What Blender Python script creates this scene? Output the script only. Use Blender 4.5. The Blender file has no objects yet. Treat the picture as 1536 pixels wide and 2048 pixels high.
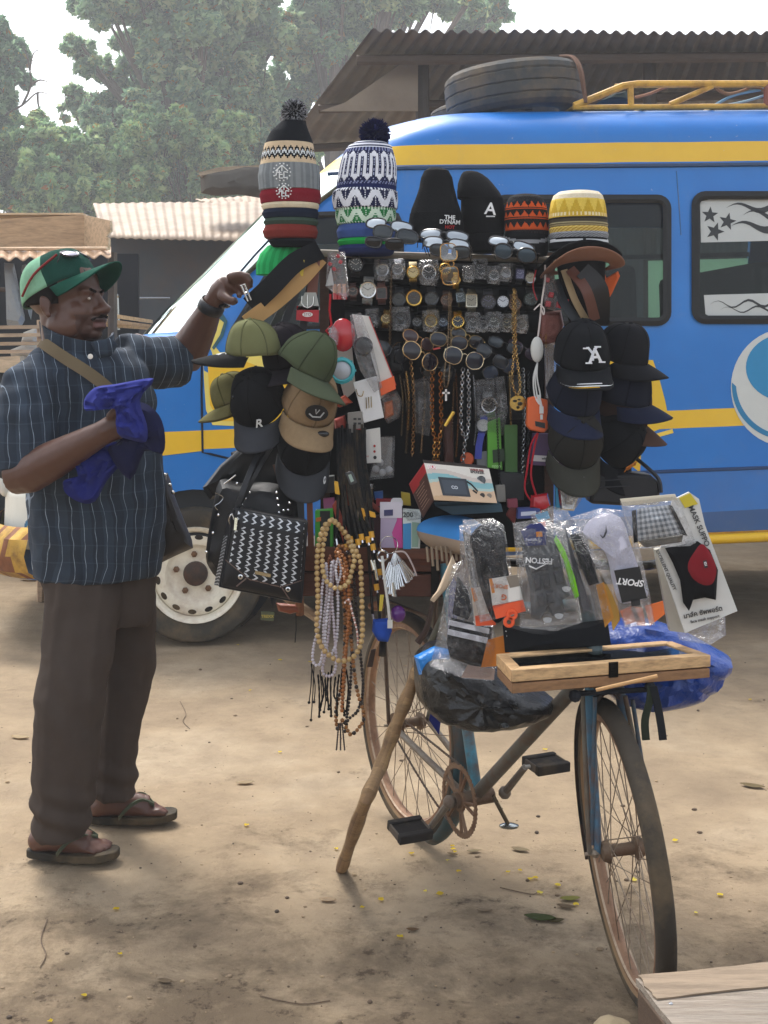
import bpy, bmesh, math, random
from mathutils import Vector as V, Matrix as MX, noise as NZ
R=math.radians; PI=math.pi
random.seed(7)
SC=bpy.context.scene; COL=SC.collection
CX,CY,F,CH=768.0,720.0,2500.0,1.42
def P(px,py,Y): return V(((px-CX)/F*Y,Y,CH-(py-CY)/F*Y))
def GY(py): return F*CH/(py-CY)
def G(px,py): return P(px,py,GY(py))
def lin(c):
    if isinstance(c,str):
        c=c.lstrip('#'); c=[int(c[i:i+2],16) for i in (0,2,4)]
    return tuple((x/255/12.92 if x/255<=.04045 else ((x/255+.055)/1.055)**2.4) for x in c[:3])
_cc={}
def C(s):
    if not isinstance(s,str): return s
    if s not in _cc: _cc[s]=lin(s)
    return _cc[s]
def mixc(a,b,t): a=C(a);b=C(b); return tuple(a[i]*(1-t)+b[i]*t for i in range(3))

WL={}
class MB:
    def __init__(s,col='#888888'): s.v=[];s.f=[];s.c=[];s.col=col
    def add(s,vs,fs,cols=None):
        b=len(s.v); s.v.extend(V(p) for p in vs)
        for i,f in enumerate(fs):
            s.f.append([k+b for k in f]); s.c.append(C(cols[i] if cols else s.col))
        return s
    def box(s,c,size,M=None,col=None):
        c=V(c);hx,hy,hz=[a/2 for a in size]
        vs=[V((x*hx,y*hy,z*hz)) for x in(-1,1) for y in(-1,1) for z in(-1,1)]
        vs=[(M@p if M else p)+c for p in vs]
        fs=[(0,1,3,2),(4,6,7,5),(0,4,5,1),(2,3,7,6),(0,2,6,4),(1,5,7,3)]
        return s.add(vs,fs,[col or s.col]*6)
    def hexa(s,a,b,col=None):      # a,b: four corner loops
        vs=list(a)+list(b)
        fs=[(3,2,1,0),(4,5,6,7)]+[(i,(i+1)%4,(i+1)%4+4,i+4) for i in range(4)]
        return s.add(vs,fs,[col or s.col]*6)
    def tube(s,pts,r,n=8,closed=False,caps=True,col=None,flat=1.0,up=None,colfn=None):
        pts=[V(p) for p in pts]; N=len(pts)
        if not hasattr(r,'__len__'): r=[r]*N
        T=[]
        for i in range(N):
            a=pts[(i-1)%N] if (closed or i>0) else pts[i]; b=pts[(i+1)%N] if (closed or i<N-1) else pts[i]
            d=b-a; T.append(d.normalized() if d.length>1e-9 else V((0,0,1)))
        ref=V(up) if up else (V((0,0,1)) if abs(T[0].z)<.9 else V((1,0,0)))
        nrm=(ref-T[0]*ref.dot(T[0]));
        if nrm.length<1e-6: nrm=T[0].orthogonal()
        nrm.normalize(); vs=[]
        for i in range(N):
            nrm=nrm-T[i]*nrm.dot(T[i])
            if nrm.length<1e-6: nrm=T[i].orthogonal()
            nrm.normalize(); bi=T[i].cross(nrm)
            for k in range(n):
                a=2*PI*k/n; vs.append(pts[i]+nrm*(math.cos(a)*r[i])+bi*(math.sin(a)*r[i]*flat))
        fs=[];cs=[]
        for i in range(N if closed else N-1):
            j=(i+1)%N
            for k in range(n):
                k2=(k+1)%n; fs.append((i*n+k,i*n+k2,j*n+k2,j*n+k)); cs.append(colfn(i,k) if colfn else (col or s.col))
        if caps and not closed:
            fs.append(tuple(range(n-1,-1,-1)));fs.append(tuple((N-1)*n+k for k in range(n)));cs+=[col or s.col]*2
        return s.add(vs,fs,cs)
    def rings(s,rings,closed=True,cap0=True,cap1=True,colfn=None,col=None):
        n=len(rings[0]);vs=[p for r in rings for p in r];fs=[];cs=[]
        for i in range(len(rings)-1):
            for k in range(n if closed else n-1):
                k2=(k+1)%n; fs.append((i*n+k,i*n+k2,(i+1)*n+k2,(i+1)*n+k)); cs.append(colfn(i,k) if colfn else (col or s.col))
        if cap0: fs.append(tuple(range(n-1,-1,-1)));cs.append(colfn(0,0) if colfn else (col or s.col))
        if cap1: fs.append(tuple((len(rings)-1)*n+k for k in range(n)));cs.append(colfn(len(rings)-2,0) if colfn else (col or s.col))
        return s.add(vs,fs,cs)
    def lathe(s,prof,M=None,n=24,col=None,colfn=None,cap0=True,cap1=True):
        rg=[]
        for r,z in prof:
            ring=[V((r*math.cos(2*PI*k/n),r*math.sin(2*PI*k/n),z)) for k in range(n)]
            rg.append([M@p for p in ring] if M else ring)
        return s.rings(rg,True,cap0,cap1,colfn,col)
    def sphere(s,c,r,n=12,M=None,col=None):
        c=V(c); rr=r if hasattr(r,'__len__') else (r,r,r); m=max(4,n//2); rg=[]
        for i in range(m+1):
            a=-PI/2+PI*(i if 0<i<m else (i+.04 if i==0 else i-.04))/m
            ring=[]
            for k in range(n):
                p=V((rr[0]*math.cos(a)*math.cos(2*PI*k/n),rr[1]*math.cos(a)*math.sin(2*PI*k/n),rr[2]*math.sin(a)))
                ring.append((M@p if M else p)+c)
            rg.append(ring)
        return s.rings(rg,col=col)
    def prism(s,poly,off,col=None,side=None):
        n=len(poly);poly=[V(p) for p in poly]; off=V(off)
        fs=[tuple(range(n-1,-1,-1)),tuple(range(n,2*n))]+[(i,(i+1)%n,(i+1)%n+n,i+n) for i in range(n)]
        return s.add(poly+[p+off for p in poly],fs,[col or s.col]*2+[side or col or s.col]*n)
    def grid(s,fn,nu,nv,colfn=None,col=None,thick=None):
        vs=[V(fn(i/nu,j/nv)) for j in range(nv+1) for i in range(nu+1)]; w=nu+1
        fs=[];cs=[]
        for j in range(nv):
            for i in range(nu):
                fs.append((j*w+i,j*w+i+1,(j+1)*w+i+1,(j+1)*w+i)); cs.append(colfn((i+.5)/nu,(j+.5)/nv) if colfn else (col or s.col))
        if thick is not None:
            t=V(thick); m=len(vs); vs=vs+[p+t for p in vs]
            fs2=[tuple(k+m for k in reversed(f)) for f in fs]; cs=cs+list(cs); fs=fs+fs2
            e=[(i,i+1) for i in range(nu)]+[(j*w+nu,(j+1)*w+nu) for j in range(nv)]+[(nv*w+i+1,nv*w+i) for i in range(nu)]+[((j+1)*w,j*w) for j in range(nv)]
            for a,b in e: fs.append((b,a,a+m,b+m)); cs.append(col or s.col if not colfn else cs[0])
        return s.add(vs,fs,cs)
    def ribbon(s,pts,wv,t=.003,col=None):
        pts=[V(p) for p in pts];N=len(pts)
        if not isinstance(wv,list): wv=[V(wv)]*N
        rg=[]
        for i in range(N):
            d=(pts[min(i+1,N-1)]-pts[max(i-1,0)]).normalized(); w=V(wv[i])/2; nn=d.cross(w)
            nn=nn.normalized()*t/2 if nn.length>1e-9 else V((0,t/2,0))
            rg.append([pts[i]-w-nn,pts[i]+w-nn,pts[i]+w+nn,pts[i]-w+nn])
        return s.rings(rg,col=col)
    def pillow(s,poly,thick,rings=6,crumple=0,seed=0,col=None,colfn=None,axis=(0,1,0),flatk=.5,back=True):
        poly=[V(p) for p in poly];n=len(poly);c=sum(poly,V())/n;ax=V(axis)
        def lay(sgn):
            rg=[]
            for i in range(rings+1):
                t=1-i/rings*.97
                b=thick*.5*(1-t**4)**flatk
                ring=[]
                for p in poly:
                    q=c+(p-c)*t
                    k=crumple*NZ.noise((q*38+V((seed*7.3,0,seed)))) if crumple and i>0 else 0
                    k+=crumple*.6*NZ.noise((q*90+V((seed*3.3,5,seed)))) if crumple and i>0 else 0
                    ring.append(q+ax*(sgn*b+sgn*k*(1 if i else 0)))
                rg.append(ring)
            return rg
        fr=lay(-1)
        if back:
            bk=lay(1); rg=list(reversed(fr))+bk[1:]
        else: rg=fr
        return s.rings(rg,col=col,colfn=colfn)
    def bump(s,amp,sc,seed=0,dirs=None):
        for p in s.v:
            k=NZ.noise(p*sc+V((seed,seed*2,0)))
            if dirs is None: p+=V((NZ.noise(p*sc+V((9,seed,1))),k,NZ.noise(p*sc+V((3,1,seed)))))*amp
            else: p+=V(dirs)*k*amp
        return s
    def build(s,name,mat,parent=None,label=None,cat=None,group=None,kind=None,local=False,bevel=0,solid=0,sub=0,ang=38,loc=None,weld=False):
        me=bpy.data.meshes.new(name)
        if parent is not None: o_=V((0,0,0)) if local else WL[parent]
        else:
            if loc is None:
                xs=[p.x for p in s.v];ys=[p.y for p in s.v];zs=[p.z for p in s.v]
                loc=V(((min(xs)+max(xs))/2,(min(ys)+max(ys))/2,min(zs)))
            o_=V(loc)
        me.from_pydata([tuple(p-o_) for p in s.v],[],s.f)
        at=me.color_attributes.new('Col','FLOAT_COLOR','CORNER'); buf=[]
        for f,c in zip(s.f,s.c): buf.extend((c[0],c[1],c[2],1.0)*len(f))
        if len(buf)==len(at.data)*4: at.data.foreach_set('color',buf)
        me.materials.append(mat); me.polygons.foreach_set('use_smooth',[True]*len(me.polygons))
        if weld:
            import bmesh; bm=bmesh.new(); bm.from_mesh(me); bmesh.ops.remove_doubles(bm,verts=bm.verts,dist=1e-4); bmesh.ops.recalc_face_normals(bm,faces=bm.faces); bm.to_mesh(me); bm.free()
        me.set_sharp_from_angle(angle=R(ang)); me.update()
        o=bpy.data.objects.new(name,me); COL.objects.link(o)
        if parent is not None: o.parent=parent; WL[o]=V((0,0,0)) if local else WL[parent]
        else: o.location=o_; WL[o]=o_
        if bevel:
            m=o.modifiers.new('b','BEVEL'); m.width=bevel; m.segments=2; m.limit_method='ANGLE'; m.angle_limit=R(40)
        if solid:
            m=o.modifiers.new('s','SOLIDIFY'); m.thickness=solid; m.offset=0
        if sub:
            m=o.modifiers.new('u','SUBSURF'); m.levels=sub; m.render_levels=sub
        tag(o,label,cat,group,kind); return o
def tag(o,label=None,cat=None,group=None,kind=None):
    if label: o['label']=label
    if cat: o['category']=cat
    if group: o['group']=group
    if kind: o['kind']=kind
    return o
def thing(name,label,cat,loc,group=None):
    o=bpy.data.objects.new(name,None); COL.objects.link(o); o.location=V(loc); o.empty_display_size=.05; WL[o]=V(loc)
    return tag(o,label,cat,group)
def copy_thing(o,loc,label=None):
    c=o.copy(); COL.objects.link(c); c.location=V(loc); WL[c]=V(loc)
    if label: c['label']=label
    for ch in list(o.children):
        d=ch.copy(); COL.objects.link(d); d.parent=c
        for g in list(ch.children):
            e=g.copy(); COL.objects.link(e); e.parent=d
    return c
# pixel-traced helpers (each places real geometry at a stated distance)
def plathe(mb,Y,rows,n=28,colfn=None,col=None,squash=1.0,cap0=True,cap1=True,sub=1,knit=0):
    rr=[]
    for i in range(len(rows)-1):
        for k in range(sub):
            t=k/sub; rr.append([rows[i][j]*(1-t)+rows[i+1][j]*t for j in range(3)])
    rr.append(list(rows[-1])); rg=[]
    for xl,xr,y in rr:
        c=P((xl+xr)/2,y,Y); r=(xr-xl)/2*Y/F
        ring=[]
        for k in range(n):
            a=2*PI*k/n-PI/2
            q=1+(knit*NZ.noise(V((math.cos(a)*2,math.sin(a)*2,y*.03))) if knit else 0)
            ring.append(c+V((r*q*math.cos(a),r*q*squash*math.sin(a),0)))
        rg.append(ring)
    f=(lambda i,k:colfn(k/n,rr[i][2])) if colfn else None
    return mb.rings(rg,True,cap0,cap1,f,col)
def ppoly(pts,Y): return [P(p[0],p[1],p[2] if len(p)>2 else Y) for p in pts]
def pcard(mb,Y,pts,t=.004,col=None,side=None): return mb.prism(ppoly(pts,Y),(0,t,0),col,side)
def ptube(mb,pts,rpx,Y=None,n=7,col=None,closed=False,**k):
    q=[P(p[0],p[1],p[2] if len(p)>2 else Y) for p in pts]
    return mb.tube(q,rpx*q[0].y/F if not hasattr(rpx,'__len__') else [r*q[0].y/F for r in rpx],n,closed,col=col,**k)
def smoothpts(pts,k=6,closed=False):
    pts=[V(p) for p in pts];n=len(pts);out=[]
    for i in range(n if closed else n-1):
        g=lambda j: pts[j%n] if closed else pts[max(0,min(n-1,j))]
        a,b,c,d=g(i-1),g(i),g(i+1),g(i+2)
        for q in range(k):
            t=q/k; out.append(.5*((2*b)+(c-a)*t+(2*a-5*b+4*c-d)*t*t+(3*b-a-3*c+d)*t**3))
    if not closed: out.append(pts[-1])
    return out
def text(mb,s,size,M,col='#ffffff',depth=.0008,font_shear=0,space=1.0,align='CENTER',bold=0):
    cu=bpy.data.curves.new('t','FONT'); cu.body=s; cu.size=size; cu.extrude=depth; cu.align_x=align; cu.align_y='CENTER'; cu.shear=font_shear; cu.space_character=space; cu.offset=bold; cu.resolution_u=3
    ob=bpy.data.objects.new('t',cu); COL.objects.link(ob)
    dg=bpy.context.evaluated_depsgraph_get(); me=bpy.data.meshes.new_from_object(ob.evaluated_get(dg))
    mb.add([M@v.co for v in me.vertices],[tuple(p.vertices) for p in me.polygons],[col]*len(me.polygons))
    bpy.data.objects.remove(ob); bpy.data.curves.remove(cu); bpy.data.meshes.remove(me); return mb
def face_cam(p,ang=0,tilt=0): # text plane facing the viewer
    return MX.Translation(V(p))@MX.Rotation(R(90),4,'X')@MX.Rotation(R(ang),4,'Z')@MX.Rotation(R(tilt),4,'X')
def circ(c,rx,ry=None,n=20,a0=0):
    ry=ry or rx; return [(c[0]+rx*math.cos(2*PI*k/n+a0),c[1]+ry*math.sin(2*PI*k/n+a0)) for k in range(n)]
def rrect(x0,y0,x1,y1,r,n=5):
    o=[]
    for cx,cy,a in((x1-r,y0+r,-90),(x1-r,y1-r,0),(x0+r,y1-r,90),(x0+r,y0+r,180)):
        for k in range(n+1):
            t=R(a+90*k/n); o.append((cx+r*math.cos(t),cy+r*math.sin(t)))
    return o
# ---------- finishes
def nodes(name):
    m=bpy.data.materials.new(name); m.use_nodes=True; nt=m.node_tree; nt.nodes.clear()
    out=nt.nodes.new('ShaderNodeOutputMaterial'); return m,nt,out
def N(nt,t,**k):
    n=nt.nodes.new(t)
    for a,b in k.items():
        if a in('op','operation'): n.operation=b
        elif hasattr(n,a): setattr(n,a,b)
        else: n.inputs[a].default_value=b
    return n
def L(nt,a,b): nt.links.new(a,b)
def math_(nt,op,a,b=None,c=None):
    n=nt.nodes.new('ShaderNodeMath'); n.operation=op
    for i,x in enumerate((a,b,c)):
        if x is None: continue
        if isinstance(x,(int,float)): n.inputs[i].default_value=x
        else: L(nt,x,n.inputs[i])
    return n.outputs[0]
def mixrgb(nt,fac,a,b,mode='MIX'):
    n=nt.nodes.new('ShaderNodeMix'); n.data_type='RGBA'; n.blend_type=mode
    for s,x in((n.inputs[0],fac),(n.inputs[6],a),(n.inputs[7],b)):
        if isinstance(x,(int,float)): s.default_value=x
        elif isinstance(x,tuple): s.default_value=(*x[:3],1)
        else: L(nt,x,s)
    return n.outputs[2]
def noise(nt,scale,detail=4,rough=.55,vec=None,dist=0):
    n=nt.nodes.new('ShaderNodeTexNoise'); n.inputs['Scale'].default_value=scale; n.inputs['Detail'].default_value=detail; n.inputs['Roughness'].default_value=rough; n.inputs['Distortion'].default_value=dist
    if vec is not None: L(nt,vec,n.inputs['Vector'])
    return n.outputs['Fac']
def ramp(nt,fac,*st):
    n=nt.nodes.new('ShaderNodeValToRGB'); e=n.color_ramp.elements
    while len(e)<len(st): e.new(.5)
    for i,(p,c) in enumerate(st): e[i].position=p; e[i].color=(*(c if isinstance(c,tuple) else (c,c,c)),1)
    L(nt,fac,n.inputs[0]); return n.outputs[0]
def objco(nt): return nt.nodes.new('ShaderNodeTexCoord').outputs['Object']
def bumpn(nt,h,strength,dist=.002):
    b=nt.nodes.new('ShaderNodeBump'); b.inputs['Strength'].default_value=strength; b.inputs['Distance'].default_value=dist; L(nt,h,b.inputs['Height']); return b.outputs[0]
def fin(name,rough=.6,metal=0,var=.18,vscale=14,bump=0,bscale=250,bdist=.002,coat=0,sheen=0,trans=0,stretch=None,rvar=.12,dirt=None,dscale=6,damt=.5,spec=.5):
    m,nt,out=nodes(name); co=objco(nt)
    if stretch:
        mp=N(nt,'ShaderNodeMapping'); mp.inputs['Scale'].default_value=stretch; L(nt,co,mp.inputs[0]); co=mp.outputs[0]
    at=N(nt,'ShaderNodeAttribute',attribute_name='Col'); base=at.outputs['Color']
    nz=noise(nt,vscale,5,.6,co)
    k=math_(nt,'MULTIPLY_ADD',nz,2*var,1-var)
    base=mixrgb(nt,1.0,base,k,'MULTIPLY')
    if dirt:
        dn=ramp(nt,noise(nt,dscale,6,.65,co),(.45,0.0),(.7,damt)); base=mixrgb(nt,dn,base,C(dirt))
    b=N(nt,'ShaderNodeBsdfPrincipled'); L(nt,base,b.inputs['Base Color']); b.inputs['Metallic'].default_value=metal; b.inputs['Specular IOR Level'].default_value=spec
    L(nt,math_(nt,'MULTIPLY_ADD',noise(nt,vscale*2.3,3,.5,co),rvar*2,rough-rvar),b.inputs['Roughness'])
    b.inputs['Coat Weight'].default_value=coat; b.inputs['Sheen Weight'].default_value=sheen
    if bump: L(nt,bumpn(nt,noise(nt,bscale,4,.6,co),bump,bdist),b.inputs['Normal'])
    sh=b.outputs[0]
    if trans:
        t=N(nt,'ShaderNodeBsdfTranslucent'); L(nt,base,t.inputs[0]); mx=N(nt,'ShaderNodeMixShader'); mx.inputs[0].default_value=trans; L(nt,sh,mx.inputs[1]); L(nt,t.outputs[0],mx.inputs[2]); sh=mx.outputs[0]
    L(nt,sh,out.inputs[0]); return m
CLOTH=fin('cloth',.9,bump=.5,bscale=500,bdist=.001,var=.16,spec=.12)
KNIT=fin('knit',.9,bump=.8,bscale=330,bdist=.002,var=.2,vscale=60,spec=.1)
PLAST=fin('plastic',.4,var=.08,rvar=.1)
GLOSSY=fin('gloss',.16,var=.06,rvar=.06,coat=.3)
MET=fin('metal',.22,metal=1,var=.2,rvar=.12,vscale=40)
RUST=fin('rusty metal',.62,metal=.35,var=.3,vscale=30,bump=.5,bscale=160,dirt='#5e3b22',dscale=14,damt=.75)
WOOD=fin('wood',.75,var=.35,vscale=10,stretch=(2,14,14),bump=.35,bscale=30,bdist=.003,dirt='#3a2c20',dscale=3,damt=.45)
RUBBER=fin('rubber',.8,spec=.2,var=.25,vscale=25,bump=.4,bscale=120,dirt='#8a7455',dscale=5,damt=.45)
GASKET=fin('black gasket rubber',.5,var=.1,spec=.3)
PAPER=fin('card',.55,var=.06)
LEATHER=fin('leather',.45,spec=.35,var=.15,bump=.5,bscale=260,bdist=.001)
TIN=fin('weathered tin',.6,metal=.15,var=.3,vscale=2.5,dirt='#5b4433',dscale=1.4,damt=.6,bump=.1,bscale=20)
BAGP=fin('bin liner plastic',.3,var=.1,bump=.8,bscale=28,bdist=.01,rvar=.1)
LEAF=fin('leaves',.6,var=.3,vscale=1.2,trans=.58,spec=.3)
BEAD=fin('bead',.38,var=.12,vscale=60)
STONE=fin('stone',.9,var=.3,bump=.6,bscale=40,bdist=.004)
def glassmat(name,tint,fk=.9,trans=.8,rough=.04,bump=0,bscale=30,bdist=.004,power=.12,gcol=(1,1,1)):
    m,nt,out=nodes(name)
    t=N(nt,'ShaderNodeBsdfTransparent'); t.inputs[0].default_value=(*tint,1)
    g=N(nt,'ShaderNodeBsdfGlossy'); g.inputs['Roughness'].default_value=rough; g.inputs[0].default_value=(*gcol,1)
    lw=N(nt,'ShaderNodeLayerWeight'); lw.inputs[0].default_value=.35
    if bump:
        co=objco(nt); nb=bumpn(nt,noise(nt,bscale,5,.65,co,1.2),bump,bdist); L(nt,nb,g.inputs['Normal']); L(nt,nb,lw.inputs['Normal'])
    f=math_(nt,'MULTIPLY_ADD',lw.outputs['Fresnel'],fk,power); f=math_(nt,'MINIMUM',f,1.0)
    mx=N(nt,'ShaderNodeMixShader'); L(nt,f,mx.inputs[0]); L(nt,t.outputs[0],mx.inputs[1]); L(nt,g.outputs[0],mx.inputs[2]); L(nt,mx.outputs[0],out.inputs[0]); return m
CELLO=glassmat('cellophane',(.97,.98,1),rough=.1,bump=1.0,bscale=55,bdist=.02,power=.07)
GLASS=glassmat('window glass',(.5,.58,.55),fk=.3,rough=.02,power=.0)
def cello():
    m,nt,out=nodes('crinkled clear film'); co=objco(nt)
    t=N(nt,'ShaderNodeBsdfTransparent'); t.inputs[0].default_value=(.985,.985,.99,1)
    g=N(nt,'ShaderNodeBsdfGlossy'); g.inputs['Roughness'].default_value=.09
    h=noise(nt,42,6,.7,co,1.5); nb=bumpn(nt,h,1.0,.03); L(nt,nb,g.inputs['Normal'])
    lw=N(nt,'ShaderNodeLayerWeight'); lw.inputs[0].default_value=.3; L(nt,nb,lw.inputs['Normal'])
    f=math_(nt,'MINIMUM',math_(nt,'MULTIPLY_ADD',lw.outputs['Fresnel'],.5,.02),1.0)
    mx=N(nt,'ShaderNodeMixShader'); L(nt,f,mx.inputs[0]); L(nt,t.outputs[0],mx.inputs[1]); L(nt,g.outputs[0],mx.inputs[2])
    # milky film creases, whitened to stand in for bright highlights
    rg=math_(nt,'ABSOLUTE',math_(nt,'SUBTRACT',noise(nt,26,5,.62,co,2.2),.5)); cr=ramp(nt,rg,(.0,.55),(.022,.0))
    cr=math_(nt,'MULTIPLY',cr,ramp(nt,noise(nt,11,3,.5,co),(.42,0.0),(.62,1.0)))
    d=N(nt,'ShaderNodeBsdfDiffuse'); d.inputs[0].default_value=(.85,.87,.88,1); m2=N(nt,'ShaderNodeMixShader'); L(nt,cr,m2.inputs[0]); L(nt,mx.outputs[0],m2.inputs[1]); L(nt,d.outputs[0],m2.inputs[2])
    L(nt,m2.outputs[0],out.inputs[0]); return m
CELLO=cello()
LENS=glassmat('dark lens',(.05,.05,.06),rough=.03,power=.18)
CLEAR=glassmat('clear lens',(.85,.88,.88),rough=.03,power=.1)
# ---------- camera and light
cam=bpy.data.cameras.new('camera'); co_=bpy.data.objects.new('camera',cam); COL.objects.link(co_)
co_.location=(0,0,CH); co_.rotation_euler=(R(90),0,0)
cam.sensor_fit='HORIZONTAL'; cam.sensor_width=36; cam.lens=F/1536*36; cam.shift_y=-(1024-CY)/1536*1.0; cam.clip_end=2000; cam.clip_start=.05
SC.camera=co_
W=bpy.data.worlds.new('World'); SC.world=W; W.use_nodes=True; nt=W.node_tree; nt.nodes.clear()
SUN_EL,SUN_AZ=58,-28   # azimuth from +Y towards +X
sky=nt.nodes.new('ShaderNodeTexSky'); sky.sky_type='NISHITA'; sky.sun_disc=False; sky.sun_elevation=R(SUN_EL); sky.sun_rotation=R(SUN_AZ); sky.air_density=1.0; sky.dust_density=3.0; sky.ozone_density=1.0
hs=nt.nodes.new('ShaderNodeHueSaturation'); hs.inputs['Saturation'].default_value=.32; hs.inputs['Value'].default_value=1.0
bg=nt.nodes.new('ShaderNodeBackground'); bg.inputs[1].default_value=.15; wo=nt.nodes.new('ShaderNodeOutputWorld')
L(nt,sky.outputs[0],hs.inputs['Color']); L(nt,hs.outputs[0],bg.inputs[0]); L(nt,bg.outputs[0],wo.inputs[0])
sl=bpy.data.lights.new('sun','SUN'); sl.energy=1.5; sl.angle=R(18); sl.color=(1,.96,.9); so=bpy.data.objects.new('sun',sl); COL.objects.link(so)
sd=V((math.sin(R(SUN_AZ))*math.cos(R(SUN_EL)),math.cos(R(SUN_AZ))*math.cos(R(SUN_EL)),math.sin(R(SUN_EL))))
so.rotation_euler=(-sd).to_track_quat('-Z','Y').to_euler()
SC.view_settings.view_transform='Standard'; SC.view_settings.look='None'; SC.view_settings.exposure=1.34; SC.view_settings.gamma=1.0
SC.cycles.max_bounces=8; SC.cycles.transparent_max_bounces=24; SC.cycles.use_denoising=True; SC.cycles.sample_clamp_indirect=6
# ---------- ground
def ground_mat():
    m,nt,out=nodes('trodden sandy earth'); co=objco(nt)
    a=noise(nt,.9,8,.6,co,.4); b=noise(nt,6,8,.7,co); c=noise(nt,60,6,.7,co); fine=noise(nt,300,4,.7,co)
    base=ramp(nt,a,(.3,lin((136,119,98))),(.5,lin((160,141,115))),(.72,lin((178,162,138))))
    base=mixrgb(nt,math_(nt,'MULTIPLY',ramp(nt,b,(.35,1.0),(.62,0.0)),.45),base,lin((114,99,82)))
    # damp soil patches; extra darkening towards the camera paints in foreground shade
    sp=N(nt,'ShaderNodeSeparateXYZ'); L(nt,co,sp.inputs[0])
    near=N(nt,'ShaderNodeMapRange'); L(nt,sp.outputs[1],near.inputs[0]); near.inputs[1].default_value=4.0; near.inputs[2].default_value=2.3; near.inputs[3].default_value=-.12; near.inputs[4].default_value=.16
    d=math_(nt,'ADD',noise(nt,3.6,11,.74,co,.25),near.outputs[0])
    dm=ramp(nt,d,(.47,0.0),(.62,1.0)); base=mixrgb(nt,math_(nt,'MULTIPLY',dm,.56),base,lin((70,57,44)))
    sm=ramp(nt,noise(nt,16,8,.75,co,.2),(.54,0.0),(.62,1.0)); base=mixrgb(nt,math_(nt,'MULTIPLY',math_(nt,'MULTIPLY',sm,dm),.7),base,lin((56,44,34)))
    sp2=ramp(nt,c,(.64,0.0),(.72,.7)); base=mixrgb(nt,sp2,base,lin((84,66,50)))
    li=ramp(nt,fine,(.66,0.0),(.76,.5)); base=mixrgb(nt,li,base,lin((214,190,156)))
    bs=N(nt,'ShaderNodeBsdfPrincipled'); L(nt,base,bs.inputs['Base Color']); bs.inputs['Roughness'].default_value=.95; bs.inputs['Specular IOR Level'].default_value=.2
    h=math_(nt,'ADD',math_(nt,'MULTIPLY',b,1.2),math_(nt,'ADD',math_(nt,'MULTIPLY',c,.35),math_(nt,'MULTIPLY',fine,.22)))
    L(nt,bumpn(nt,h,.8,.02),bs.inputs['Normal']); L(nt,bs.outputs[0],out.inputs[0]); return m
g=MB()
def gz(x,y):
    k=max(0,1-abs(y-5)/9)
    return (NZ.noise(V((x*1.1,y*1.1,0)))*.012+NZ.noise(V((x*4,y*4,3)))*.005-.006)*k
xs=[-400,-120,-40,-15,-8]+[-4+i*.08 for i in range(101)]+[5,8,15,40,120,400]
ys=[-30,-5,0,.8]+[1.4+i*.07 for i in range(90)]+[8,8.5,9,10,12,15,20,30,60,150,500]
w=len(xs); g.add([(x,y,gz(x,y)) for y in ys for x in xs],[(j*w+i,j*w+i+1,(j+1)*w+i+1,(j+1)*w+i) for j in range(len(ys)-1) for i in range(w-1)])
g.build('ground',ground_mat(),kind='structure',loc=(0,0,0),ang=180)
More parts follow.
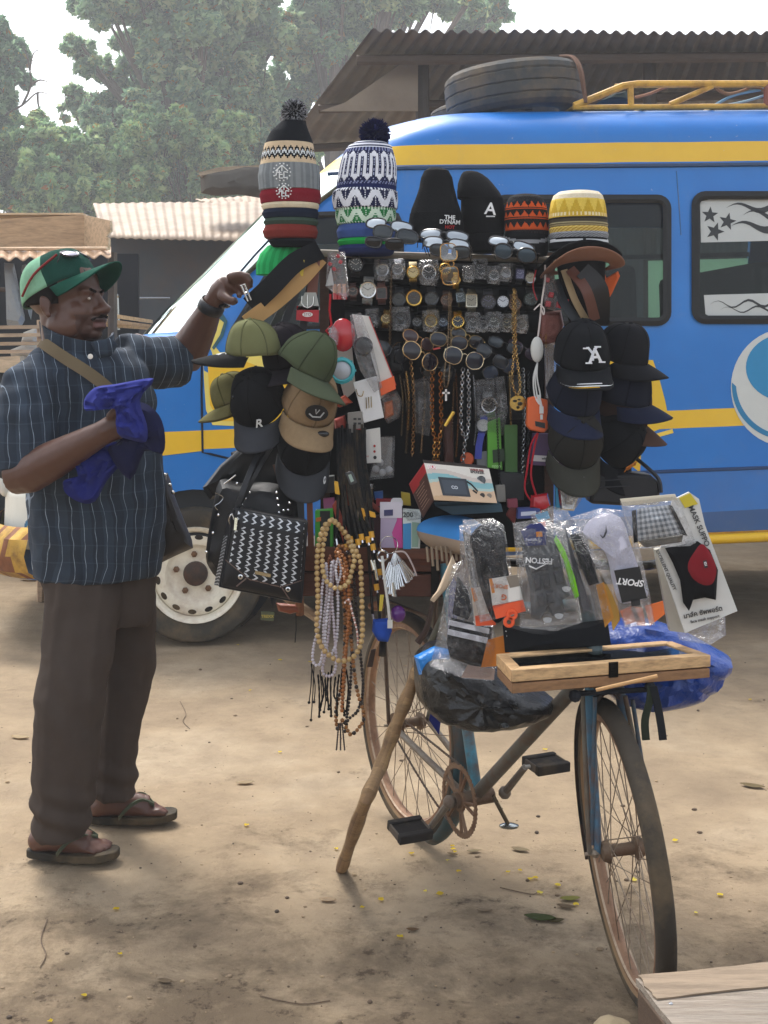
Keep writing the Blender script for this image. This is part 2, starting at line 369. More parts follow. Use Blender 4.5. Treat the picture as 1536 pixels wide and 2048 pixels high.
# ---------- trees
def leafcard(mb,c,size,col,rnd):
    n=V((rnd.gauss(0,1),rnd.gauss(0,1)-.5,rnd.gauss(0,1)+.7)).normalized(); t=n.orthogonal().normalized(); t=MX.Rotation(rnd.uniform(0,6.28),3,n)@t; b=n.cross(t)
    l=size*rnd.uniform(.6,1.3); w=l*rnd.uniform(.35,.55)
    mb.add([c-t*l*.5,c+b*w*.5+n*l*.08,c+t*l*.5,c-b*w*.5+n*l*.08],[(0,1,2,3)],[col])
def tree(name,label,trunk,clumps,Y,seed,dens=1.0,leaf=.19,pal=None,group='trees behind the stalls',tr=.16,twigs=()):
    rnd=random.Random(seed); base=V((P(trunk[0],700,Y).x,Y,0)); T=thing(name,label,'tree' if 'tree' in name else 'bush',base,group)
    pal=pal or ['#94b490','#a4c298','#7ea284','#b4cea2','#6e9276','#c2cea2']  # leaf palettes lightened and blued to stand in for haze over distance
    cr=MB(); cl=[]
    if 'tree' in name:
        rb=random.Random(seed*3); ex=[]
        for c in clumps:
            for _ in range(1): ex.append((c[0]+rb.gauss(0,.75)*c[2],c[1]+rb.gauss(0,.75)*c[2],c[2]*rb.uniform(.45,.75)))
        clumps=list(clumps)+ex
    for c in clumps:
        px,py,r=c[:3]; dy=c[3] if len(c)>3 else rnd.uniform(-1.2,1.2)*Y/22
        p=P(px,py,Y); p.y+=dy; cl.append((p,r*Y/F))
    for p,r in cl:
        subs=[]
        for k in range(int(14+r*22/Y*12)):
            d=V((rnd.gauss(0,1),rnd.gauss(0,1),rnd.gauss(0,1))).normalized(); subs.append((p+d*r*rnd.uniform(.35,1.0),r*rnd.uniform(.16,.36),rnd.random()))
        for q,sr,h in subs:
            cnt=int(dens*420*(sr/(leaf*1.6))**2)+10
            for k in range(cnt):
                d=V((rnd.gauss(0,1),rnd.gauss(0,1),rnd.gauss(0,.8))); d=d.normalized()*rnd.random()**.4
                col=pal[int((h*.7+rnd.random()*.45)*len(pal))%len(pal)]
                if rnd.random()<.035: col=rnd.choice(['#b08a45','#a8702f','#c0a850'])
                leafcard(cr,q+d*sr,leaf,col,rnd)
    cr.build('crown',LEAF,T)
    tk=MB('#5b4c3e'); top=base+V((0,0,1.5)); ctr=sum((p for p,r in cl),V())/len(cl)
    pts=[base,base+V((.1,0,1.2)),V(((base.x*2+ctr.x)/3,Y,max(1.8,ctr.z*.55))),ctr]
    tk.tube(smoothpts(pts,5),[tr*(1-.8*i/15) for i in range(16)],9)
    for p,r in cl:
        a=pts[2]; m=(a+p)/2+V((rnd.uniform(-.3,.3),rnd.uniform(-.3,.3),rnd.uniform(-.1,.4)))
        tk.tube(smoothpts([a,m,p],4),[tr*.45*(1-.8*i/8) for i in range(9)],6)
        for k in range(3):
            d=V((rnd.gauss(0,1),rnd.gauss(0,1),rnd.gauss(0,1))).normalized(); tk.tube(smoothpts([m,p+d*r*.4+V((0,0,.1)),p+d*r*1.02],3),[tr*.14*(1-.8*i/6) for i in range(7)],5)
    for tw in twigs: tk.tube(smoothpts([P(a,b,Y) for a,b in tw],4),[.045*(1-.75*i/(4*(len(tw)-1))) for i in range(4*(len(tw)-1)+1)],5)
    tk.build('trunk',WOOD,T); return T
tree('broadleaf_tree','tall broad tree with yellowing leaves tinted pale for haze rising behind the knitted hats',(440,0),[(300,245,60),(390,270,70),(210,270,50),(470,290,70),(150,215,38),(330,60,85),(420,30,110),(250,110,60),(180,125,45),(350,150,80),(240,180,55),(440,130,95),(520,60,100),(205,215,40),(270,265,40),(400,230,70),(330,-60,90),(500,190,70),(480,-70,110)],44,3,1.15,leaf=.36,tr=.5)
tree('broadleaf_tree','tall tree partly hidden by the corrugated roof above the tyres',(650,0),[(620,60,90),(690,40,85),(580,150,70),(640,130,60),(540,250,60),(600,230,55),(780,10,70),(860,0,60),(950,10,55),(1000,20,38),(560,330,50),(700,-60,110),(500,320,55)],48,5,1.1,leaf=.38,tr=.5,pal=['#82a680','#94b48c','#6f9474','#a6c498','#60856a','#b6c692'])
tree('broadleaf_tree','dark tree with bare twigs at the edge of the pale sky',(-60,0),[(10,140,50),(-20,90,60),(15,210,40),(-30,240,70),(20,90,28),(-10,330,50)],40,8,1.1,leaf=.34,tr=.4,pal=['#6f9474','#7ea07c','#5c8066','#8fae88'],twigs=[[(0,235),(45,210),(75,185),(100,190)],[(45,210),(62,170),(60,140),(68,105),(84,100)],[(62,170),(80,160),(98,165)],[(75,185),(78,215),(95,235)],[(60,140),(55,115),(48,95)]])
for i,(lb,cl,tp) in enumerate([
 ('bush beside the wooden stall roof with orange dead leaves',[(20,300,45),(60,360,50),(10,390,45),(-20,340,45),(80,290,35)],20),
 ('bush above the tan tin roof at its wooden stall end',[(120,300,40),(150,350,50),(110,395,45),(190,320,45),(200,385,45)],110),
 ('bush with light green tips behind the middle of the tan tin roof',[(240,320,45),(280,370,50),(300,300,40),(250,395,40),(320,350,45)],270),
 ('bush of dense dark leaves above the grey canvas roof',[(360,320,48),(400,370,50),(440,320,48),(380,290,40),(430,290,35)],390),
 ('bush half covered by the striped pom-pom beanie stack',[(480,350,48),(520,300,50),(500,400,40),(560,360,50),(540,400,40)],500)]):
    rb=random.Random(50+i); cx=sum(c[0] for c in cl)/len(cl); cl=cl+[(cx+rb.uniform(-85,85),rb.uniform(262,420),rb.uniform(32,52)) for _ in range(15)]
    tree('garden_bush',lb,(tp,0),cl,39+.8*i,20+i,1.2,leaf=.30,group='bushes behind the tin roofs',tr=.07,pal=['#8aac80','#9abc88','#749a72','#acc88c','#b8ca90','#668a66'])
# ---------- corrugated sheds
def corr(mb,a,b,c,d,pitch,amp,nv=6,col='#77726c',colfn=None,nrm=None):
    a,b,c,d=map(V,(a,b,c,d)); Lg=(b-a).length; n=max(8,int(Lg/pitch*6)); nn=(nrm and V(nrm)) or (b-a).cross(d-a).normalized()
    if nn.z<0 and nrm is None: nn=-nn
    def f(u,v):
        p=a*(1-u)*(1-v)+b*u*(1-v)+c*u*v+d*(1-u)*v
        return p+nn*(amp*math.sin(u*Lg/pitch*2*PI)+.012*NZ.noise(p*1.3))
    return mb.grid(f,n,nv,colfn=colfn,col=col)
SH=thing('tin_shed','big dark corrugated tin shed behind the blue van','shed',(3.2,11.5,0))
rf=MB(); A=P(742,62,10.2);B=P(1750,66,10.4);Cc=P(1750,235,13.5);D=P(560,300,13.8)
corr(rf,A,B,Cc,D,.105,.018,10,'#6a6867',colfn=lambda u,v:mixc('#6b6a6a','#574c44',.5+.5*NZ.noise(V((u*90,v*2,0)))))
rf.build('roof',TIN,SH,solid=.004)
ra=MB('#57483b')
for t in(.12,.5,.9):
    p0=A.lerp(D,t);p1=B.lerp(Cc,t); ra.tube([p0+V((0,0,-.09)),p1+V((0,0,-.09))],.045,6)
ra.build('purlin',WOOD,SH)
po=MB('#3d342d'); 
for x in(845,1300,1700):
    b=P(x,700,11.0); po.tube([V((b.x,11.0,0)),V((b.x,11.0,P(0,92,11).z))],.06,8)
po.build('post',WOOD,SH)
wl=MB(); corr(wl,P(850,720,12.0)*V((1,1,0)) if False else V((P(850,0,12).x,12.4,0)),V((5.6,12.4,0)),V((5.6,12.4,3.9)),V((P(850,0,12).x,12.4,3.9)),.12,.012,4,'#4b4e52',nrm=(0,-1,0)); wl.build('wall',TIN,SH)
gp=MB('#8a7a66'); gp.prism([P(836,104,10.9),P(836,222,10.9),P(640,222,10.9),P(690,222,10.9),P(770,150,10.9)][:3]+[P(690,205,10.9)],(0,.02,0)); gp.build('gable_sheet',TIN,SH)
S2=thing('tin_roof_shed','low shed with tan rusty tin roof and dark open front','shed',(-2.2,13.5,0))
m=MB(); corr(m,P(205,476,12.0),P(560,484,12.0),P(560,402,14.6),P(186,408,14.6),.085,.006,6,colfn=lambda u,v:mixc('#93806a','#786450',.5+.5*NZ.noise(V((u*6,v*5,3))))); m.build('roof',TIN,S2,solid=.004)
m=MB(); m.box(V((-1.3,12.9,1.37)),(3.4,.1,2.74),col='#3c4248'); m.build('wall',TIN,S2)
m=MB('#6c5b49')
for x in(212,): 
    b=P(x,600,12.1); m.tube([V((b.x,12.1,0)),V((b.x,12.1,P(0,484,12.1).z))],.05,7)
m.build('post',WOOD,S2)
m=MB('#8d9092'); ptube(m,[(258,640,11.9),(258,600,11.9),(262,596,11.9),(340,596,11.9)],2.2,n=5); m.build('gate_rail',MET,S2)
S3=thing('tin_roof_hut','smaller hut with a patched tin roof beside the windscreen','shed',(-1.5,15.5,0))
m=MB(); corr(m,P(402,404,14.8),P(560,412,14.8),P(560,388,16.5),P(390,398,16.5),.09,.007,5,colfn=lambda u,v:mixc('#a08c74','#7a6049',.5+.5*NZ.noise(V((u*7,v*3,8))))); m.build('roof',TIN,S3,solid=.004)
m=MB('#9a7a5c'); m.prism([P(425,408,14.9),P(470,436,14.9),P(430,446,14.9),P(418,440,14.9)],(0,.03,0)); m.build('loose_sheet',TIN,S3)
m=MB('#5a4d42'); m.box(V((P(480,0,15).x,15.4,1.4)),(1.3,.1,2.8)); m.build('wall',TIN,S3)
AW=thing('canvas_awning','grey sagging canvas awning behind the striped beanie stack','awning',P(470,380,13)*V((1,1,0)))
m=MB(); pts=[(400,350),(402,386),(430,392),(470,388),(520,396),(560,390),(560,332),(500,332),(440,342)]
m.pillow(ppoly(pts,13.0),.5,5,.02,3,col='#5b5751'); m.build('canvas',CLOTH,AW)
m=MB('#a8957c'); m.prism(ppoly([(396,345),(440,334),(560,328),(560,334),(440,343),(400,352)],12.8),(0,.4,0)); m.build('top_board',WOOD,AW)
m=MB('#5b4a3a'); b=P(545,500,13); m.tube([V((b.x,13,0)),V((b.x,13,P(0,392,13).z))],.04,6); m.build('post',WOOD,AW)
# wooden market stall at the edge of the frame
ST=thing('market_stall','wooden market stall with pale board hood over a tin eave','stall',P(100,600,8)*V((1,1,0)))
m=MB('#b89a78'); m.prism(ppoly([(-60,442),(40,436),(168,430),(168,494),(-60,498)],8.0),(0,.02,0)); m.build('front_board',WOOD,ST)
m=MB('#c2a684'); m.prism([P(168,430,8.0),P(220,441,7.7),P(221,462,7.7),P(212,474,7.7),P(217,478,7.7),P(216,500,7.7),P(168,494,8.0)],(.01,.02,0)); m.build('end_board',WOOD,ST)
m=MB('#d2b896'); m.box(P(60,432,8.15),(.75,.25,.012)); m.build('top_board',WOOD,ST)
m=MB('#cdb191'); m.tube([P(-60,498,7.96),P(215,497,7.68)],.012,6); m.build('batten',WOOD,ST)
m=MB(); corr(m,P(-60,520,7.5),P(222,512,7.5),P(222,494,8.1),P(-60,497,8.1),.085,.013,4,colfn=lambda u,v:mixc('#bfa181','#8d6a4c',.5+.5*NZ.noise(V((u*5,v*4,1))))); m.build('eave',TIN,ST,solid=.004)
m=MB('#4c3d31'); 
for x,Y in((110,7.9),(225,7.9),(-55,7.9)): m.tube([V((P(x,0,Y).x,Y,0)),P(x,505,Y)],.03,6)
m.build('post',WOOD,ST)
m=MB('#4a3a30'); m.tube([P(-60,578,7.9),P(75,580,7.9)],.014,6); m.build('cross_bar',WOOD,ST)
m=MB('#24262a'); m.box(V((P(60,0,9.2).x,9.2,1.1)),(1.6,.05,2.2)); m.build('back_cloth',CLOTH,ST)
for lb,pts in(('grey plastic sheet hanging from the stall cross bar',[(8,525),(28,527),(38,575),(50,640),(42,655),(14,650),(12,580)]),('narrow grey sheet hanging beside the green cap',[(44,530),(52,528),(66,600),(62,640),(52,600)])):
    m=MB(); m.pillow(ppoly(pts,7.85),.09,5,.012,2,col='#8f9395'); m.build('hanging_sheet',BAGP,label=lb,cat='plastic sheet',group='sheets hung in the stall')
BR=thing('slatted_rack','wooden slatted rack standing in front of the market stall','rack',V((P(50,0,7.3).x,7.3,0)))
for y,c in((655,'#a58b6e'),(671,'#b59b7c'),(688,'#ad9273'),(704,'#b89d80')):
    m=MB(c); m.prism(ppoly([(-60,y-3),(82,y-5),(82,y+2),(-60,y+4)],7.3),(0,.03,0)); m.build('slat',WOOD,BR)
m=MB('#b2967a')
for x in(-40,82): m.tube([V((P(x,0,7.36).x,7.36,0)),P(x,640,7.36)],.025,6)
m.build('upright',WOOD,BR)
m=MB('#c6ab88'); m.prism(ppoly([(-60,716),(40,712),(40,745),(-60,745)],7.2),(0,.35,0)); m.build('bottom_board',WOOD,BR)
for lb,pts in(('crumpled white sack between the rack slats',[(50,664),(85,650),(95,668),(80,690),(45,688)]),('dusty white sack low behind the rack slats',[(20,700),(60,684),(92,690),(90,720),(25,722)])):
    m=MB(); m.pillow(ppoly(pts,7.6),.2,5,.02,5,col='#b9b3a8'); m.build('sack',CLOTH,label=lb,cat='sack',group='sacks on the rack')
for i,(a,b,c,lb) in enumerate([((222,628),(300,642),'#b39a76','upper timber plank leaning behind the man\'s chin'),((218,640),(300,652),'#9c8262','dark timber plank under the upper one behind the chin'),((240,650),(305,656),'#c4aa86','short pale timber plank lowest of the three by the chin')]):
    m=MB(c); m.prism([P(a[0]-30,a[1]-6,9),P(b[0],b[1]-3,8.2),P(b[0],b[1]+4,8.2),P(a[0]-30,a[1]+3,9)],(0,.1,0)); m.build('timber_plank',WOOD,label=lb,cat='plank',group='timber planks behind the man')
m=MB('#8b8176'); m.box(V((P(270,0,8.6).x,8.6,.76)),(.5,.6,1.5)); m.bump(.02,3); m.build('timber_trestle',WOOD,label='stack of weathered timber below the planks behind the man',cat='timber')
m=MB('#b9bcb8'); m.tube([P(236,660,8.8),P(233,590,8.8)],.014,6); m.sphere(P(233,592,8.8),.02,8); m.build('short_pole',MET,label='short pale pole standing beyond the man\'s nose',cat='pole')
# ---------- litter on the earth
rnd=random.Random(11)
pet=[(493,1650),(475,1290),(560,1320),(500,1380),(905,1690),(907,1697),(910,1703),(823,1706),(880,1785),(1016,1745),(1060,1760),(1071,1758),(918,1742),(850,1780),(762,1798),(896,1720),(1115,1774),(1268,1762),(1080,1788),(232,1818),(168,1990),(100,2040),(800,1872),(1392,1826),(1152,1810),(1040,1742),(672,1698),(620,1322),(1400,1360),(1380,1390),(1300,1420),(1460,1310),(870,1430),(1090,1500),(1180,1540),(1010,1440),(1500,1400),(560,1500),(240,1908),(1440,1790),(725,1815),(1350,1680)]
for i,(x,y) in enumerate(pet):
    p=G(x,y); p.z=gz(p.x,p.y)+.004; m=MB(rnd.choice(['#e0c838','#d8bc30','#e8d858']))
    r=rnd.uniform(.005,.009); a=rnd.uniform(0,6); m.add([p]+[p+V((r*math.cos(a+k*PI/4)*(1.4 if k%4==0 else 1),r*math.sin(a+k*PI/4),rnd.uniform(0,.004))) for k in range(8)],[(0,k+1,(k+1)%8+1) for k in range(8)])
    m.build('yellow_petal',LEAF,label='tiny fallen yellow petal lying on the sandy earth',cat='petal',group='fallen yellow petals')
lv=[(1080,1837,40,'#4f5a2a','green dead leaf with curled edge lying on damp soil'),(1112,1842,22,'#5e5330','brown leaf tip touching the green leaf on the soil'),(1140,1800,26,'#8c8a40','yellow green leaf by the front wheel'),(1132,1815,24,'#7d6a50','dry brown leaf beneath the yellow green leaf by the wheel'),(948,1702,18,'#a89878','pale dry leaf on edge near the chain wheel'),(905,1708,14,'#8a7656','folded dry leaf under the chain wheel'),(1040,1699,24,'#9a8a6c','long thin dry leaf behind the bicycle wheel'),(969,1820,20,'#a4927a','grey dry leaf alone on the soil below the bicycle'),(825,1858,16,'#7b5f42','reddish dry leaf on the dark soil'),(655,1800,22,'#b8a285','broad pale dry leaf by the stick foot'),(40,1475,26,'#c4b08c','pale dry leaf beside the man\'s trousers'),(60,1160,30,'#b8a07c','dry pod below the van bumper'),(490,1562,22,'#b7a382','thin dry leaf on the bright sand'),(1505,1570,30,'#8a7a58','dry leaf at the edge of the sunny sand'),(330,1960,20,'#8d7a60','faded leaf on the damp foreground soil')]
for x,y,L_,c,lb in lv:
    p=G(x,y); s=L_*p.y/F; a=rnd.uniform(-.5,.5); m=MB(c)
    def lf(u,v): 
        w=math.sin(PI*min(1,max(0,u)))**.7*.32*s; xx=(u-.5)*s*1.6; yy=(v-.5)*2*w
        return V((p.x+xx*math.cos(a)-yy*math.sin(a),p.y+xx*math.sin(a)+yy*math.cos(a)*1.2,gz(p.x,p.y)+.005+abs(v-.5)*.03*s*8*.3+.1*s*abs(u-.5)))
    m.grid(lf,8,4); m.build('dry_leaf',LEAF,label=lb,cat='leaf',group='dry leaves on the ground',solid=.0008)
st=MB('#7c6a55')
for i in range(600):
    y=rnd.uniform(1320,2047); x=rnd.uniform(-20,1556); p=G(x,y); r=rnd.choice([.0015,.0015,.002,.002,.0025,.003,.006])*rnd.uniform(.6,1.3); p.z=gz(p.x,p.y)+r*.3
    st.sphere(p,(r*rnd.uniform(.8,1.5),r,r*.7),6,col=rnd.choice(['#6b5a48','#8a765e','#4c4036','#a08a6c','#5b4b3c']))
st.build('loose_grit',STONE,kind='stuff',label='loose grit and crumbs of soil scattered over the earth',cat='grit',loc=(0,0,0))
for i,(pts,lb) in enumerate([([(95,1840),(82,1880),(92,1910),(80,1935)],'thin dark twig on the damp earth before the sandals'),([(360,1400),(372,1425),(366,1440),(380,1455)],'curved pale twig on the bright sand by the trousers'),([(1000,1775),(1060,1790),(1075,1787)],'straight dark twig lying on the soil by the front wheel'),([(520,1990),(600,2005),(660,1998)],'long thin twig in the near soil')]):
    m=MB('#5d4a38'); m.tube(smoothpts([G(x,y)+V((0,0,gz(G(x,y).x,G(x,y).y)+.003)) for x,y in pts],4),.0014,5); m.build('fallen_twig',WOOD,label=lb,cat='twig',group='twigs on the ground')
# plank bench and stone at the near corner
BN=thing('plank_bench','weathered grey plank bench top with splintered end','bench',(.8,2.0,0))
def topf(u,v): 
    x=.436+.068*v+u*1.2; y=2.165-v*.36
    return V((x+(.012*NZ.noise(V((v*14,3,0))) if u<.01 else 0),y+.19*u*1.2,.35+.004*NZ.noise(V((x*4,y*20,0)))))
m=MB('#b9b0a3'); m.grid(topf,40,14,thick=(0,0,-.012),col='#8a8074'); m.build('plank',fin('grey weathered timber',.8,var=.5,vscale=9,stretch=(1.2,16,16),bump=.7,bscale=22,bdist=.006,dirt='#6a5b4c',dscale=5,damt=.7),BN)
m=MB('#7a6854'); m.grid(lambda u,v:topf(u,v*.22)+V((.004,.004,.004+.003*NZ.noise(V((u*30,v*9,2))))),40,8,thick=(0,0,-.003),col='#84735f'); m.build('top_strip',WOOD,BN)
m=MB('#4a392b'); E_=lambda v,z:V((.434+.068*v,2.165-.36*v,z)); m.hexa([E_(.03,0),E_(.97,0),E_(.97,0)+V((.03,.006,0)),E_(.03,0)+V((.03,.006,0))],[E_(.03,.337),E_(.97,.337),E_(.97,.337)+V((.03,.006,0)),E_(.03,.337)+V((.03,.006,0))]); m.build('leg',WOOD,BN,bevel=.004)
m=MB('#6b5440'); m.box((1.06,2.23,.25),(1.0,.022,.1),MX.Rotation(R(10.8),4,'Z')); m.build('side_rail',WOOD,BN,bevel=.003)
m=MB('#c8c8c8'); m.sphere(topf(.02,.25)+V((0,0,.001)),(.004,.004,.002),8); m.sphere(topf(.03,.6)+V((0,0,.001)),(.004,.004,.002),8); m.build('nail_head',MET,BN)
m=MB('#a39274'); m.sphere((.478,2.60,.005),(.05,.05,.045),18); m.bump(.010,22); m.build('stone',STONE,label='rounded pale stone beside the bench leg',cat='stone')

hz=MB(); hz.box((0,25,14.4),(160,140,31)); HZ=hz.build('haze',PLAST,kind='stuff',label='pale humid haze hanging over the whole yard',cat='haze'); 
hm,hnt,hout=nodes('haze air'); pv=N(hnt,'ShaderNodeVolumePrincipled'); pv.inputs['Color'].default_value=(.95,.97,1,1); pv.inputs['Density'].default_value=.0038; pv.inputs['Anisotropy'].default_value=.2; L(hnt,pv.outputs[0],hout.inputs['Volume']); HZ.data.materials[0]=hm
SC.cycles.volume_bounces=0
# ---------- van (local frame: x along the side towards the tail, y across into the scene, z up)
VO=V((-.9375,6.2,0)); VM=MX.Translation(VO)@MX.Rotation(R(8),4,'Z')@MX.Rotation(R(-2),4,'Y'); VI=VM.inverted()
def VP(px,py,y=0.0):
    a=VI@V((0,0,CH)); b=VI@P(px,py,5.0); t=(y-a.y)/(b.y-a.y); q=a+(b-a)*t; return q.x,q.z
def VPs(px,py,k=0.0):   # on the tumblehome side surface
    x,z=VP(px,py,0)
    for _ in range(4): x,z=VP(px,py,yside(z)+k)
    return x,z
BELT=1.5
def yside(z): return 0.0 if z<BELT else (z-BELT)*.085
VAN=bpy.data.objects.new('minibus',None); COL.objects.link(VAN); VAN.matrix_world=VM; WL[VAN]=VO
tag(VAN,'blue high-roof minibus with yellow stripes and white painted swirls','minibus')
def vb(mb,name,mat,parent=None,**k): return mb.build(name,mat,parent or VAN,local=True,**k)
sil=[VP(x,y,.3) for x,y in((835,221),(760,244),(700,283),(640,332),(560,392),(530,414),(400,545),(330,612),(276,672),(190,705),(90,790),(20,890),(-8,990),(-12,1090),(-8,1160))]
def xfront(z):
    if z>=sil[0][1]: return sil[0][0]
    for (x1,z1),(x2,z2) in zip(sil,sil[1:]):
        if z1>=z>=z2: t=(z1-z)/max(1e-6,z1-z2); return x1+(x2-x1)*t
    return sil[-1][0]
ZT=VP(900,207,.28)[1]; ZS=VPs(1000,290)[1]+.01; YC=.98; XT=4.6
def yprof(z):   # side distance incl. roof shoulder
    if z<=ZS: return yside(z)
    t=min(1,(z-ZS)/(ZT-ZS)); y0=yside(ZS); return y0+(YC-y0)*(1-max(0,1-t**2.2)**.27)*.999
LF=.62
def ring(z,ins=0.0):
    ys=yprof(z)+ins; xf=xfront(z)+ins; n=3.2; pts=[]
    if z>ZS: xf+=0
    Lx=LF
    for i in range(52): 
        x=XT+(xf+Lx-XT)*i/52; pts.append(V((x,ys,z)))
    for i in range(25):
        t=i/24*PI/2; pts.append(V((xf+Lx-Lx*max(0,math.sin(t))**(2/n),YC-(YC-ys)*max(0,math.cos(t))**(2/n),z)))
    return pts+[V((p.x,2*YC-p.y,p.z)) for p in reversed(pts[:-1])]
zs=[.36+i*(ZS-.36)/56 for i in range(57)]+[ZS+(ZT-ZS)*math.sin(PI/2*i/14) for i in range(1,15)]
def body(ins=0):
    m=MB('#2a72b8'); rg=[ring(z,ins) for z in zs]
    m.rings(rg,True,True,True); return m
def van_mat():
    m,nt,out=nodes('hand-painted blue van paint'); co=objco(nt); s=N(nt,'ShaderNodeSeparateXYZ'); L(nt,co,s.inputs[0]); X,Y_,Z=s.outputs
    wob=math_(nt,'MULTIPLY_ADD',noise(nt,1.6,2,.5,co),.012,-.006); Zw=math_(nt,'ADD',Z,wob)
    def band(a,b): return math_(nt,'MULTIPLY',math_(nt,'GREATER_THAN',Zw,a),math_(nt,'LESS_THAN',Zw,b))
    blue=mixrgb(nt,noise(nt,2.2,5,.6,co),C('#0064b6'),C('#067ace'))
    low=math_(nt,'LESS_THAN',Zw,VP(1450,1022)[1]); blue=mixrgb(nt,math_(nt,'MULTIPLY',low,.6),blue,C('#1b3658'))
    yel=mixrgb(nt,noise(nt,9,4,.6,co),C('#e0b21c'),C('#eabf2a'))
    r1=VPs(1000,328)[1]; r2=VPs(1000,288)[1]; l1=VP(1300,868)[1]; l2=VP(1300,825)[1]
    base=mixrgb(nt,band(r1,r2),blue,yel); base=mixrgb(nt,band(VP(1420,854)[1],VP(1420,818)[1]),base,yel)
    dn=noise(nt,5,9,.75,co,.5); base=mixrgb(nt,ramp(nt,dn,(.55,0.0),(.9,.22)),base,C('#8d8a80'))
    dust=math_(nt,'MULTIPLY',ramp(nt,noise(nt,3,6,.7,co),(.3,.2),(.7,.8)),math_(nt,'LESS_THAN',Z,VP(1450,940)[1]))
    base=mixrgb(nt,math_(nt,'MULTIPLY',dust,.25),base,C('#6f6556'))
    sc=ramp(nt,noise(nt,42,3,.5,co),(.73,0.0),(.76,1.0)); base=mixrgb(nt,math_(nt,'MULTIPLY',sc,.35),base,C('#c9cdd0'))
    b=N(nt,'ShaderNodeBsdfPrincipled'); L(nt,base,b.inputs['Base Color']); L(nt,math_(nt,'MULTIPLY_ADD',dn,.35,.2),b.inputs['Roughness']); b.inputs['Coat Weight'].default_value=.1; b.inputs['Coat Roughness'].default_value=.15
    L(nt,bumpn(nt,math_(nt,'ADD',noise(nt,2.6,2,.5,co),math_(nt,'MULTIPLY',noise(nt,120,3,.5,co),.01)),.35,.05),b.inputs['Normal']); L(nt,b.outputs[0],out.inputs[0]); return m
VPAINT=van_mat()
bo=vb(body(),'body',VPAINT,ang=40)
# openings cut through both sides: real windows, real wheel arch
def cutter(name,poly,y0,y1):
    m=MB(); m.prism([V((x,y0,z)) for x,z in poly],(0,y1-y0,0)); return m
def px_poly(pts): return [VPs(a,b) for a,b in pts]
w1=rrect(985,391,1341,650,26); w2=rrect(1385,384,1790,646,26)
dw=[(604,434),(618,426),(770,421),(796,428),(806,450),(806,640),(795,652),(478,660),(468,650)]
WHC=VP(391,1150,.03); arch=[(WHC[0]+.43*math.cos(a),WHC[1]+.43*math.sin(a)) for a in [2*PI*k/40 for k in range(40)]]
import bmesh
def boolean(o,mb):
    me=bpy.data.meshes.new('c'); me.from_pydata([tuple(p) for p in mb.v],[],mb.f); bm=bmesh.new(); bm.from_mesh(me); bmesh.ops.recalc_face_normals(bm,faces=bm.faces); bm.to_mesh(me); bm.free()
    c=bpy.data.objects.new('c',me); COL.objects.link(c); c.matrix_world=o.matrix_world if o.parent is None else VM
    md=o.modifiers.new('cut','BOOLEAN'); md.object=c; md.operation='DIFFERENCE'; md.solver='EXACT'
    bpy.context.view_layer.update(); dg=bpy.context.evaluated_depsgraph_get(); nm=bpy.data.meshes.new_from_object(o.evaluated_get(dg)); old=o.data; o.modifiers.remove(md); o.data=nm; bpy.data.objects.remove(c); bpy.data.meshes.remove(old)
def fixn(o):
    bm=bmesh.new(); bm.from_mesh(o.data); bmesh.ops.recalc_face_normals(bm,faces=bm.faces); bm.to_mesh(o.data); bm.free()
fixn(bo)
sol=bo.modifiers.new('s','SOLIDIFY'); sol.thickness=.035; sol.offset=-1; bpy.context.view_layer.update()
nm=bpy.data.meshes.new_from_object(bo.evaluated_get(bpy.context.evaluated_depsgraph_get())); bo.modifiers.clear(); bo.data=nm
for pl in(w1,w2,dw):
    boolean(bo,cutter('c',px_poly(pl),-.3,2.6))
boolean(bo,cutter('c',arch,-.3,.42))
boolean(bo,cutter('c',[(x+3.95,z) for x,z in arch],-.3,.42))
# wheel-well lining
m=MB('#17171a'); m.rings([[V((WHC[0]+.425*math.cos(a),y,WHC[1]+.425*math.sin(a))) for a in [PI*(k/24*1.3-.15) for k in range(25)]] for y in(.02,.45)],False,False,False); m.prism([V((WHC[0]+.43*math.cos(a),.45,WHC[1]+.43*math.sin(a))) for a in [2*PI*k/24 for k in range(24)]],(0,.01,0)); vb(m,'wheel_well',RUBBER)
m=MB('#141416'); m.box((2.2,.98,.42),(5.2,1.75,.12)); vb(m,'floor_pan',RUBBER)
# dark cabin trim and seats
m=MB('#2b2e31'); m.rings([ring(z,.045) for z in zs if .5<z<1.15],True,True,False); vb(m,'cabin_lining',CLOTH)
for i,sx in enumerate((1.55,2.35,3.15)):
    s=MB('#2f3237'); s.box((sx,.95,1.35),(.14,1.5,1.0)); s.box((sx-.25,.95,.95),(.5,1.5,.14)); vb(s,'seat',CLOTH,bevel=.04)
s=MB('#2d2f34'); s.box((.55,.5,1.25),(.14,.5,.95)); vb(s,'seat',CLOTH,bevel=.04)
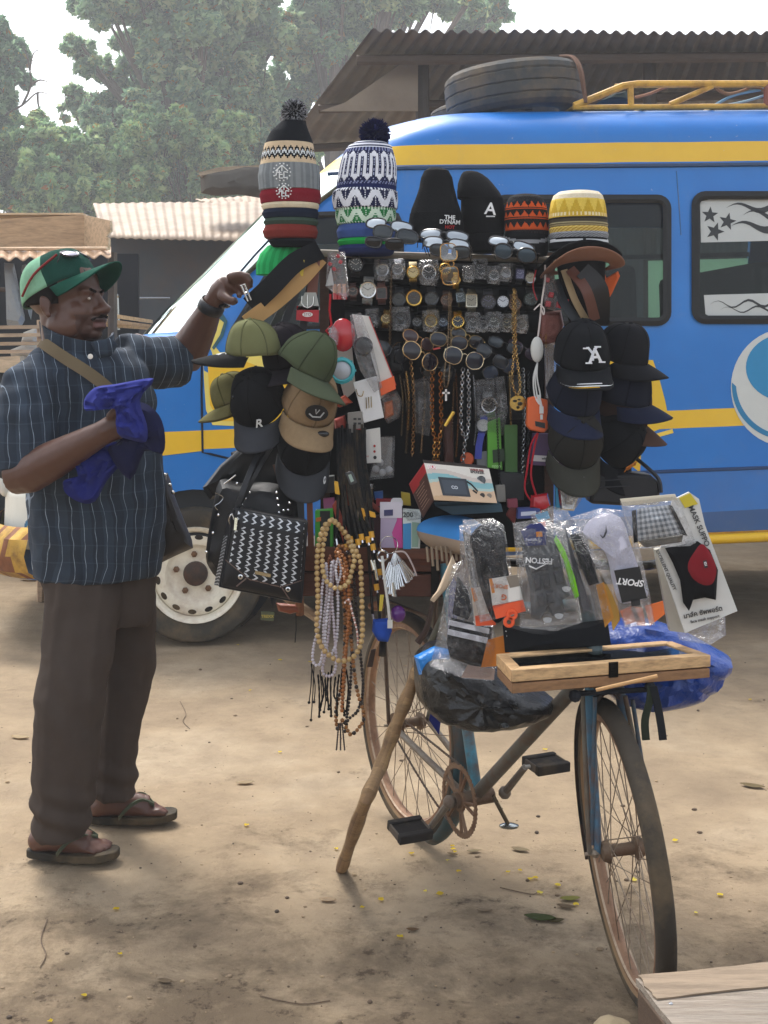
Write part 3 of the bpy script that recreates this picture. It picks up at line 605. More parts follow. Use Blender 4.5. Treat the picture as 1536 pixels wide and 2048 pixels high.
# window gaskets, panes and stickers
def off(pts,d):   # inset polygon in pixels
    cx=sum(p[0] for p in pts)/len(pts); cy=sum(p[1] for p in pts)/len(pts); o=[]
    n=len(pts)
    for i in range(n):
        a=V((*pts[i-1],0)); b=V((*pts[i],0)); c=V((*pts[(i+1)%n],0)); t=(c-a).normalized(); nn=V((-t.y,t.x,0))
        if nn.dot(V((cx,cy,0))-b)<0: nn=-nn
        o.append(tuple((b+nn*d)[:2]))
    return o
def onside(pts,k): return [V((x,yside(z)+k,z)) for x,z in [VPs(a,b,k) for a,b in pts]]
def gasket(pts,name='window_gasket',d=15):
    a=onside(off(pts,-2),-.012); b=onside(off(pts,d),-.012); a2=onside(off(pts,-2),.012); b2=onside(off(pts,d),.012); mid=onside(off(pts,d*.5),-.02)
    m=MB('#0e1012'); m.rings([a2,a,mid,b,b2],True,False,False); 
    return m
def winset(pts,d,sticker=None):
    f=vb(gasket(pts,d=d),'window_frame',GASKET)
    g=MB(); g.prism(onside(off(pts,d-2),.006),(0,.004,0)); vb(g,'pane',GLASS,f)
    return f
winset(dw,10); winset(w1,15); f2=winset(w2,15)
FILM=fin('white window film',.35,var=.04,trans=.3); FILMT=fin('added daylight film',.5,var=.05,trans=.75)
def decal(name,pts,col,k,parent=None,mat=None,t=.0015,plane=onside):
    m=MB(col); m.prism(plane(pts,k),(0,t,0)); return vb(m,name,mat or PLAST,parent)
decal('sticker',[(1400,403)]+[(x,399-(x-1400)*.02) for x in range(1420,1780,40)]+[(1775,394),(1775,476),(1402,485)],'#d6dad8',.0035,f2,FILM)
decal('sticker',[(1408,590),(1770,580),(1770,628),(1420,633),(1411,628)],'#d6dad8',.0035,f2,FILM)
def star(cx,cy,r,a):
    return [(cx+(r if k%2==0 else r*.42)*math.cos(a+PI*k/5),cy+(r if k%2==0 else r*.42)*math.sin(a+PI*k/5)) for k in range(10)]
for cx,cy,r,a in((1420,430,17,-1.5),(1455,443,18,-1.35),(1430,463,19,-1.25)): decal('star_mark',star(cx,cy,r,a),'#15181c',.0018,f2)
def wave(x0,y0,x1,y1,amp,wl,wd):
    up=[];dn=[];n=40
    for i in range(n+1):
        t=i/n;x=x0+(x1-x0)*t;y=y0+(y1-y0)*t-amp*math.sin(2*PI*(x-x0)/wl); w=wd*min(1,t*4)*.5; up.append((x,y-w)); dn.append((x,y+w))
    return up+dn[::-1]
for a in((1452,416,1760,404,8,92,12),(1486,430,1760,430,9,88,13),(1462,452,1760,452,8,95,15),(1420,609,1760,600,7,62,5),(1440,620,1760,612,6,60,4)):
    decal('wave_mark',wave(*a),'#15181c',.0018,f2)
# far-side windows
def farside(x0,z0,x1,z1):
    y=2*YC-.02; m=MB('#d6ecdc'); m.prism([V((x0,y-yside(z0),z0)),V((x1,y-yside(z0),z0)),V((x1,y-yside(z1),z1)),V((x0,y-yside(z1),z1))],(0,.004,0)); vb(m,'daylight_film',FILMT)  # pale translucent sheet added to read as daylight through the far windows
za=VPs(1100,640)[1]; zb=VPs(1100,400)[1]
m=MB('#22262a'); m.box(((2.6),2*YC-.06,(za+zb)/2+.14),(3.4,.02,.03)); vb(m,'window_bar',RUBBER)
for x0 in(1.0,2.05,3.1): farside(x0,za+.03,x0+.8,zb-.2)
# windscreen: part of the same curved front, lying just outside the body
def ringf(z,ins):
    r=ring(z,ins); n=len(r)
    return r
zw0=VP(283,668,.3)[1]; zw1=VP(622,345,.3)[1]
m=MB(); rg=[]
for i in range(25):
    z=zw0+(zw1-zw0)*i/24; r=ring(z,-.012); rg.append(r[58:58+36])
m.rings(rg,False,False,False)
WS=glassmat('windscreen glass',(.75,.85,.82),rough=.05,power=.14,gcol=(.85,1,.95)); vb(m,'windscreen',WS)
m=MB('#2a3330'); 
m.tube([r[0]+V((0,-.004,0)) for r in rg],.012,6,col='#3a3b2c'); vb(m,'windscreen_seal',RUBBER)
m=MB('#8ba396'); rr=[[p+V((.02,.0,0)) for p in r[1:34]] for r in rg[2:22]]; m.rings([[p+V((.035,.02,0)) for p in r] for r in rr],False,False,False); vb(m,'sun_blind',fin('silvery sun blind',.35,metal=.3,var=.05))
# door seam lines, gutter, swage, sill tube
def seam(pts,r=.005,col='#0f1a2c',name='door_seam'):
    m=MB(col); m.tube(onside(pts,-.001),r,5); return vb(m,name,RUBBER)
seam([(404,690),(403,780),(405,905),(420,908),(470,920),(520,935)],.006)
seam([(586,430),(512,508),(462,566),(436,608)],.006,'#0d2038')
seam([(1353,342),(1358,410),(1362,470)],.003,'#3e6f9f','panel_seam')
m=MB('#123a63'); m.tube(onside([(655,348),(800,336),(1000,334),(1300,331),(1800,326)],-.004),.011,6); vb(m,'roof_gutter',VPAINT if False else PLAST)
m=MB('#0f3663'); m.tube(onside([(640,958),(900,955),(1200,948),(1400,940),(1800,926)],.001),.010,6); vb(m,'body_crease',PLAST)
m=MB('#e2b312'); m.tube(onside([(640,1105),(900,1097),(1200,1088),(1440,1078),(1800,1062)],-.02),.026,10); vb(m,'sill_tube',PLAST)
m=MB('#c08a14'); m.tube(onside([(640,1093),(1200,1077),(1440,1067),(1800,1051)],-.005),.008,6); vb(m,'sill_lip',RUST)
m=MB('#e4b81e'); m.prism(onside([(320,870),(404,863),(404,902),(320,912)],-.003),(0,.002,0)); vb(m,'painted_stripe',PLAST)
# painted swirls on the side
YL='#e5b91d'
decal('painted_swirl',[(404,660),(430,630),(452,640),(446,668),(428,690),(440,705),(520,700),(600,760),(600,850),(470,852),(425,850),(412,820),(408,760)],'#e8d56a',-.0028)
decal('painted_swirl',[(415,720),(470,715),(590,760),(590,845),(440,842),(420,810)],YL,-.0045)
decal('painted_swirl',[(432,632),(448,645),(440,670),(424,695),(428,700),(447,672),(455,642),(444,624)],'#1d5560',-.006)
decal('painted_flame',[(1180,720),(1306,720),(1318,755),(1330,800),(1340,850),(1300,866),(1240,875),(1180,870)],'#dfb71f',-.0028)
decal('painted_flame',[(1240,870),(1285,862),(1280,945),(1255,925)],'#d8ac1c',-.0028)
decal('painted_flame',[(1270,878),(1310,868),(1345,858),(1347,866),(1310,876),(1275,886)],'#eccb4a',-.0042)
cc=[(1462+112*(1-math.cos(t))*1.0,775+115*math.sin(t)) for t in [PI*2*k/40 for k in range(40)]]
decal('painted_disc',[(1574+112*math.cos(t),775+118*math.sin(t)) for t in [2*PI*k/48 for k in range(48)]],'#c9cdca',-.0028)
decal('painted_crescent',[(1574+82*math.cos(t),735+68*math.sin(t)) for t in [2*PI*k/40 for k in range(40)]],'#1583b8',-.0045)
arc=[(1574+110*math.cos(t),772+108*math.sin(t)) for t in [PI*(1.02-.5*k/20) for k in range(21)]]; arc2=[(1574+102*math.cos(t),766+104*math.sin(t)) for t in [PI*(.52+.46*k/20) for k in range(21)]]
decal('painted_crescent',arc+arc2,'#1478a8',-.0045)
# white-and-yellow nose paint, bumper, headlamp
m=MB('#d3d6c6'); 
rg=[]
def npnt(u,v):
    z=VP(10,1090,.3)[1]+(VP(10,960,.3)[1]-VP(10,1090,.3)[1])*v; r=ring(z,-.004)[52:77]; q=u*23.99; k=int(q); return r[k].lerp(r[k+1],q-k)
m.grid(npnt,130,60,colfn=lambda u,v:'#d9d9cf' if NZ.noise(V((u*2.6+3,v*2.2,4)))>-.05 else ('#2b6f94' if NZ.noise(V((u*2.6+3,v*2.2,4)))>-.14 else '#dfc23f'))
NOP=(lambda *a,**k:0)
NOP(rg,False,False,False,colfn=lambda i,k:'#d9d9cf' if NZ.noise(V((i*.16,k*.2,4)))>-.02 else ('#2b6f94' if NZ.noise(V((i*.16,k*.2,4)))>-.09 else '#dfc23f')); vb(m,'nose_panel',PLAST)
m=MB('#c79a2e'); rg=[]
for z,ins in((.38,-.05),(.42,-.1),(.5,-.115),(.58,-.1),(.63,-.05)): r=ring(max(.36,z),ins); rg.append([V((p.x,p.y,z)) for p in r[57:57+44]])
m.rings(rg,False,False,False,colfn=lambda i,k:'#b8923c' if NZ.noise(V((i*.9,k*.5,2)))>-.02 else '#7d4a28'); vb(m,'bumper',RUST)
m=MB('#cfd4d6'); hp=ring(.85,-.02)[70]; m.sphere(hp,(.06,.11,.11),14); vb(m,'headlamp',GLOSSY)
# wheels
def road_wheel(parentloc,drv=True):
    T=bpy.data.objects.new('wheel',None); COL.objects.link(T); T.parent=VAN; T.location=parentloc; WL[T]=V((0,0,0))
    t=MB('#3d3932'); prof=[(.235,.0),(.262,-.012),(.30,-.022),(.325,-.018),(.338,.0),(.341,.03),(.341,.17),(.335,.2),(.30,.22),(.235,.2)]
    M=MX.Rotation(R(-90),4,'X')   # lathe z -> +y
    t.lathe([(r,z) for r,z in prof],M,56,cap0=False,cap1=False); t.build('tyre',RUBBER,T,local=True)
    rm=MB('#e6dfcc'); rm.lathe([(.205,.075),(.212,.02),(.222,-.004),(.238,-.012),(.243,.0),(.235,.03)],M,48,cap0=False,cap1=False); rm.build('rim',RUSTW,T,local=True)
    d=MB('#e6dfcc'); NA=48; pr=[(.212,.05),(.205,.03),(.19,.022),(.165,.022),(.15,.026),(.135,.05),(.12,.058),(.085,.06),(.06,.058)]
    d.lathe(pr,M,NA,cap0=False,cap1=False); disc=d.build('disc',RUSTW,T,local=True)
    hb=MB('#3b2d25'); hb.lathe([(.062,.055),(.06,.035),(.045,.026),(.001,.022)],M,24,cap0=False,cap1=True); hb.build('hub_cap',RUST,T,local=True)
    for k in range(14):
        a=2*PI*k/14+.1; q=MB('#0d0c0c'); c=V((.186*math.cos(a),.0205,.186*math.sin(a))); ax=V((math.cos(a),0,math.sin(a))); tg=V((-math.sin(a),0,math.cos(a)))
        q.prism([c+ax*.012*math.cos(u)+tg*.021*math.sin(u) for u in [2*PI*j/14 for j in range(14)]],(0,.006,0)); q.build('vent_hole',RUBBER,T,local=True)
    for k in range(5):
        a=2*PI*k/5+.35; q=MB('#6f5136'); c=V((.098*math.cos(a),.05,.098*math.sin(a))); q.lathe([(.016,.01),(.016,-.006),(.01,-.012),(.001,-.014)],MX.Translation(c)@M,6); q.build('wheel_nut',RUST,T,local=True)
    return T
RUSTW=fin('chipped white wheel paint',.5,var=.1,vscale=16,dirt='#8a5a33',dscale=9,damt=.4,bump=.15,bscale=90)
road_wheel((WHC[0],.02,WHC[1])); road_wheel((WHC[0]+3.95,.02,WHC[1]))
m=MB('#b9a98f'); m.tube([(WHC[0]-.02,.25,WHC[1]+.14),(WHC[0]-.03,.3,WHC[1]+.5)],.016,8); m.tube([(WHC[0]-.02,.25,WHC[1]+.1),(WHC[0]-.03,.3,WHC[1]+.3)],.028,8,col='#2a2725'); vb(m,'shock_absorber',MET)
# roof rack (fixed to the van)
RK=bpy.data.objects.new('roof_rack',None); COL.objects.link(RK); RK.parent=VAN; WL[RK]=V((0,0,0))
def rk(px,py,y): x,z=VP(px,py,y); return V((x,y,z))
yk=.30
def bar(pts,r,name='rack_bar',col='#d0a03e',y=yk):
    m=MB(col); m.tube([rk(a,b,y) for a,b in pts],r,8); m.build(name,RACK,RK,local=True)
RACK=fin('faded yellow rack paint',.5,var=.15,vscale=18,dirt='#6e4b2a',dscale=12,damt=.6)
bar([(1146,215),(1800,210)],.015); bar([(1148,212),(1246,172),(1275,168),(1536,168),(1800,168)],.02); bar([(1340,209),(1425,172)],.016)
bar([(1262,212),(1261,172)],.018); bar([(1534,212),(1534,166)],.02,col='#8a4a38'); bar([(1640,212),(1720,172)],.016)
bar([(1146,215),(1800,210)],.013,y=1.6); bar([(1230,172),(1800,168)],.015,y=1.6)
for x in(1150,1290,1430,1570): 
    m=MB('#c79a3c'); m.tube([rk(x,213,yk),V((rk(x,213,yk).x,1.6,rk(x,213,yk).z))],.012,6); m.build('cross_bar',RACK,RK,local=True)
# things lying on the roof (world space, standing free of the van)
def vw(px,py,y): x,z=VP(px,py,y); return VM@V((x,y,z))
def big_tyre(loc,rad,wd,lb,tilt):
    m=MB('#47494a'); M=VM.to_3x3().to_4x4()@MX.Rotation(R(tilt),4,'Y')
    n=96
    pr=[(rad*.62,.0),(rad*.7,-.006),(rad*.9,.0),(rad*.975,wd*.1),(rad*.995,wd*.2),(rad*.975,wd*.24),(rad*1.0,wd*.27),(rad*1.0,wd*.46),(rad*.98,wd*.49),(rad*1.0,wd*.52),(rad*1.0,wd*.72),(rad*.978,wd*.75),(rad*.995,wd*.79),(rad*.975,wd*.9),(rad*.9,wd),(rad*.7,wd*1.005),(rad*.62,wd)]
    rg=[]
    for j,(r,z) in enumerate(pr):
        ringp=[]
        for k in range(n):
            a=2*PI*k/n; rr=r
            if j in(3,4,12,13) and k%3==0: rr=r*.988
            zz=z+(wd*.012*math.sin(a*22) if j in(5,8,11) else 0); ringp.append(V(loc)+M@V((rr*math.cos(a),rr*math.sin(a),zz)))
        rg.append(ringp)
    rg.append(rg[0]); m.rings(rg,True,False,False); return m.build('tyre',RUBBER,label=lb,cat='tyre',group='tyres on the minibus roof',ang=30)
TOPL=lambda px,y: VM@V((VP(px,218,y)[0],y,ZT))
c1=TOPL(1032,.66); tr_=(1171-891)/2/F*c1.y*.985
big_tyre(c1+V((0,0,.005)),tr_,.25,'large worn black tyre lying flat on the roof beside the rack',-4)
c2=TOPL(985,1.2); big_tyre(c2+V((0,0,.0)),tr_*.98,.15,'smaller tyre mostly hidden behind the large one on the roof',0)
m=MB('#6b5347'); pts=[c1+V((x,y,z)) for x,y,z in((.26,-.28,.245),(.30,-.22,.25),(.34,-.2,.16),(.39,-.22,.0))]
m.tube(smoothpts([vw(1128,112,.55),vw(1150,116,.45),vw(1163,140,.35),vw(1168,170,.3),vw(1172,205,.28)],6),.009,6); m.tube(smoothpts([vw(1120,112,.6),vw(1143,114,.45),vw(1158,140,.35),vw(1170,205,.28)],6),.007,6); m.build('rope',CLOTH,label='brown rope over the edge of the large tyre',cat='rope')
for i,(pts,r,c,lb) in enumerate([([(1270,195),(1300,187),(1340,172),(1390,164),(1420,168)],.008,'#9a7766','brown rope slung along the yellow roof rack'),([(1425,170),(1440,182),(1460,188),(1490,180),(1505,172),(1536,186)],.01,'#8c6f5c','slack brown rope drooping from the rack top rail'),([(1430,210),(1470,190),(1530,178)],.008,'#6f93b0','blue grey cord slanting up across the rack'),([(1450,211),(1500,200),(1560,180)],.007,'#8aa4b5','pale cord running low across the rack')]):
    m=MB(c); m.tube(smoothpts([vw(a,b,.33) for a,b in pts],6),r,6); m.build('rope',CLOTH,label=lb,cat='rope',group='ropes tied on the roof rack')
m=MB('#3b4442'); m.pillow([vw(1185,212,.8),vw(1215,196,.8),vw(1250,188,.8),(vw(1258,212,.8))],.3,4,.02,1); m.build('dark_bundle',CLOTH,label='dark bundle tied behind the rack\'s slanted front bar',cat='bundle')
# ---------- bicycle
H=V((.421,-.907,0)); RG=V((-.907,-.421,0)); UP=V((0,0,1))
RH=V((.078,3.76,.33)); BBp=V((.251,3.36,.245)); FH=V((.531,2.784,.33))
BK=thing('bicycle','old rusty roadster bicycle carrying the vendor\'s goods','bicycle',(.3,3.3,0))
PT=fin('worn teal bicycle paint',.5,var=.25,vscale=22,dirt='#5a3d28',dscale=13,damt=.95,bump=.2,bscale=120)
def bwheel(c,ax,R_=.33,seed=0):
    ax=ax.normalized(); up=(UP-ax*UP.dot(ax)).normalized(); fw=up.cross(ax)
    T=bpy.data.objects.new('wheel',None); COL.objects.link(T); T.parent=BK; T.location=c-WL[BK]; WL[T]=c
    Mx=MX(((fw.x,ax.x,up.x,0),(fw.y,ax.y,up.y,0),(fw.z,ax.z,up.z,0),(0,0,0,1)))
    LM=MX.Translation(c)@Mx@MX.Rotation(R(-90),4,'X')
    t=MB('#3f3a33'); n=72; prof=[(R_-.038+ .0,-.012),(R_-.03,-.019),(R_-.016,-.0215),(R_-.006,-.017),(R_-.001,-.009),(R_,0),(R_-.001,.009),(R_-.006,.017),(R_-.016,.0215),(R_-.03,.019),(R_-.038,.012)]
    t.lathe(prof,LM,n,cap0=False,cap1=False,colfn=lambda i,k:'#8a6f54' if i in(0,9) else '#3f3931'); t.build('tyre',RUBBER,T)
    r=MB('#9c8066'); r.lathe([(R_-.036,-.0135),(R_-.047,-.0155),(R_-.05,-.011),(R_-.054,-.006),(R_-.055,0),(R_-.054,.006),(R_-.05,.011),(R_-.047,.0155),(R_-.036,.0135)],LM,n,cap0=False,cap1=False,colfn=lambda i,k:'#b9a48c' if i in(1,6) else '#94735a'); r.build('rim',RUST,T)
    h=MB('#6d5a48'); h.lathe([(.012,-.05),(.02,-.046),(.026,-.033),(.026,-.03),(.014,-.026),(.013,.026),(.026,.03),(.026,.033),(.02,.046),(.012,.05)],LM,20); h.build('hub',RUST,T)
    a=MB('#8b7f70'); a.tube([c-ax*.085,c+ax*.085],.0045,8); a.sphere(c-ax*.062,.011,8); a.sphere(c+ax*.062,.011,8); a.build('axle',RUST,T)
    for k in range(36):
        th=2*PI*k/36+.05; sgn=1 if k%2 else -1; tw=(.55 if (k//2)%2 else -.55)
        hp=LM@V((.025*math.cos(th+tw*2),.025*math.sin(th+tw*2),sgn*.031)); rp=LM@V(((R_-.052)*math.cos(th),(R_-.052)*math.sin(th),sgn*.004))
        m=MB('#8d7e6c'); m.tube([hp,rp],.0013,4,caps=False); m.build('spoke',RUST,T)
    return T,LM
TW,LMr=bwheel(RH,RG)
fax=V((-1,-.075,-.1)); _,LMf=bwheel(FH,fax)
def btube(name,pts,r,col='#4d6a70',mat=None,n=10): 
    m=MB(col); m.tube(pts,r,n); return m.build(name,mat or PT,BK)
fup=(UP-fax.normalized()*UP.dot(fax.normalized())).normalized(); ffw=fup.cross(fax.normalized())
if ffw.y>0: ffw=-ffw
crown=FH+fup*.372-ffw*.02; headlo=crown+V((-.008,.012,.02)); headhi=headlo+V((-.03,.045,.16)); seatc=BBp+V((-.065,.14,.47))
btube('down_tube',[headlo+V((0,.01,.02)),BBp+V((0,0,.01))],.0175,'#5c5a52')
btube('top_tube',[headhi+V((0,.0,-.02)),seatc],.0145,'#4d6a70')
btube('seat_tube',[BBp,seatc,seatc+V((-.015,.03,.13))],.016,'#3f7f92')
btube('head_tube',[headlo,headhi],.019,'#4b5a5c')
ea=RG
for s in(-1,1):
    btube('chain_stay',smoothpts([RH+ea*.06*s,RH.lerp(BBp,.5)+ea*.045*s,BBp+ea*.025*s],4),.0095,'#7b7062')
    btube('seat_stay',[RH+ea*.06*s,seatc+ea*.02*s],.008,'#6b7068')
    fa=fax.normalized()
    btube('fork_blade',smoothpts([crown+fa*.032*s,FH+fup*.2+fa*.043*s-ffw*.02,FH+fup*.06+fa*.052*s-ffw*.0,FH+fa*.057*s+ffw*.0],5),[.012-.0045*i/15 for i in range(16)],'#3f6f8c' )
    btube('carrier_stay',[FH+fa*.075*s,P(1165 if s>0 else 1250,1392,2.78)],.0055,'#5f5a50')
btube('fork_crown',[crown-fa*.036,crown+fa*.036],.015,'#6a5a4a')
btube('stem',[headhi,headhi+V((-.02,.03,.08))],.011,'#9a9a98',MET)
hb=headhi+V((-.02,.02,.07)); 
btube('handlebar',smoothpts([hb+V((-.20,.13,.0)),hb+V((-.17,.04,.0)),hb,hb+V((.17,-.02,0)),hb+V((.22,.08,.0))],5),.011,'#3f3d3a',MET)
for k,(px,py,Y) in enumerate(((1190,1393,2.76),(1265,1400,2.8))): btube('front_stay',[P(px,py,Y),FH+fa*(.07-.14*k)+V((0,0,.02))],.005,'#37586c')
# mudguards
def guard(c,ax,a0,a1,r,w,col,name):
    ax=ax.normalized();up=(UP-ax*UP.dot(ax)).normalized();fw=up.cross(ax)
    if fw.y>0: fw=-fw
    m=MB(col)
    def f(u,v):
        a=R(a0+(a1-a0)*u); q=(v-.5)*2; rr=r-.016*q*q
        return c+(fw*math.cos(a)+up*math.sin(a))*rr+ax*(q*w/2)
    m.grid(f,24,6); return m.build(name,PT,BK,solid=.0015)
guard(FH,fax,88,205,.352,.05,'#191919','front_mudguard')
guard(RH,RG,-62,62,.352,.06,'#2b474d','rear_mudguard')
# chain wheel, chain, cranks, pedals
cwc=BBp+RG*.055; CM=MX.Translation(cwc)@MX(((H.x,RG.x,0,0),(H.y,RG.y,0,0),(0,0,1,0),(0,0,0,1)))@MX.Rotation(R(-90),4,'X')
m=MB('#7a604a'); n=96
outer=[((.098 if k%2 else .094)*math.cos(2*PI*k/n),(.098 if k%2 else .094)*math.sin(2*PI*k/n)) for k in range(n)]
m.rings([[CM@V((x*s,y*s,z)) for x,y in outer] for s,z in((.86,-.002),(1,-.002),(1,.002),(.86,.002),(.86,-.002))],True,False,False)
for k in range(5):
    a=2*PI*k/5
    for d in(-.16,.16): m.tube([CM@V((.02*math.cos(a),.02*math.sin(a),0)),CM@V((.085*math.cos(a+d),.085*math.sin(a+d),0))],.0048,6)
m.lathe([(.03,-.004),(.03,.004)],CM,20); m.build('chain_wheel',RUST,BK)
m=MB('#6d5c4c'); m.tube([BBp-RG*.045,BBp+RG*.07],.021,12); m.build('bottom_bracket',RUST,BK)
m=MB('#4a3c30'); cg=RH+RG*.05
for s in(-1,1): 
    q=[cg+UP*.034*s-H*.0,cwc+UP*.095*s]; pp=[q[0].lerp(q[1],i/60) for i in range(61)]
    m.tube([p+UP*(-.012*math.sin(PI*i/60) if s<0 else 0) for i,p in enumerate(pp)],[.0038 if i%2 else .0026 for i in range(61)],5)
m.build('chain',RUST,BK)
m=MB('#5d4a3a'); m.lathe([(.034,-.003),(.034,.003)],MX.Translation(cg)@CM.to_3x3().to_4x4(),18); m.build('sprocket',RUST,BK)
def crank(s):
    o=BBp+RG*(.085*s); e=o+(-H*.105-UP*.1)*s; m=MB('#7d7468'); m.tube([o,e],[.011,.009],8); m.sphere(o,.018,10); m.build('crank',RUST,BK)
    pc=e+RG*.065*s; T=MB('#2e2b29'); A=RG; 
    Mx=MX(((H.x,A.x,0,0),(H.y,A.y,0,0),(0,0,1,0),(0,0,0,1)))
    Mt=Mx@MX.Rotation(R(12 if s>0 else 4),4,'Y')
    T.box(pc+Mt@V((.034,0,0)),(.018,.1,.026),Mt); T.box(pc+Mt@V((-.034,0,0)),(.018,.1,.026),Mt); T.box(pc+Mt@V((0,.047,0)),(.06,.006,.022),Mt,col='#5a5148'); T.box(pc+Mt@V((0,-.047,0)),(.06,.006,.022),Mt,col='#5a5148'); T.box(pc,(.05,.092,.016),Mt,col='#24211f'); T.tube([e,pc],.006,6,col='#a9a49c')
    T.build('pedal',RUBBER,BK,bevel=.003)
crank(1); crank(-1)
m=MB('#6b665e'); a=P(985,1590,3.36); b=P(1018,1652,3.37); m.tube([a,b],.006,7); m.sphere(b,(.028,.018,.008),10,col='#9aa0a0'); m.build('kickstand',MET,BK)
# saddle
sc_=P(925,1062,3.42); m=MB()
def sad(u,v):
    a=2*PI*v; L_=.15; w=.02+.085*min(1,max(0,1-u*1.15))**.8 if u>.0 else .1; w=.105*(1-u)**1.1+.022
    x=-.13+.27*u; e=math.sqrt(max(0,1-(abs(2*u-1))**4)); 
    p=V((x,w*e*math.cos(a),(.045 if math.sin(a)>0 else .07)*e*math.sin(a)*(1-.45*u)-.02*u)); return p
Ms=MX.Translation(sc_)@MX(((H.x,RG.x,0,0),(H.y,RG.y,0,0),(0,0,1,0),(0,0,0,1)))
m.grid(lambda u,v:Ms@sad(min(.995,max(.005,u)),v),20,26,colfn=lambda u,v:'#3f86c8' if v<.52 else '#a08e7c'); sdl=m.build('saddle',CLOTH,BK)
m=MB('#8b7a66'); 
for i in range(16):
    p=sc_+V((-.1+.013*i,-.055+.004*i,-.035)); m.tube([p,p+V((.004,-.006,-.04-.012*(i%3)))],.004,5)
m.build('saddle_fringe',CLOTH,BK)
# luggage carrier under the goods
m=MB('#5a4a3c'); 
for s in(-1,1): m.tube([RH+RG*.07*s,RH+RG*.09*s+V((0,0,.38)),RH+RG*.09*s+H*.3+V((0,0,.38))],.006,6)
m.build('rear_carrier',RUST,BK)
# ---------- things around the bicycle
m=MB('#7c5f3f'); pts=[P(838,1335,3.12),P(800,1430,3.1),P(762,1530,3.08),P(724,1620,2.98),G(683,1738)+V((0,0,.0))]
sp=smoothpts(pts,6); m.tube(sp,[.0165+.002*math.sin(i*1.7) for i in range(len(sp))],10,colfn=lambda i,k:mixc('#6b4f34','#a3855c',.5+.6*NZ.noise(V((i*.6,k*.5,0))))); m.build('prop_stick',WOOD,label='bent wooden stick propping the bicycle upright',cat='stick')
TRY=thing('glass_top_case','shallow wooden case with glass lid fixed over the front wheel','display case',(.47,2.75,.70))
FL,FR,BR_,BL=V((.267,2.62,.77)),V((.72,2.754,.77)),V((.662,2.90,.77)),V((.248,2.765,.77))
def quad(z0,z1,t=0): 
    return [p+V((0,0,z0)) for p in(FL,FR,BR_,BL)],[p+V((0,0,z1)) for p in(FL,FR,BR_,BL)]
def inset(d):
    c=(FL+FR+BR_+BL)/4; return [FL+(FR-FL).normalized()*d+(BL-FL).normalized()*d,FR+(FL-FR).normalized()*d+(BR_-FR).normalized()*d,BR_+(BL-BR_).normalized()*d+(FR-BR_).normalized()*d,BL+(BR_-BL).normalized()*d+(FL-BL).normalized()*d]
O4=[FL,FR,BR_,BL];I4=inset(.026)
def frame(z0,z1,O,I,col,name,parent=TRY):
    for i in range(4):
        j=(i+1)%4; m=MB(col[i%2]); 
        m.hexa([O[i]+UP*z0,O[j]+UP*z0,I[j]+UP*z0,I[i]+UP*z0],[O[i]+UP*z1,O[j]+UP*z1,I[j]+UP*z1,I[i]+UP*z1]); m.build(name,WOODP,parent,bevel=.0015)
WOODP=fin('pale planed wood',.6,var=.3,vscale=16,stretch=(2.5,10,16),bump=.25,bscale=40,dirt='#5b4128',dscale=7,damt=.55)
frame(-.026,0,O4,I4,['#caa678','#b89468'],'lid_rail'); 
I5=inset(.012); frame(-.05,-.029,[p.lerp(sum(O4,V())/4,.008) for p in O4],I5,['#8f6a47','#7b5839'],'tray_side')
m=MB('#4a3a2a'); b=[p-UP*.05 for p in I5]; m.hexa(b,[p+UP*.004 for p in b]); m.build('tray_bottom',WOOD,TRY)
m=MB('#3b3f38'); b=[p-UP*.030 for p in I4]; m.hexa(b,[p+UP*.006 for p in b]); m.bump(.001,90); m.build('lining',CLOTH,TRY)
m=MB(); b=[p-UP*.006 for p in I4]; m.hexa(b,[p+UP*.003 for p in b]); m.build('glass_lid',glassmat('dusty case glass',(.22,.27,.26),rough=.06,power=.22),TRY)
m=MB('#1b1b1d'); k=.475; q=FL.lerp(FR,k); dd=(FR-FL).normalized(); nn=V((dd.y,-dd.x,0)); m.hexa([q+nn*.002-UP*.032,q+dd*.022+nn*.002-UP*.032,q+dd*.022-UP*.032,q-UP*.032],[q+nn*.002+UP*.001,q+dd*.022+nn*.002+UP*.001,q+dd*.022+UP*.001,q+UP*.001]); m.build('hasp',MET,TRY)
m=MB('#c59a68'); m.tube([P(1192,1380,2.64),P(1315,1352,2.63)],[.004,.0045],7); m.build('bamboo_peg',WOOD,label='thin bamboo peg pushed through the case hasp',cat='peg')
m=MB('#23252a'); m.tube([P(1140,1388,2.7),P(1310,1378,2.74)],.006,7); m.sphere(P(1150,1392,2.68),.014,8); m.sphere(P(1300,1374,2.72),.013,8); m.build('tie_strap',CLOTH,TRY)
for pts,lb,c in(([(1302,1372),(1300,1400),(1290,1440),(1292,1480)],'short green black strap end hanging under the case','#2c3328'),([(1306,1372),(1315,1410),(1322,1450),(1326,1480)],'long black strap end hanging under the case','#202226')):
    m=MB(c); m.ribbon(smoothpts([P(x,y,2.7) for x,y in pts],4),V((.017,.004,0)),.003); m.build('strap_end',CLOTH,label=lb,cat='strap',group='strap ends under the case')
m=MB(); m.pillow(ppoly(smoothpx:=[(a.x,a.y) for a in smoothpts([V((835,1300,0)),V((880,1290,0)),V((990,1335,0)),V((1050,1370,0)),V((1105,1395,0)),V((1100,1420,0)),V((1040,1442,0)),V((960,1450,0)),V((880,1432,0)),V((838,1400,0)),V((828,1345,0))],4,True)],3.02),.3,8,.016,4,col='#1c1d1e'); m.build('bin_bag',BAGP,label='stuffed black plastic bag hanging over the down tube',cat='plastic bag')
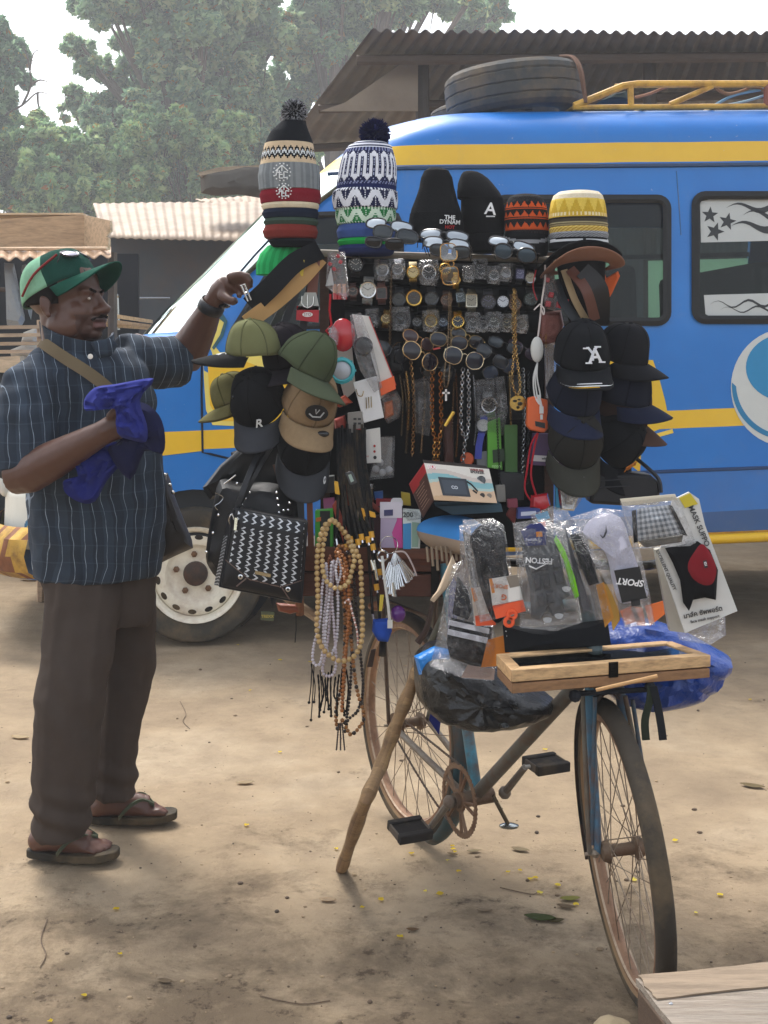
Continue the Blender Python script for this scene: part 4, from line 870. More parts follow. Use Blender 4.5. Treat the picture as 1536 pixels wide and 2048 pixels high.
m=MB(); m.pillow(ppoly([(a.x,a.y) for a in smoothpts([V((1180,1260,0)),V((1250,1235,0)),V((1340,1250,0)),V((1420,1290,0)),V((1462,1318,0)),V((1450,1350,0)),V((1400,1395,0)),V((1310,1418,0)),V((1230,1400,0)),V((1190,1340,0))],4,True)],2.98),.22,9,.02,9,col='#123c8c'); m.build('blue_bag',BAGP,label='shiny blue plastic bag bulging behind the glass topped case',cat='plastic bag')
m=MB(); m.pillow(ppoly([(828,1312),(868,1292),(905,1300),(900,1330),(868,1338),(838,1350)],2.95),.05,5,.012,2,col='#1b7fd0'); m.build('bag_corner',BAGP,label='bright blue bag corner at the top of the prop stick',cat='plastic bag')
m=MB(); m.pillow(ppoly([(900,1140),(925,1190),(905,1260),(880,1330),(858,1440),(878,1470),(895,1330),(918,1220)],3.1),.05,4,.01,6,col='#20286a'); m.build('navy_cloth',CLOTH,label='navy cloth strip hanging between saddle and black bag',cat='cloth')
# ---------- the customer
def remesh(mb,vox,it=6,fac=.5):
    me=bpy.data.meshes.new('t'); me.from_pydata([tuple(p) for p in mb.v],[],mb.f); bm=bmesh.new(); bm.from_mesh(me); bmesh.ops.recalc_face_normals(bm,faces=bm.faces); bm.to_mesh(me); bm.free()
    o=bpy.data.objects.new('t',me); COL.objects.link(o)
    r=o.modifiers.new('r','REMESH'); r.mode='VOXEL'; r.voxel_size=vox; s=o.modifiers.new('s','SMOOTH'); s.iterations=it; s.factor=fac
    bpy.context.view_layer.update(); nm=bpy.data.meshes.new_from_object(o.evaluated_get(bpy.context.evaluated_depsgraph_get()))
    out=MB(); out.v=[v.co.copy() for v in nm.vertices]; out.f=[list(p.vertices) for p in nm.polygons]; out.c=[(.5,.5,.5)]*len(out.f); out.n=[v.normal.copy() for v in nm.vertices]
    bpy.data.objects.remove(o); bpy.data.meshes.remove(me); bpy.data.meshes.remove(nm); return out
def recol(mb,fn):
    mb.c=[C(fn(sum((mb.v[i] for i in f),V())/len(f))) for f in mb.f]; return mb
MAN=thing('person','man in green cap and striped navy shirt reaching for a belt','person',(-.83,3.63,0))
def pt(pts,rs,n=14,mb=None): 
    q=[P(*p) for p in pts]; mb.tube(q,[r*p.y/F for r,p in zip(rs,q)],n)
bd=MB()
HO=P(132,608,3.60); HM=MX.Translation(HO)@MX.Rotation(R(-17),4,'Z')@MX.Rotation(R(-3),4,'Y')@MX.Diagonal((1.13,1.1,1.06,1))
def hs_(c,r,n=16): bd.sphere((0,0,0),1,n,HM@MX.Translation(V(c))@MX.Diagonal((*((r,r,r) if not hasattr(r,'__len__') else r),1)))
hs_((-.01,0,.045),(.1,.079,.092),24); hs_((.03,0,-.03),(.066,.064,.082),20); hs_((.045,0,-.072),(.046,.05,.035)); hs_((.077,0,-.086),(.02,.024,.018))
for s in(-1,1):
    hs_((.052,s*.036,-.03),(.034,.03,.034)); hs_((.073,s*.028,.027),(.02,.027,.012)); hs_((.1,s*.018,-.027),(.013,.013,.011)); hs_((-.012,s*.077,-.008),(.014,.010,.028)); hs_((-.018,s*.085,.0),(.006,.008,.022)); hs_((-.004,s*.080,-.032),(.009,.007,.010)); hs_((.07,s*.031,.008),(.017,.018,.017)); hs_((.02,s*.05,-.06),(.05,.02,.04))
bd.tube([HM@V((.086,0,.024)),HM@V((.1,0,.0)),HM@V((.109,0,-.018))],[.010,.011,.013],12); hs_((.109,0,-.021),(.018,.018,.015)); 
hs_((.096,0,-.050),(.016,.028,.009)); hs_((.093,0,-.067),(.016,.025,.011)); hs_((.08,0,-.05),(.02,.03,.03))
bd.tube([HM@V((-.014,0,-.02)),HM@V((-.010,0,-.09)),P(150,695,3.63)],[.062,.066,.082],20); hs_((.015,0,-.095),(.05,.052,.035))
plathe(bd,3.63,[(80,235,700),(60,270,740),(60,290,850),(70,300,1000),(95,285,1080),(110,270,1120)],20,squash=.5)
# near arm and hand
pt([(72,762,3.49),(50,850,3.42),(28,945,3.38)],[50,44,41],14,bd); pt([(26,952,3.38),(60,945,3.36),(110,918,3.33),(165,888,3.3),(205,866,3.28)],[38,42,39,31,25],14,bd)
pt([(203,867,3.28),(232,852,3.28),(258,850,3.28)],[25,28,22],12,bd)
for i,(a,b,c) in enumerate((((240,838),(262,828),(276,838)),((248,845),(272,840),(282,852)),((250,855),(274,854),(281,865)),((246,864),(266,868),(272,877)))): pt([(a[0],a[1],3.27),(b[0],b[1],3.245),(c[0],c[1],3.27)],[10,9,7.5],8,bd)
pt([(218,836,3.26),(236,818,3.245),(248,806,3.25)],[11,10,8],8,bd)
# far arm and reaching hand
pt([(262,708,3.77),(320,722,3.83),(366,716,3.87)],[44,42,40],14,bd); pt([(364,718,3.87),(384,690,3.85),(405,650,3.81),(427,603,3.75)],[40,38,31,21],14,bd)
pt([(426,606,3.75),(440,584,3.735),(456,568,3.72)],[21,23,22],12,bd); bd.sphere(P(450,573,3.725),(.033,.022,.034),14)
for a,b,c,d,r in(((456,556,3.70),(476,549,3.69),(494,553,3.685),(503,566,3.68),9.5),((462,562,3.715),(482,556,3.70),(497,563,3.69),(500,577,3.685),9.5),((462,572,3.73),(480,568,3.715),(490,577,3.70),(490,588,3.69),9),((458,580,3.745),(473,578,3.73),(480,587,3.715),(478,595,3.705),7.8)): pt([a,b,c,d],[r*1.1,r,r*.92,r*.75],8,bd)
pt([(443,588,3.705),(455,598,3.685),(466,603,3.675),(474,600,3.67)],[12,11,9.5,7.5],8,bd)
# shins, feet and toes
def foot(heel,toe,ank,Y,out):
    a=G(*heel);b=G(*toe); d=(b-a); L_=d.length; d.normalize(); sd_=V((-d.y,d.x,0)); z=.024
    T=lambda f,s,h: a+d*(f*L_)+sd_*s+UP*(z+h)
    bd.sphere(T(.1,0,.028),(.036,.034,.034),14); bd.tube([T(.08,0,.03),T(.3,0,.035),T(.52,0,.03),T(.7,.004,.02)],[.034,.037,.038,.036],14); bd.sphere(T(.66,.005,.018),(.045,.042,.022),14); bd.tube([T(.2,0,.04),T(.45,0,.045),T(.6,0,.03)],[.035,.03,.022],12)
    bd.tube([T(.17,0,.03),T(.2,0,.09),T(.28,0,.3)],[.037,.038,.045],14)
    for k,(s,f,r) in enumerate(((.028,.93,.0125),(.010,.95,.0095),(-.006,.92,.009),(-.020,.88,.0085),(-.032,.82,.008))):
        s*=out; bd.tube([T(.68,s*.9,.012),T(f-.08,s,.016),T(f,s*1.02,.008)],[r,r*1.05,r*.85],9)
    return T,L_
F1=foot((64,1716),(228,1722),0,3.47,1); F2=foot((182,1647),(345,1643),0,3.8,-1)
for T_,hx,hy in((F1[0],150,3.57),(F2[0],235,3.68)): bd.tube([P(hx,1105,hy),P(hx,1200,hy),T_(.3,0,.42),T_(.27,0,.25)],[.065,.06,.045,.04],14)
body=remesh(bd,.0042,9); body.bump(.0008,60,3)
SKIN=fin('dark brown skin',.42,var=.1,vscale=30,bump=.15,bscale=300,bdist=.0006,rvar=.08)
hd=HM.inverted()
def skc(p):
    q=hd@p; c='#543629'
    if abs(q.x)<.14 and abs(q.y)<.1 and -.11<q.z<.15:
        if q.x>.088 and -.07<q.z<-.044 and abs(q.y)<.026: c='#5d3a36' if q.z<-.056 else '#3a2220'
        elif q.z<-.035 and q.x>.06: c='#432a22'
    if p.z<.12: c=mixc('#4a2f26','#6f4a3a',.3)
    return c
recol(body,skc).build('body',SKIN,MAN)
m=MB('#181312')
def hair_shell(u,v):
    a=R(70+220*u); b=R(-28+50*v); p=V((-.012+.103*math.cos(a)*math.cos(b),.083*math.sin(a)*math.cos(b),.04+.09*math.sin(b))); return HM@p
m.grid(hair_shell,20,8); m.build('hair',CLOTH,MAN,solid=.002)
for s in(-1,1):
    m=MB('#c4b8ac'); m.sphere(HM@V((.0848,s*.031,.007)),(.0052,.011,.0048),12); m.sphere(HM@V((.0875,s*.0295,.0068)),(.003,.0052,.0042),10,col='#120c0a'); m.build('eye',GLOSSY,MAN)
    m=MB('#130d0b'); m.tube([HM@V((.094,s*.014,.026)),HM@V((.091,s*.03,.031)),HM@V((.08,s*.046,.027))],[.004,.0045,.002],6); m.build('eyebrow',CLOTH,MAN)
m=MB('#17100e'); m.tube([HM@V((.088,-.03,-.05)),HM@V((.107,-.012,-.0415)),HM@V((.11,0,-.040)),HM@V((.107,.012,-.0415)),HM@V((.088,.03,-.05))],[.003,.005,.004,.005,.003],6); m.build('moustache',CLOTH,MAN)
# trousers
tr=MB()
plathe(tr,3.5,[(74,235,1140),(78,236,1200),(82,226,1300),(76,215,1370),(66,205,1440),(64,196,1540),(64,186,1610),(65,172,1672)],24,squash=.95)
plathe(tr,3.76,[(170,318,1120),(185,314,1200),(200,311,1290),(202,302,1370),(196,288,1440),(186,276,1500),(180,272,1560),(179,272,1590)],24,squash=.95)
plathe(tr,3.62,[(76,316,1080),(76,316,1150),(95,312,1215),(130,300,1250)],24,squash=.62)
tr=remesh(tr,.008,10)
for p in tr.v:
    t=min(1,max(0,(p.z-.45)/.4)); t=t*t*(3-2*t); p.y=3.63+(p.y-3.63)*(1-.42*t)
for p,nn in zip(tr.v,tr.n):
    w=.006*math.sin(p.z*14+p.x*26+2.5*NZ.noise(p*4))*max(0,NZ.noise(p*5+V((2,0,0)))+.1)*1.3+.004*NZ.noise(V((p.x*26,p.y*26,p.z*5)))+.003*NZ.noise(p*28)
    k=math.exp(-((p.z-.5)/.16)**2); w+=k*.0035*math.sin(p.z*40+p.x*45); w+=math.exp(-((p.z-.16)/.08)**2)*.007*math.sin(p.z*85+p.x*34); w+=.005*max(0,1-abs(((p.x-p.z*.05)*9)%1-.5)*7)*(1 if p.z<1.0 else 0); w+=math.exp(-((p.z-.92)/.16)**2)*.006*math.sin(p.z*30-p.x*48+3*NZ.noise(p*5))
    p+=nn*w
tr.col='#4a403c'; tr.c=[C('#463d37')]*len(tr.f); tr.build('trousers',CLOTH,MAN)
# shirt
sh=MB()
plathe(sh,3.63,[(88,205,688),(62,262,704),(45,290,728),(42,306,775),(44,314,830),(44,322,900),(48,330,960),(58,334,1030),(62,330,1090),(63,322,1128),(64,316,1154)],36,squash=.82)
pt([(90,745,3.53),(62,775,3.46),(52,840,3.42),(50,900,3.4),(52,945,3.39)],[44,60,62,64,62],20,sh)
pt([(240,712,3.70),(290,722,3.77),(330,726,3.83),(361,724,3.865)],[44,52,55,52],20,sh)
sh=remesh(sh,.0075,10)
for p,nn in zip(sh.v,sh.n):
    w=.006*NZ.noise(V((p.x*9,p.y*9,p.z*16)))+.006*NZ.noise(p*22)+.007*math.sin(p.z*24-p.x*30+4*NZ.noise(p*3))*max(0,NZ.noise(p*4+V((7,0,0))))+.004*math.sin(p.z*34+p.x*30+5*NZ.noise(p*4))*max(0,NZ.noise(p*5)+.2)
    k=math.exp(-((p.z-1.2)/.13)**2); w+=k*.007*math.sin(p.x*40+p.z*22+4*NZ.noise(p*6))
    p+=nn*w
def shirt_mat():
    m,nt,out=nodes('navy striped shirt cotton'); co=objco(nt); wv=noise(nt,3.2,3,.5,co)
    s=N(nt,'ShaderNodeSeparateXYZ'); L(nt,co,s.inputs[0]); X,Y_,Z=s.outputs
    px=math_(nt,'ADD',math_(nt,'ADD',X,math_(nt,'MULTIPLY',Y_,.45)),math_(nt,'MULTIPLY',wv,.10))
    px=math_(nt,'ADD',px,math_(nt,'MULTIPLY',noise(nt,7,2,.5,co),.03))
    def lines(c,per,wd):
        f=math_(nt,'FRACT',math_(nt,'DIVIDE',c,per)); return math_(nt,'LESS_THAN',math_(nt,'ABSOLUTE',math_(nt,'SUBTRACT',f,.5)),wd)
    base=mixrgb(nt,noise(nt,16,4,.6,co),C('#232c38'),C('#364250'))
    wide=lines(math_(nt,'ADD',px,.01),.064,.25); base=mixrgb(nt,math_(nt,'MULTIPLY',wide,.35),base,C('#121822'))
    hz=lines(math_(nt,'ADD',Z,math_(nt,'MULTIPLY',wv,.05)),.05,.035); base=mixrgb(nt,math_(nt,'MULTIPLY',hz,.05),base,C('#8795a8'))
    br=ramp(nt,noise(nt,30,3,.6,co),(.3,.25),(.6,1.0))
    vs=lines(px,.032,.027); base=mixrgb(nt,math_(nt,'MULTIPLY',math_(nt,'MULTIPLY',vs,br),.55),base,C('#a9b8c8'))
    b=N(nt,'ShaderNodeBsdfPrincipled'); L(nt,base,b.inputs['Base Color']); b.inputs['Roughness'].default_value=.85; b.inputs['Specular IOR Level'].default_value=.25
    L(nt,bumpn(nt,math_(nt,'ADD',noise(nt,600,2,.5,co),math_(nt,'MULTIPLY',noise(nt,24,3,.5,co),2.5)),.5,.0015),b.inputs['Normal']); L(nt,b.outputs[0],out.inputs[0]); return m
SHM=shirt_mat(); shirt=sh.build('shirt',SHM,MAN)
m=MB('#2b3545'); 
cp=smoothpts([P(82,660,3.60),P(100,678,3.535),P(140,694,3.515),P(180,702,3.52),P(205,703,3.56),P(222,694,3.60),P(228,686,3.66)],5); m.ribbon(cp,[V((-.004,-.006,.05+.012*(i/30))) for i in range(len(cp))],.006); m.build('collar',SHM,shirt)
m=MB('#1c2430'); m.pillow(ppoly([(180,684),(222,676),(236,690),(222,712),(196,716)],3.5),.02,4,.003,1); m.build('collar_point',SHM,shirt)
for x,y,Y in((181,713,3.463),(228,790,3.44)):
    m=MB('#e4ddd2'); m.lathe([(.006,0),(.0075,.002),(.005,.0035),(.0001,.003)],MX.Translation(P(x,y,Y))@MX.Rotation(R(90),4,'X'),14); m.build('button',PLAST,shirt)
# cap
def cap_parts(M,crown,brim,parent,a=.098,b=.08,h=.115,bl=.075,droop=.5,colfn=None,button=None,mat=CLOTH,under=None,up=0.0,cx=.72):
    m=MB(); n=40; rg=[]
    for i in range(15):
        t=i/14; r=math.cos(t*PI/2)**cx if t<1 else .0; z=h*math.sin(t*PI/2)**1.0
        if t==1: r=.03
        rg.append([M@V((a*r*math.cos(2*PI*k/n)*(1.0)+(.012*t),b*r*math.sin(2*PI*k/n),z+.012*t*math.cos(2*PI*k/n)*(1-t)+.0012*abs(math.sin(k*PI*3/n))**.25*0)) for k in range(n)])
    for ring in rg:
        for p in ring: p+=V((NZ.noise(p*17),NZ.noise(p*17+V((5,0,0))),NZ.noise(p*17+V((0,7,0)))))*.0045
    m.rings(rg,True,False,True,colfn=(lambda i,k:colfn(k/n,i/14)) if colfn else None,col=crown)
    if not colfn:
        for k in(0,7,13,20,27,33): m.tube([rg[i][k]+(rg[i][k]-rg[3][0].lerp(rg[3][20],.5)).normalized()*.0008 for i in range(14)],.0012,4,caps=False,col=mixc(crown,'#000000',.35))
    cr=m.build('crown',mat,parent,solid=.002)
    m=MB()
    def f(u,v):
        th=R(-78+156*u); e=math.cos(th*90/78*.98)**.55; x0,y0=a*1.0*math.cos(th),b*1.0*math.sin(th)
        x=x0+v*bl*e*1.0; y=y0*(1+.10*v*e); q=(y/b)
        return M@V((x,y,-droop*.055*q*q*min(1,.25+v)-.006*v*bl/.075-.012*v*v+up*v*bl+.002))
    m.grid(f,30,10,col=brim)
    if False:
        for v in(.3,.5,.7,.9): m.tube([f(.04+.92*i/24,v)+M.to_3x3()@V((0,0,.0032)) for i in range(25)],.0005,4,caps=False,col=mixc(brim,'#ffffff',.02))
    br=m.build('brim',mat,parent,solid=.004)
    m=MB(button or crown); m.sphere(M@V((.012,0,h)),.007,8); m.build('button',mat,parent)
    return cr,br
def rot(p,yaw,pitch=0,roll=0,s=1): return MX.Translation(V(p))@MX.Rotation(R(yaw),4,'Z')@MX.Rotation(R(pitch),4,'Y')@MX.Rotation(R(roll),4,'X')@MX.Scale(s,4)
CP=bpy.data.objects.new('cap',None); COL.objects.link(CP); CP.parent=MAN; CP.location=HO-WL[MAN]; WL[CP]=HO
KM=HM@MX.Translation(V((-.016,0,.036)))@MX.Rotation(R(-23),4,'Y')
cap_parts(KM,'#14503f','#15493b',CP,a=.104,b=.088,h=.100,bl=.078,droop=.62,colfn=lambda u,t:'#123f35' if (u<.24 or u>.76) else '#7fae90',mat=KNIT,up=.15,cx=.55)
m=MB('#7c2c2c'); m.tube(smoothpts([KM@V((.07,-.068,.07)),KM@V((.0,-.09,.045)),KM@V((-.06,-.082,.01))],4),.0035,6); m.build('cap_cord',CLOTH,CP)
SG=thing('sunglasses','mirrored sunglasses resting on the brim of the man\'s green cap','sunglasses',KM@V((.1,0,.06)))
def glasses_parts(M,parent,lens='#101216',frame='#15151a',w=.058,h=.04,shape=2.6,lmat=None,fr=.0016,tm=True,fmat=None,gap=.016,curve=.006,arms=.11):
    for s in(-1,1):
        m=MB(frame); pts=[]; n=28
        for k in range(n):
            t=2*PI*k/n; cx=math.copysign(abs(math.cos(t))**(2/shape),math.cos(t)); cz=math.copysign(abs(math.sin(t))**(2/shape),math.sin(t))
            pts.append(V((s*(gap/2+w/2)+cx*w/2,(cx*s+.0)*curve+abs(s)*.0,cz*h/2-(.12*h if cz<0 and cx*s<0 else 0)*.3)))
        m.tube([M@p for p in pts],fr,6,closed=True); m.build('rim',fmat or GLOSSY,parent)
        g=MB(lens); c=sum(pts,V())/n+V((0,-.0025,0)); mid=[c+(p-c)*.6+V((0,-.0022,0)) for p in pts]; g.add([M@(c+V((0,-.001,0)))]+[M@p for p in mid]+[M@p for p in pts],[(0,k+1,(k+1)%n+1) for k in range(n)]+[(k+1,k+1+n,(k+1)%n+1+n,(k+1)%n+1) for k in range(n)]); g.build('lens',lmat or LENSO,parent)
        if tm:
            m=MB(frame); m.tube([M@V((s*(gap/2+w),.004,h*.25)),M@V((s*(gap/2+w)+s*.002,arms*.6,h*.2)),M@V((s*(gap/2+w)-s*.006,arms,-h*.2))],[.002,.0016,.0014],5); m.build('temple',fmat or GLOSSY,parent)
    m=MB(frame); m.tube([M@V((-gap/2-.001,0,h*.2)),M@V((0,-.003,h*.27)),M@V((gap/2+.001,0,h*.2))],fr,6); m.build('bridge',fmat or GLOSSY,parent)
LENSO=fin('mirror dark lens',.06,var=.03,rvar=.03,spec=.45)
LENSM=fin('silver mirror lens',.08,metal=.55,var=.05,rvar=.04)
GM=KM@MX.Translation(V((.088,-.006,.066)))@MX.Rotation(R(-42),4,'Y')@MX.Rotation(R(90),4,'Z')
glasses_parts(GM,SG,lens='#8c8896',frame='#2a2326',lmat=LENSM,w=.05,h=.034,fr=.003)
WT=bpy.data.objects.new('wristwatch',None); COL.objects.link(WT); WT.parent=MAN; WT.location=P(425,607,3.75)-WL[MAN]; WL[WT]=P(425,607,3.75)
a,b=P(419,621,3.765),P(427,603,3.752); m=MB('#17181c'); dr=(b-a).normalized(); u=dr.orthogonal().normalized(); v=dr.cross(u)
m.rings([[c+(u*math.cos(2*PI*k/20)+v*math.sin(2*PI*k/20))*r for k in range(20)] for c,r in((a,.0385),(a.lerp(b,.5),.0395),(b,.036))],True,False,False); m.build('strap',LEATHER,WT,solid=.003)
m=MB('#20222a'); m.sphere(P(448,612,3.735),(.02,.016,.008),12); m.build('case',GLOSSY,WT)
# sandals
for (T,L_),s in((F1,1),(F2,-1)):
    S=bpy.data.objects.new('flip_flop',None); COL.objects.link(S); S.parent=MAN; l=T(.5,0,-.024); S.location=l-WL[MAN]; WL[S]=l
    m=MB('#2f2c26'); o=[]
    for k in range(40):
        t=2*PI*k/40; f=.5+.56*math.cos(t); wd=.048*(1-.16*math.cos(t+PI))*abs(math.sin(t))**.7*math.copysign(1,math.sin(t))*(1 if f>.5 else .88); o.append((f,wd))
    top=[T(f,w_,.004+ (.006 if f>.95 else 0)) for f,w_ in o]; m.rings([[p-UP*.022 for p in top],top],True,True,True); m.build('sole',RUBBER,S,bevel=.003)
    for e in(-1,1):
        m=MB('#4c5546'); q=smoothpts([T(.36,.043*e,.004),T(.5,.042*e,.042),T(.64,.024*e,.052),T(.78,.018*s,.036)],5); m.ribbon(q,[V(T(0,1,0)-T(0,0,0))*.016*e*.4+UP*.012 for _ in q],.004); m.build('strap',RUBBER,S)
# cloth, shoulder bag
m=MB(); m.pillow(ppoly([(a.x,a.y) for a in smoothpts([V(p+(0,)) for p in((168,800),(190,775),(232,768),(300,756),(304,766),(280,800),(294,850),(292,884),(262,880),(236,868),(232,820),(200,808),(172,822))],3,True)],3.22),.06,12,.024,3,col='#262d74')
m.pillow(ppoly([(a.x,a.y) for a in smoothpts([V(p+(0,)) for p in((150,900),(200,880),(250,890),(262,905),(215,960),(190,1003),(160,1005),(130,985),(128,960),(160,965))],3,True)],3.33),.05,11,.02,8,col='#20276a')
m.pillow(ppoly([(a.x,a.y) for a in smoothpts([V(p+(0,)) for p in((240,880),(250,820),(285,805),(318,830),(330,870),(325,908),(290,902),(260,960),(215,900))],3,True)],3.3),.06,6,.014,5,col='#171a3c')
m.build('navy_cap_cloth',CLOTH,label='crumpled royal blue cloth held in the man\'s near hand',cat='cloth')
BG=thing('shoulder_bag','brown black bag hanging behind the man\'s belly on an olive strap','bag',P(345,1130,3.78))
m=MB(); m.pillow(ppoly([(318,955),(335,945),(345,985),(362,1030),(384,1080),(386,1096),(350,1112),(318,1128),(300,1040)],3.75),.1,6,.012,3,col='#2a2522'); m.build('pouch',LEATHER,BG)
m=MB('#6a5d48'); sp=smoothpts([P(82,682,3.60),P(92,690,3.53),P(130,716,3.478),P(180,748,3.452),P(225,785,3.452),P(262,830,3.47)],5); m.ribbon(sp,V((.018,.004,.028)),.003); m.build('strap',CLOTH,BG)
m=MB('#b5b2aa'); 
for x,y in((330,950),(340,970),(346,985)): m.sphere(P(x,y,3.69),.006,8)
m.build('buckle',MET,BG)
# ---------- display rack on the carrier
RKD=thing('display_rack','tall black cloth-covered display rack tied onto the bicycle carrier','display rack',(.14,3.75,.70))
BLK='#121315'
m=MB(BLK); m.prism(ppoly([(655,508),(1105,512),(1100,1095),(650,1095)],3.74),(0,.03,0)); m.build('backboard',CLOTH,RKD)
for a,b,nm in(((648,500),(650,1100),'side_post'),((1100,505),(1098,1095),'side_post')):
    m=MB('#4a3226'); m.prism(ppoly([(a[0]-9,a[1]),(a[0]+9,a[1]),(b[0]+9,b[1]),(b[0]-9,b[1])],3.72),(0,.04,0)); m.build(nm,WOOD,RKD)
m=MB('#8d8478'); m.tube([P(1112,520,3.70),P(600,505,3.70)],.011,8); m.build('top_rail',WOOD,RKD)
for y in(546,592,641):
    m=MB('#17181a'); m.tube([P(690,y,3.69),P(1085,y+2,3.69)],.03,14); m.build('watch_roll',CLOTH,RKD)
m=MB('#6b3f2b'); m.hexa([P(598,1092,3.5),P(905,1098,3.5),P(925,1098,3.95),P(620,1092,3.95)],[p-V((0,0,.03)) for p in(P(598,1092,3.5),P(905,1098,3.5),P(925,1098,3.95),P(620,1092,3.95))]); m.build('shelf',WOOD,RKD)
CR=thing('goods_crate','dark red-brown wooden crate under the rack shelf','crate',(.0,3.62,.73))
for (x0,x1,y0,y1,c) in((600,905,1100,1142,'#6a3c28'),(604,900,1146,1192,'#5a3324')):
    m=MB(c); m.prism(ppoly([(x0,y0),(x1,y0+4),(x1-2,y1+2),(x0,y1)],3.52),(0,.02,0)); m.build('slat',WOOD,CR,bevel=.003)
m=MB('#4a2b1f'); m.prism([P(905,1104,3.52),P(905,1194,3.52),P(925,1194,3.9),P(925,1104,3.9)],(.02,0,0)); m.build('end_board',WOOD,CR)
m=MB('#241813'); m.prism(ppoly([(600,1100),(905,1104),(905,1194),(600,1192)],3.6),(0,.3,0)); m.build('inner_box',WOOD,CR)
m=MB('#1d1a18'); m.prism(ppoly([(862,1098),(880,1098),(878,1196),(862,1196)],3.512),(0,.006,0)); m.build('strap',CLOTH,CR)
m=MB('#8c5a3a'); m.tube([P(600,870,3.6),P(596,1100,3.58),P(600,1230,3.6)],.012,8); m.build('rack_stay',WOOD,RKD)
m=MB('#b49c82'); m.tube([P(560,1185,3.7),P(640,1240,3.7)],.014,8); m.build('lower_rail',WOOD,RKD)
# ---------- knitted hats
def band(Y,rows,col,label,name='beanie',grp='stacked knitted hats',cat='beanie',colfn=None,sq=.85,mat=KNIT,edge=None):
    m=MB(); r=[list(a) for a in rows]; x0,x1,y=r[0]; r=[[x0+9,x1-9,y],[x0+2,x1-2,y+1.5]]+r[1:] if len(r)>1 else r
    x0,x1,y=r[-1]; r=r[:-1]+[[x0,x1,y-2],[x0+5,x1-5,y+1]]
    plathe(m,Y,r,72,colfn=colfn,col=col,squash=sq,sub=5,knit=.02); return m
def zig(u,n): 
    f=(u*n)%1; return abs(f-.5)*2
YA=3.62
def topA(u,y):
    if y<287: return '#15181d'
    z=zig(u,26)
    for y0,c in((300,'#15181d'),(306,'#cfd3d4'),(312,'#15181d')):
        if y0-3+z*7<y<y0+3.2+z*7: return c
    return '#cbb596'
PA=thing('pom_pom_beanie','black and cream pom-pom beanie with zigzag band and grey cuff','beanie',P(580,378,YA),'striped beanies in the left tower')
def bobble(c,r,cols,parent,nn=900,seed=1,strand=.5):
    rnd=random.Random(seed); m=MB()
    m.sphere(c,r*.8,14,col=cols[0])
    for k in range(nn):
        d=V((rnd.gauss(0,1),rnd.gauss(0,1),rnd.gauss(0,1))).normalized(); a=c+d*r*.6; e=c+(d+V((rnd.uniform(-.12,.12),rnd.uniform(-.12,.12),rnd.uniform(-.15,.1))))*r*rnd.uniform(.95,1.08); t=d.orthogonal().normalized()*.0016; q=d.cross(t)
        m.add([a-t,a+t,e+t*.7,e-t*.7],[(0,1,2,3)],[rnd.choice(cols)]); m.add([a-q,a+q,e+q*.7,e-q*.7],[(0,1,2,3)],[rnd.choice(cols)])
    return m.build('pom_pom',KNIT,parent,ang=180)
m=MB(); plathe(m,YA,[(575,598,240),(563,612,243),(553,614,252),(541,618,264),(533,624,280),(529,626,288),(524,630,310),(520,634,334),(520,634,340)],104,colfn=topA,squash=.85,sub=7,knit=.02); m.build('crown',KNIT,PA)
def cufftext(Y,px,py,parent,s=.05,n='emblem',sq=.85,hw=60,ang=0):
    mb=MB('#e8eaea'); p=P(px,py,Y); r=hw*Y/F*sq
    c=V((p.x,Y-r-.003,p.z))
    for k in range(14):
        a=2*PI*k/14; mb.sphere(c+V((s*.42*math.cos(a),.0005,s*.42*math.sin(a))),(.0022,.0012,.0022),6)
    for a,b in(((-.3,.05),(0,.33)),((0,.33),(.3,.05)),((-.25,-.02),(-.02,-.02)),((-.12,.08),(-.12,-.3)),((-.12,-.12),(.04,-.12)),((-.12,-.3),(.06,-.3)),((.12,.02),(.3,-.02)),((.1,.02),(.1,-.28)),((.1,-.28),(.3,-.26)),((0,.33),(0,.05)),((-.3,-.18),(-.2,.12))):
        mb.tube([c+V((a[0]*s,0,a[1]*s)),c+V((b[0]*s,0,b[1]*s))],.0017,5)
    mb.build(n,KNIT,parent)
rib=lambda c1,c2,n=90:(lambda u,y: c1 if int(u*n)%2 else c2)
mb=band(YA,[(517,640,330),(516,641,352),(518,641,383)],'#7d8284','',colfn=rib('#858a8c','#747a7d')); mb.build('cuff',KNIT,PA); cufftext(YA,568,352,PA,.058)
bobble(P(588,224,YA),.036,['#23262c','#2c3038','#b9bcc4','#cfd1d6'],PA,1100,3)
def stackhat(Y,rows,c,lb,grp,cat='beanie',colfn=None,mat=KNIT,name='beanie',sq=.85,emb=None):
    m=band(Y,rows,c,'',colfn=colfn,sq=sq)
    # hidden crown continues up inside the hat above
    x0,x1,y=rows[0]; plathe(m,Y,[(x0+16,x1-16,y-8),(x0+9,x1-9,y+2)],40,col=c,squash=sq)
    T=thing(name,lb,cat,P((x0+x1)/2,rows[-1][2],Y),grp); m.build('cuff',mat,T)
    if emb: emb(T)
    return T
ga='striped beanies in the left tower'
stackhat(YA,[(522,641,374),(519,642,392),(522,640,409)],'#7c1f2c','maroon beanie cuff with white emblem under the grey cuff',ga,emb=lambda T:cufftext(YA,572,389,T,.05))
stackhat(YA,[(524,639,404),(523,639,413),(526,637,421)],'#d9ccb0','cream beanie cuff between the maroon and navy cuffs',ga)
stackhat(YA,[(527,637,417),(524,638,428),(528,636,439)],'#1c2436','dark navy beanie cuff under the cream one',ga)
stackhat(YA,[(529,635,436),(526,637,445),(530,634,454)],'#3a4a40','dark green beanie cuff under the navy one',ga)
stackhat(YA,[(528,634,450),(525,636,464),(529,633,478)],'#77302a','rust red beanie rolled at the foot of the striped tower',ga)
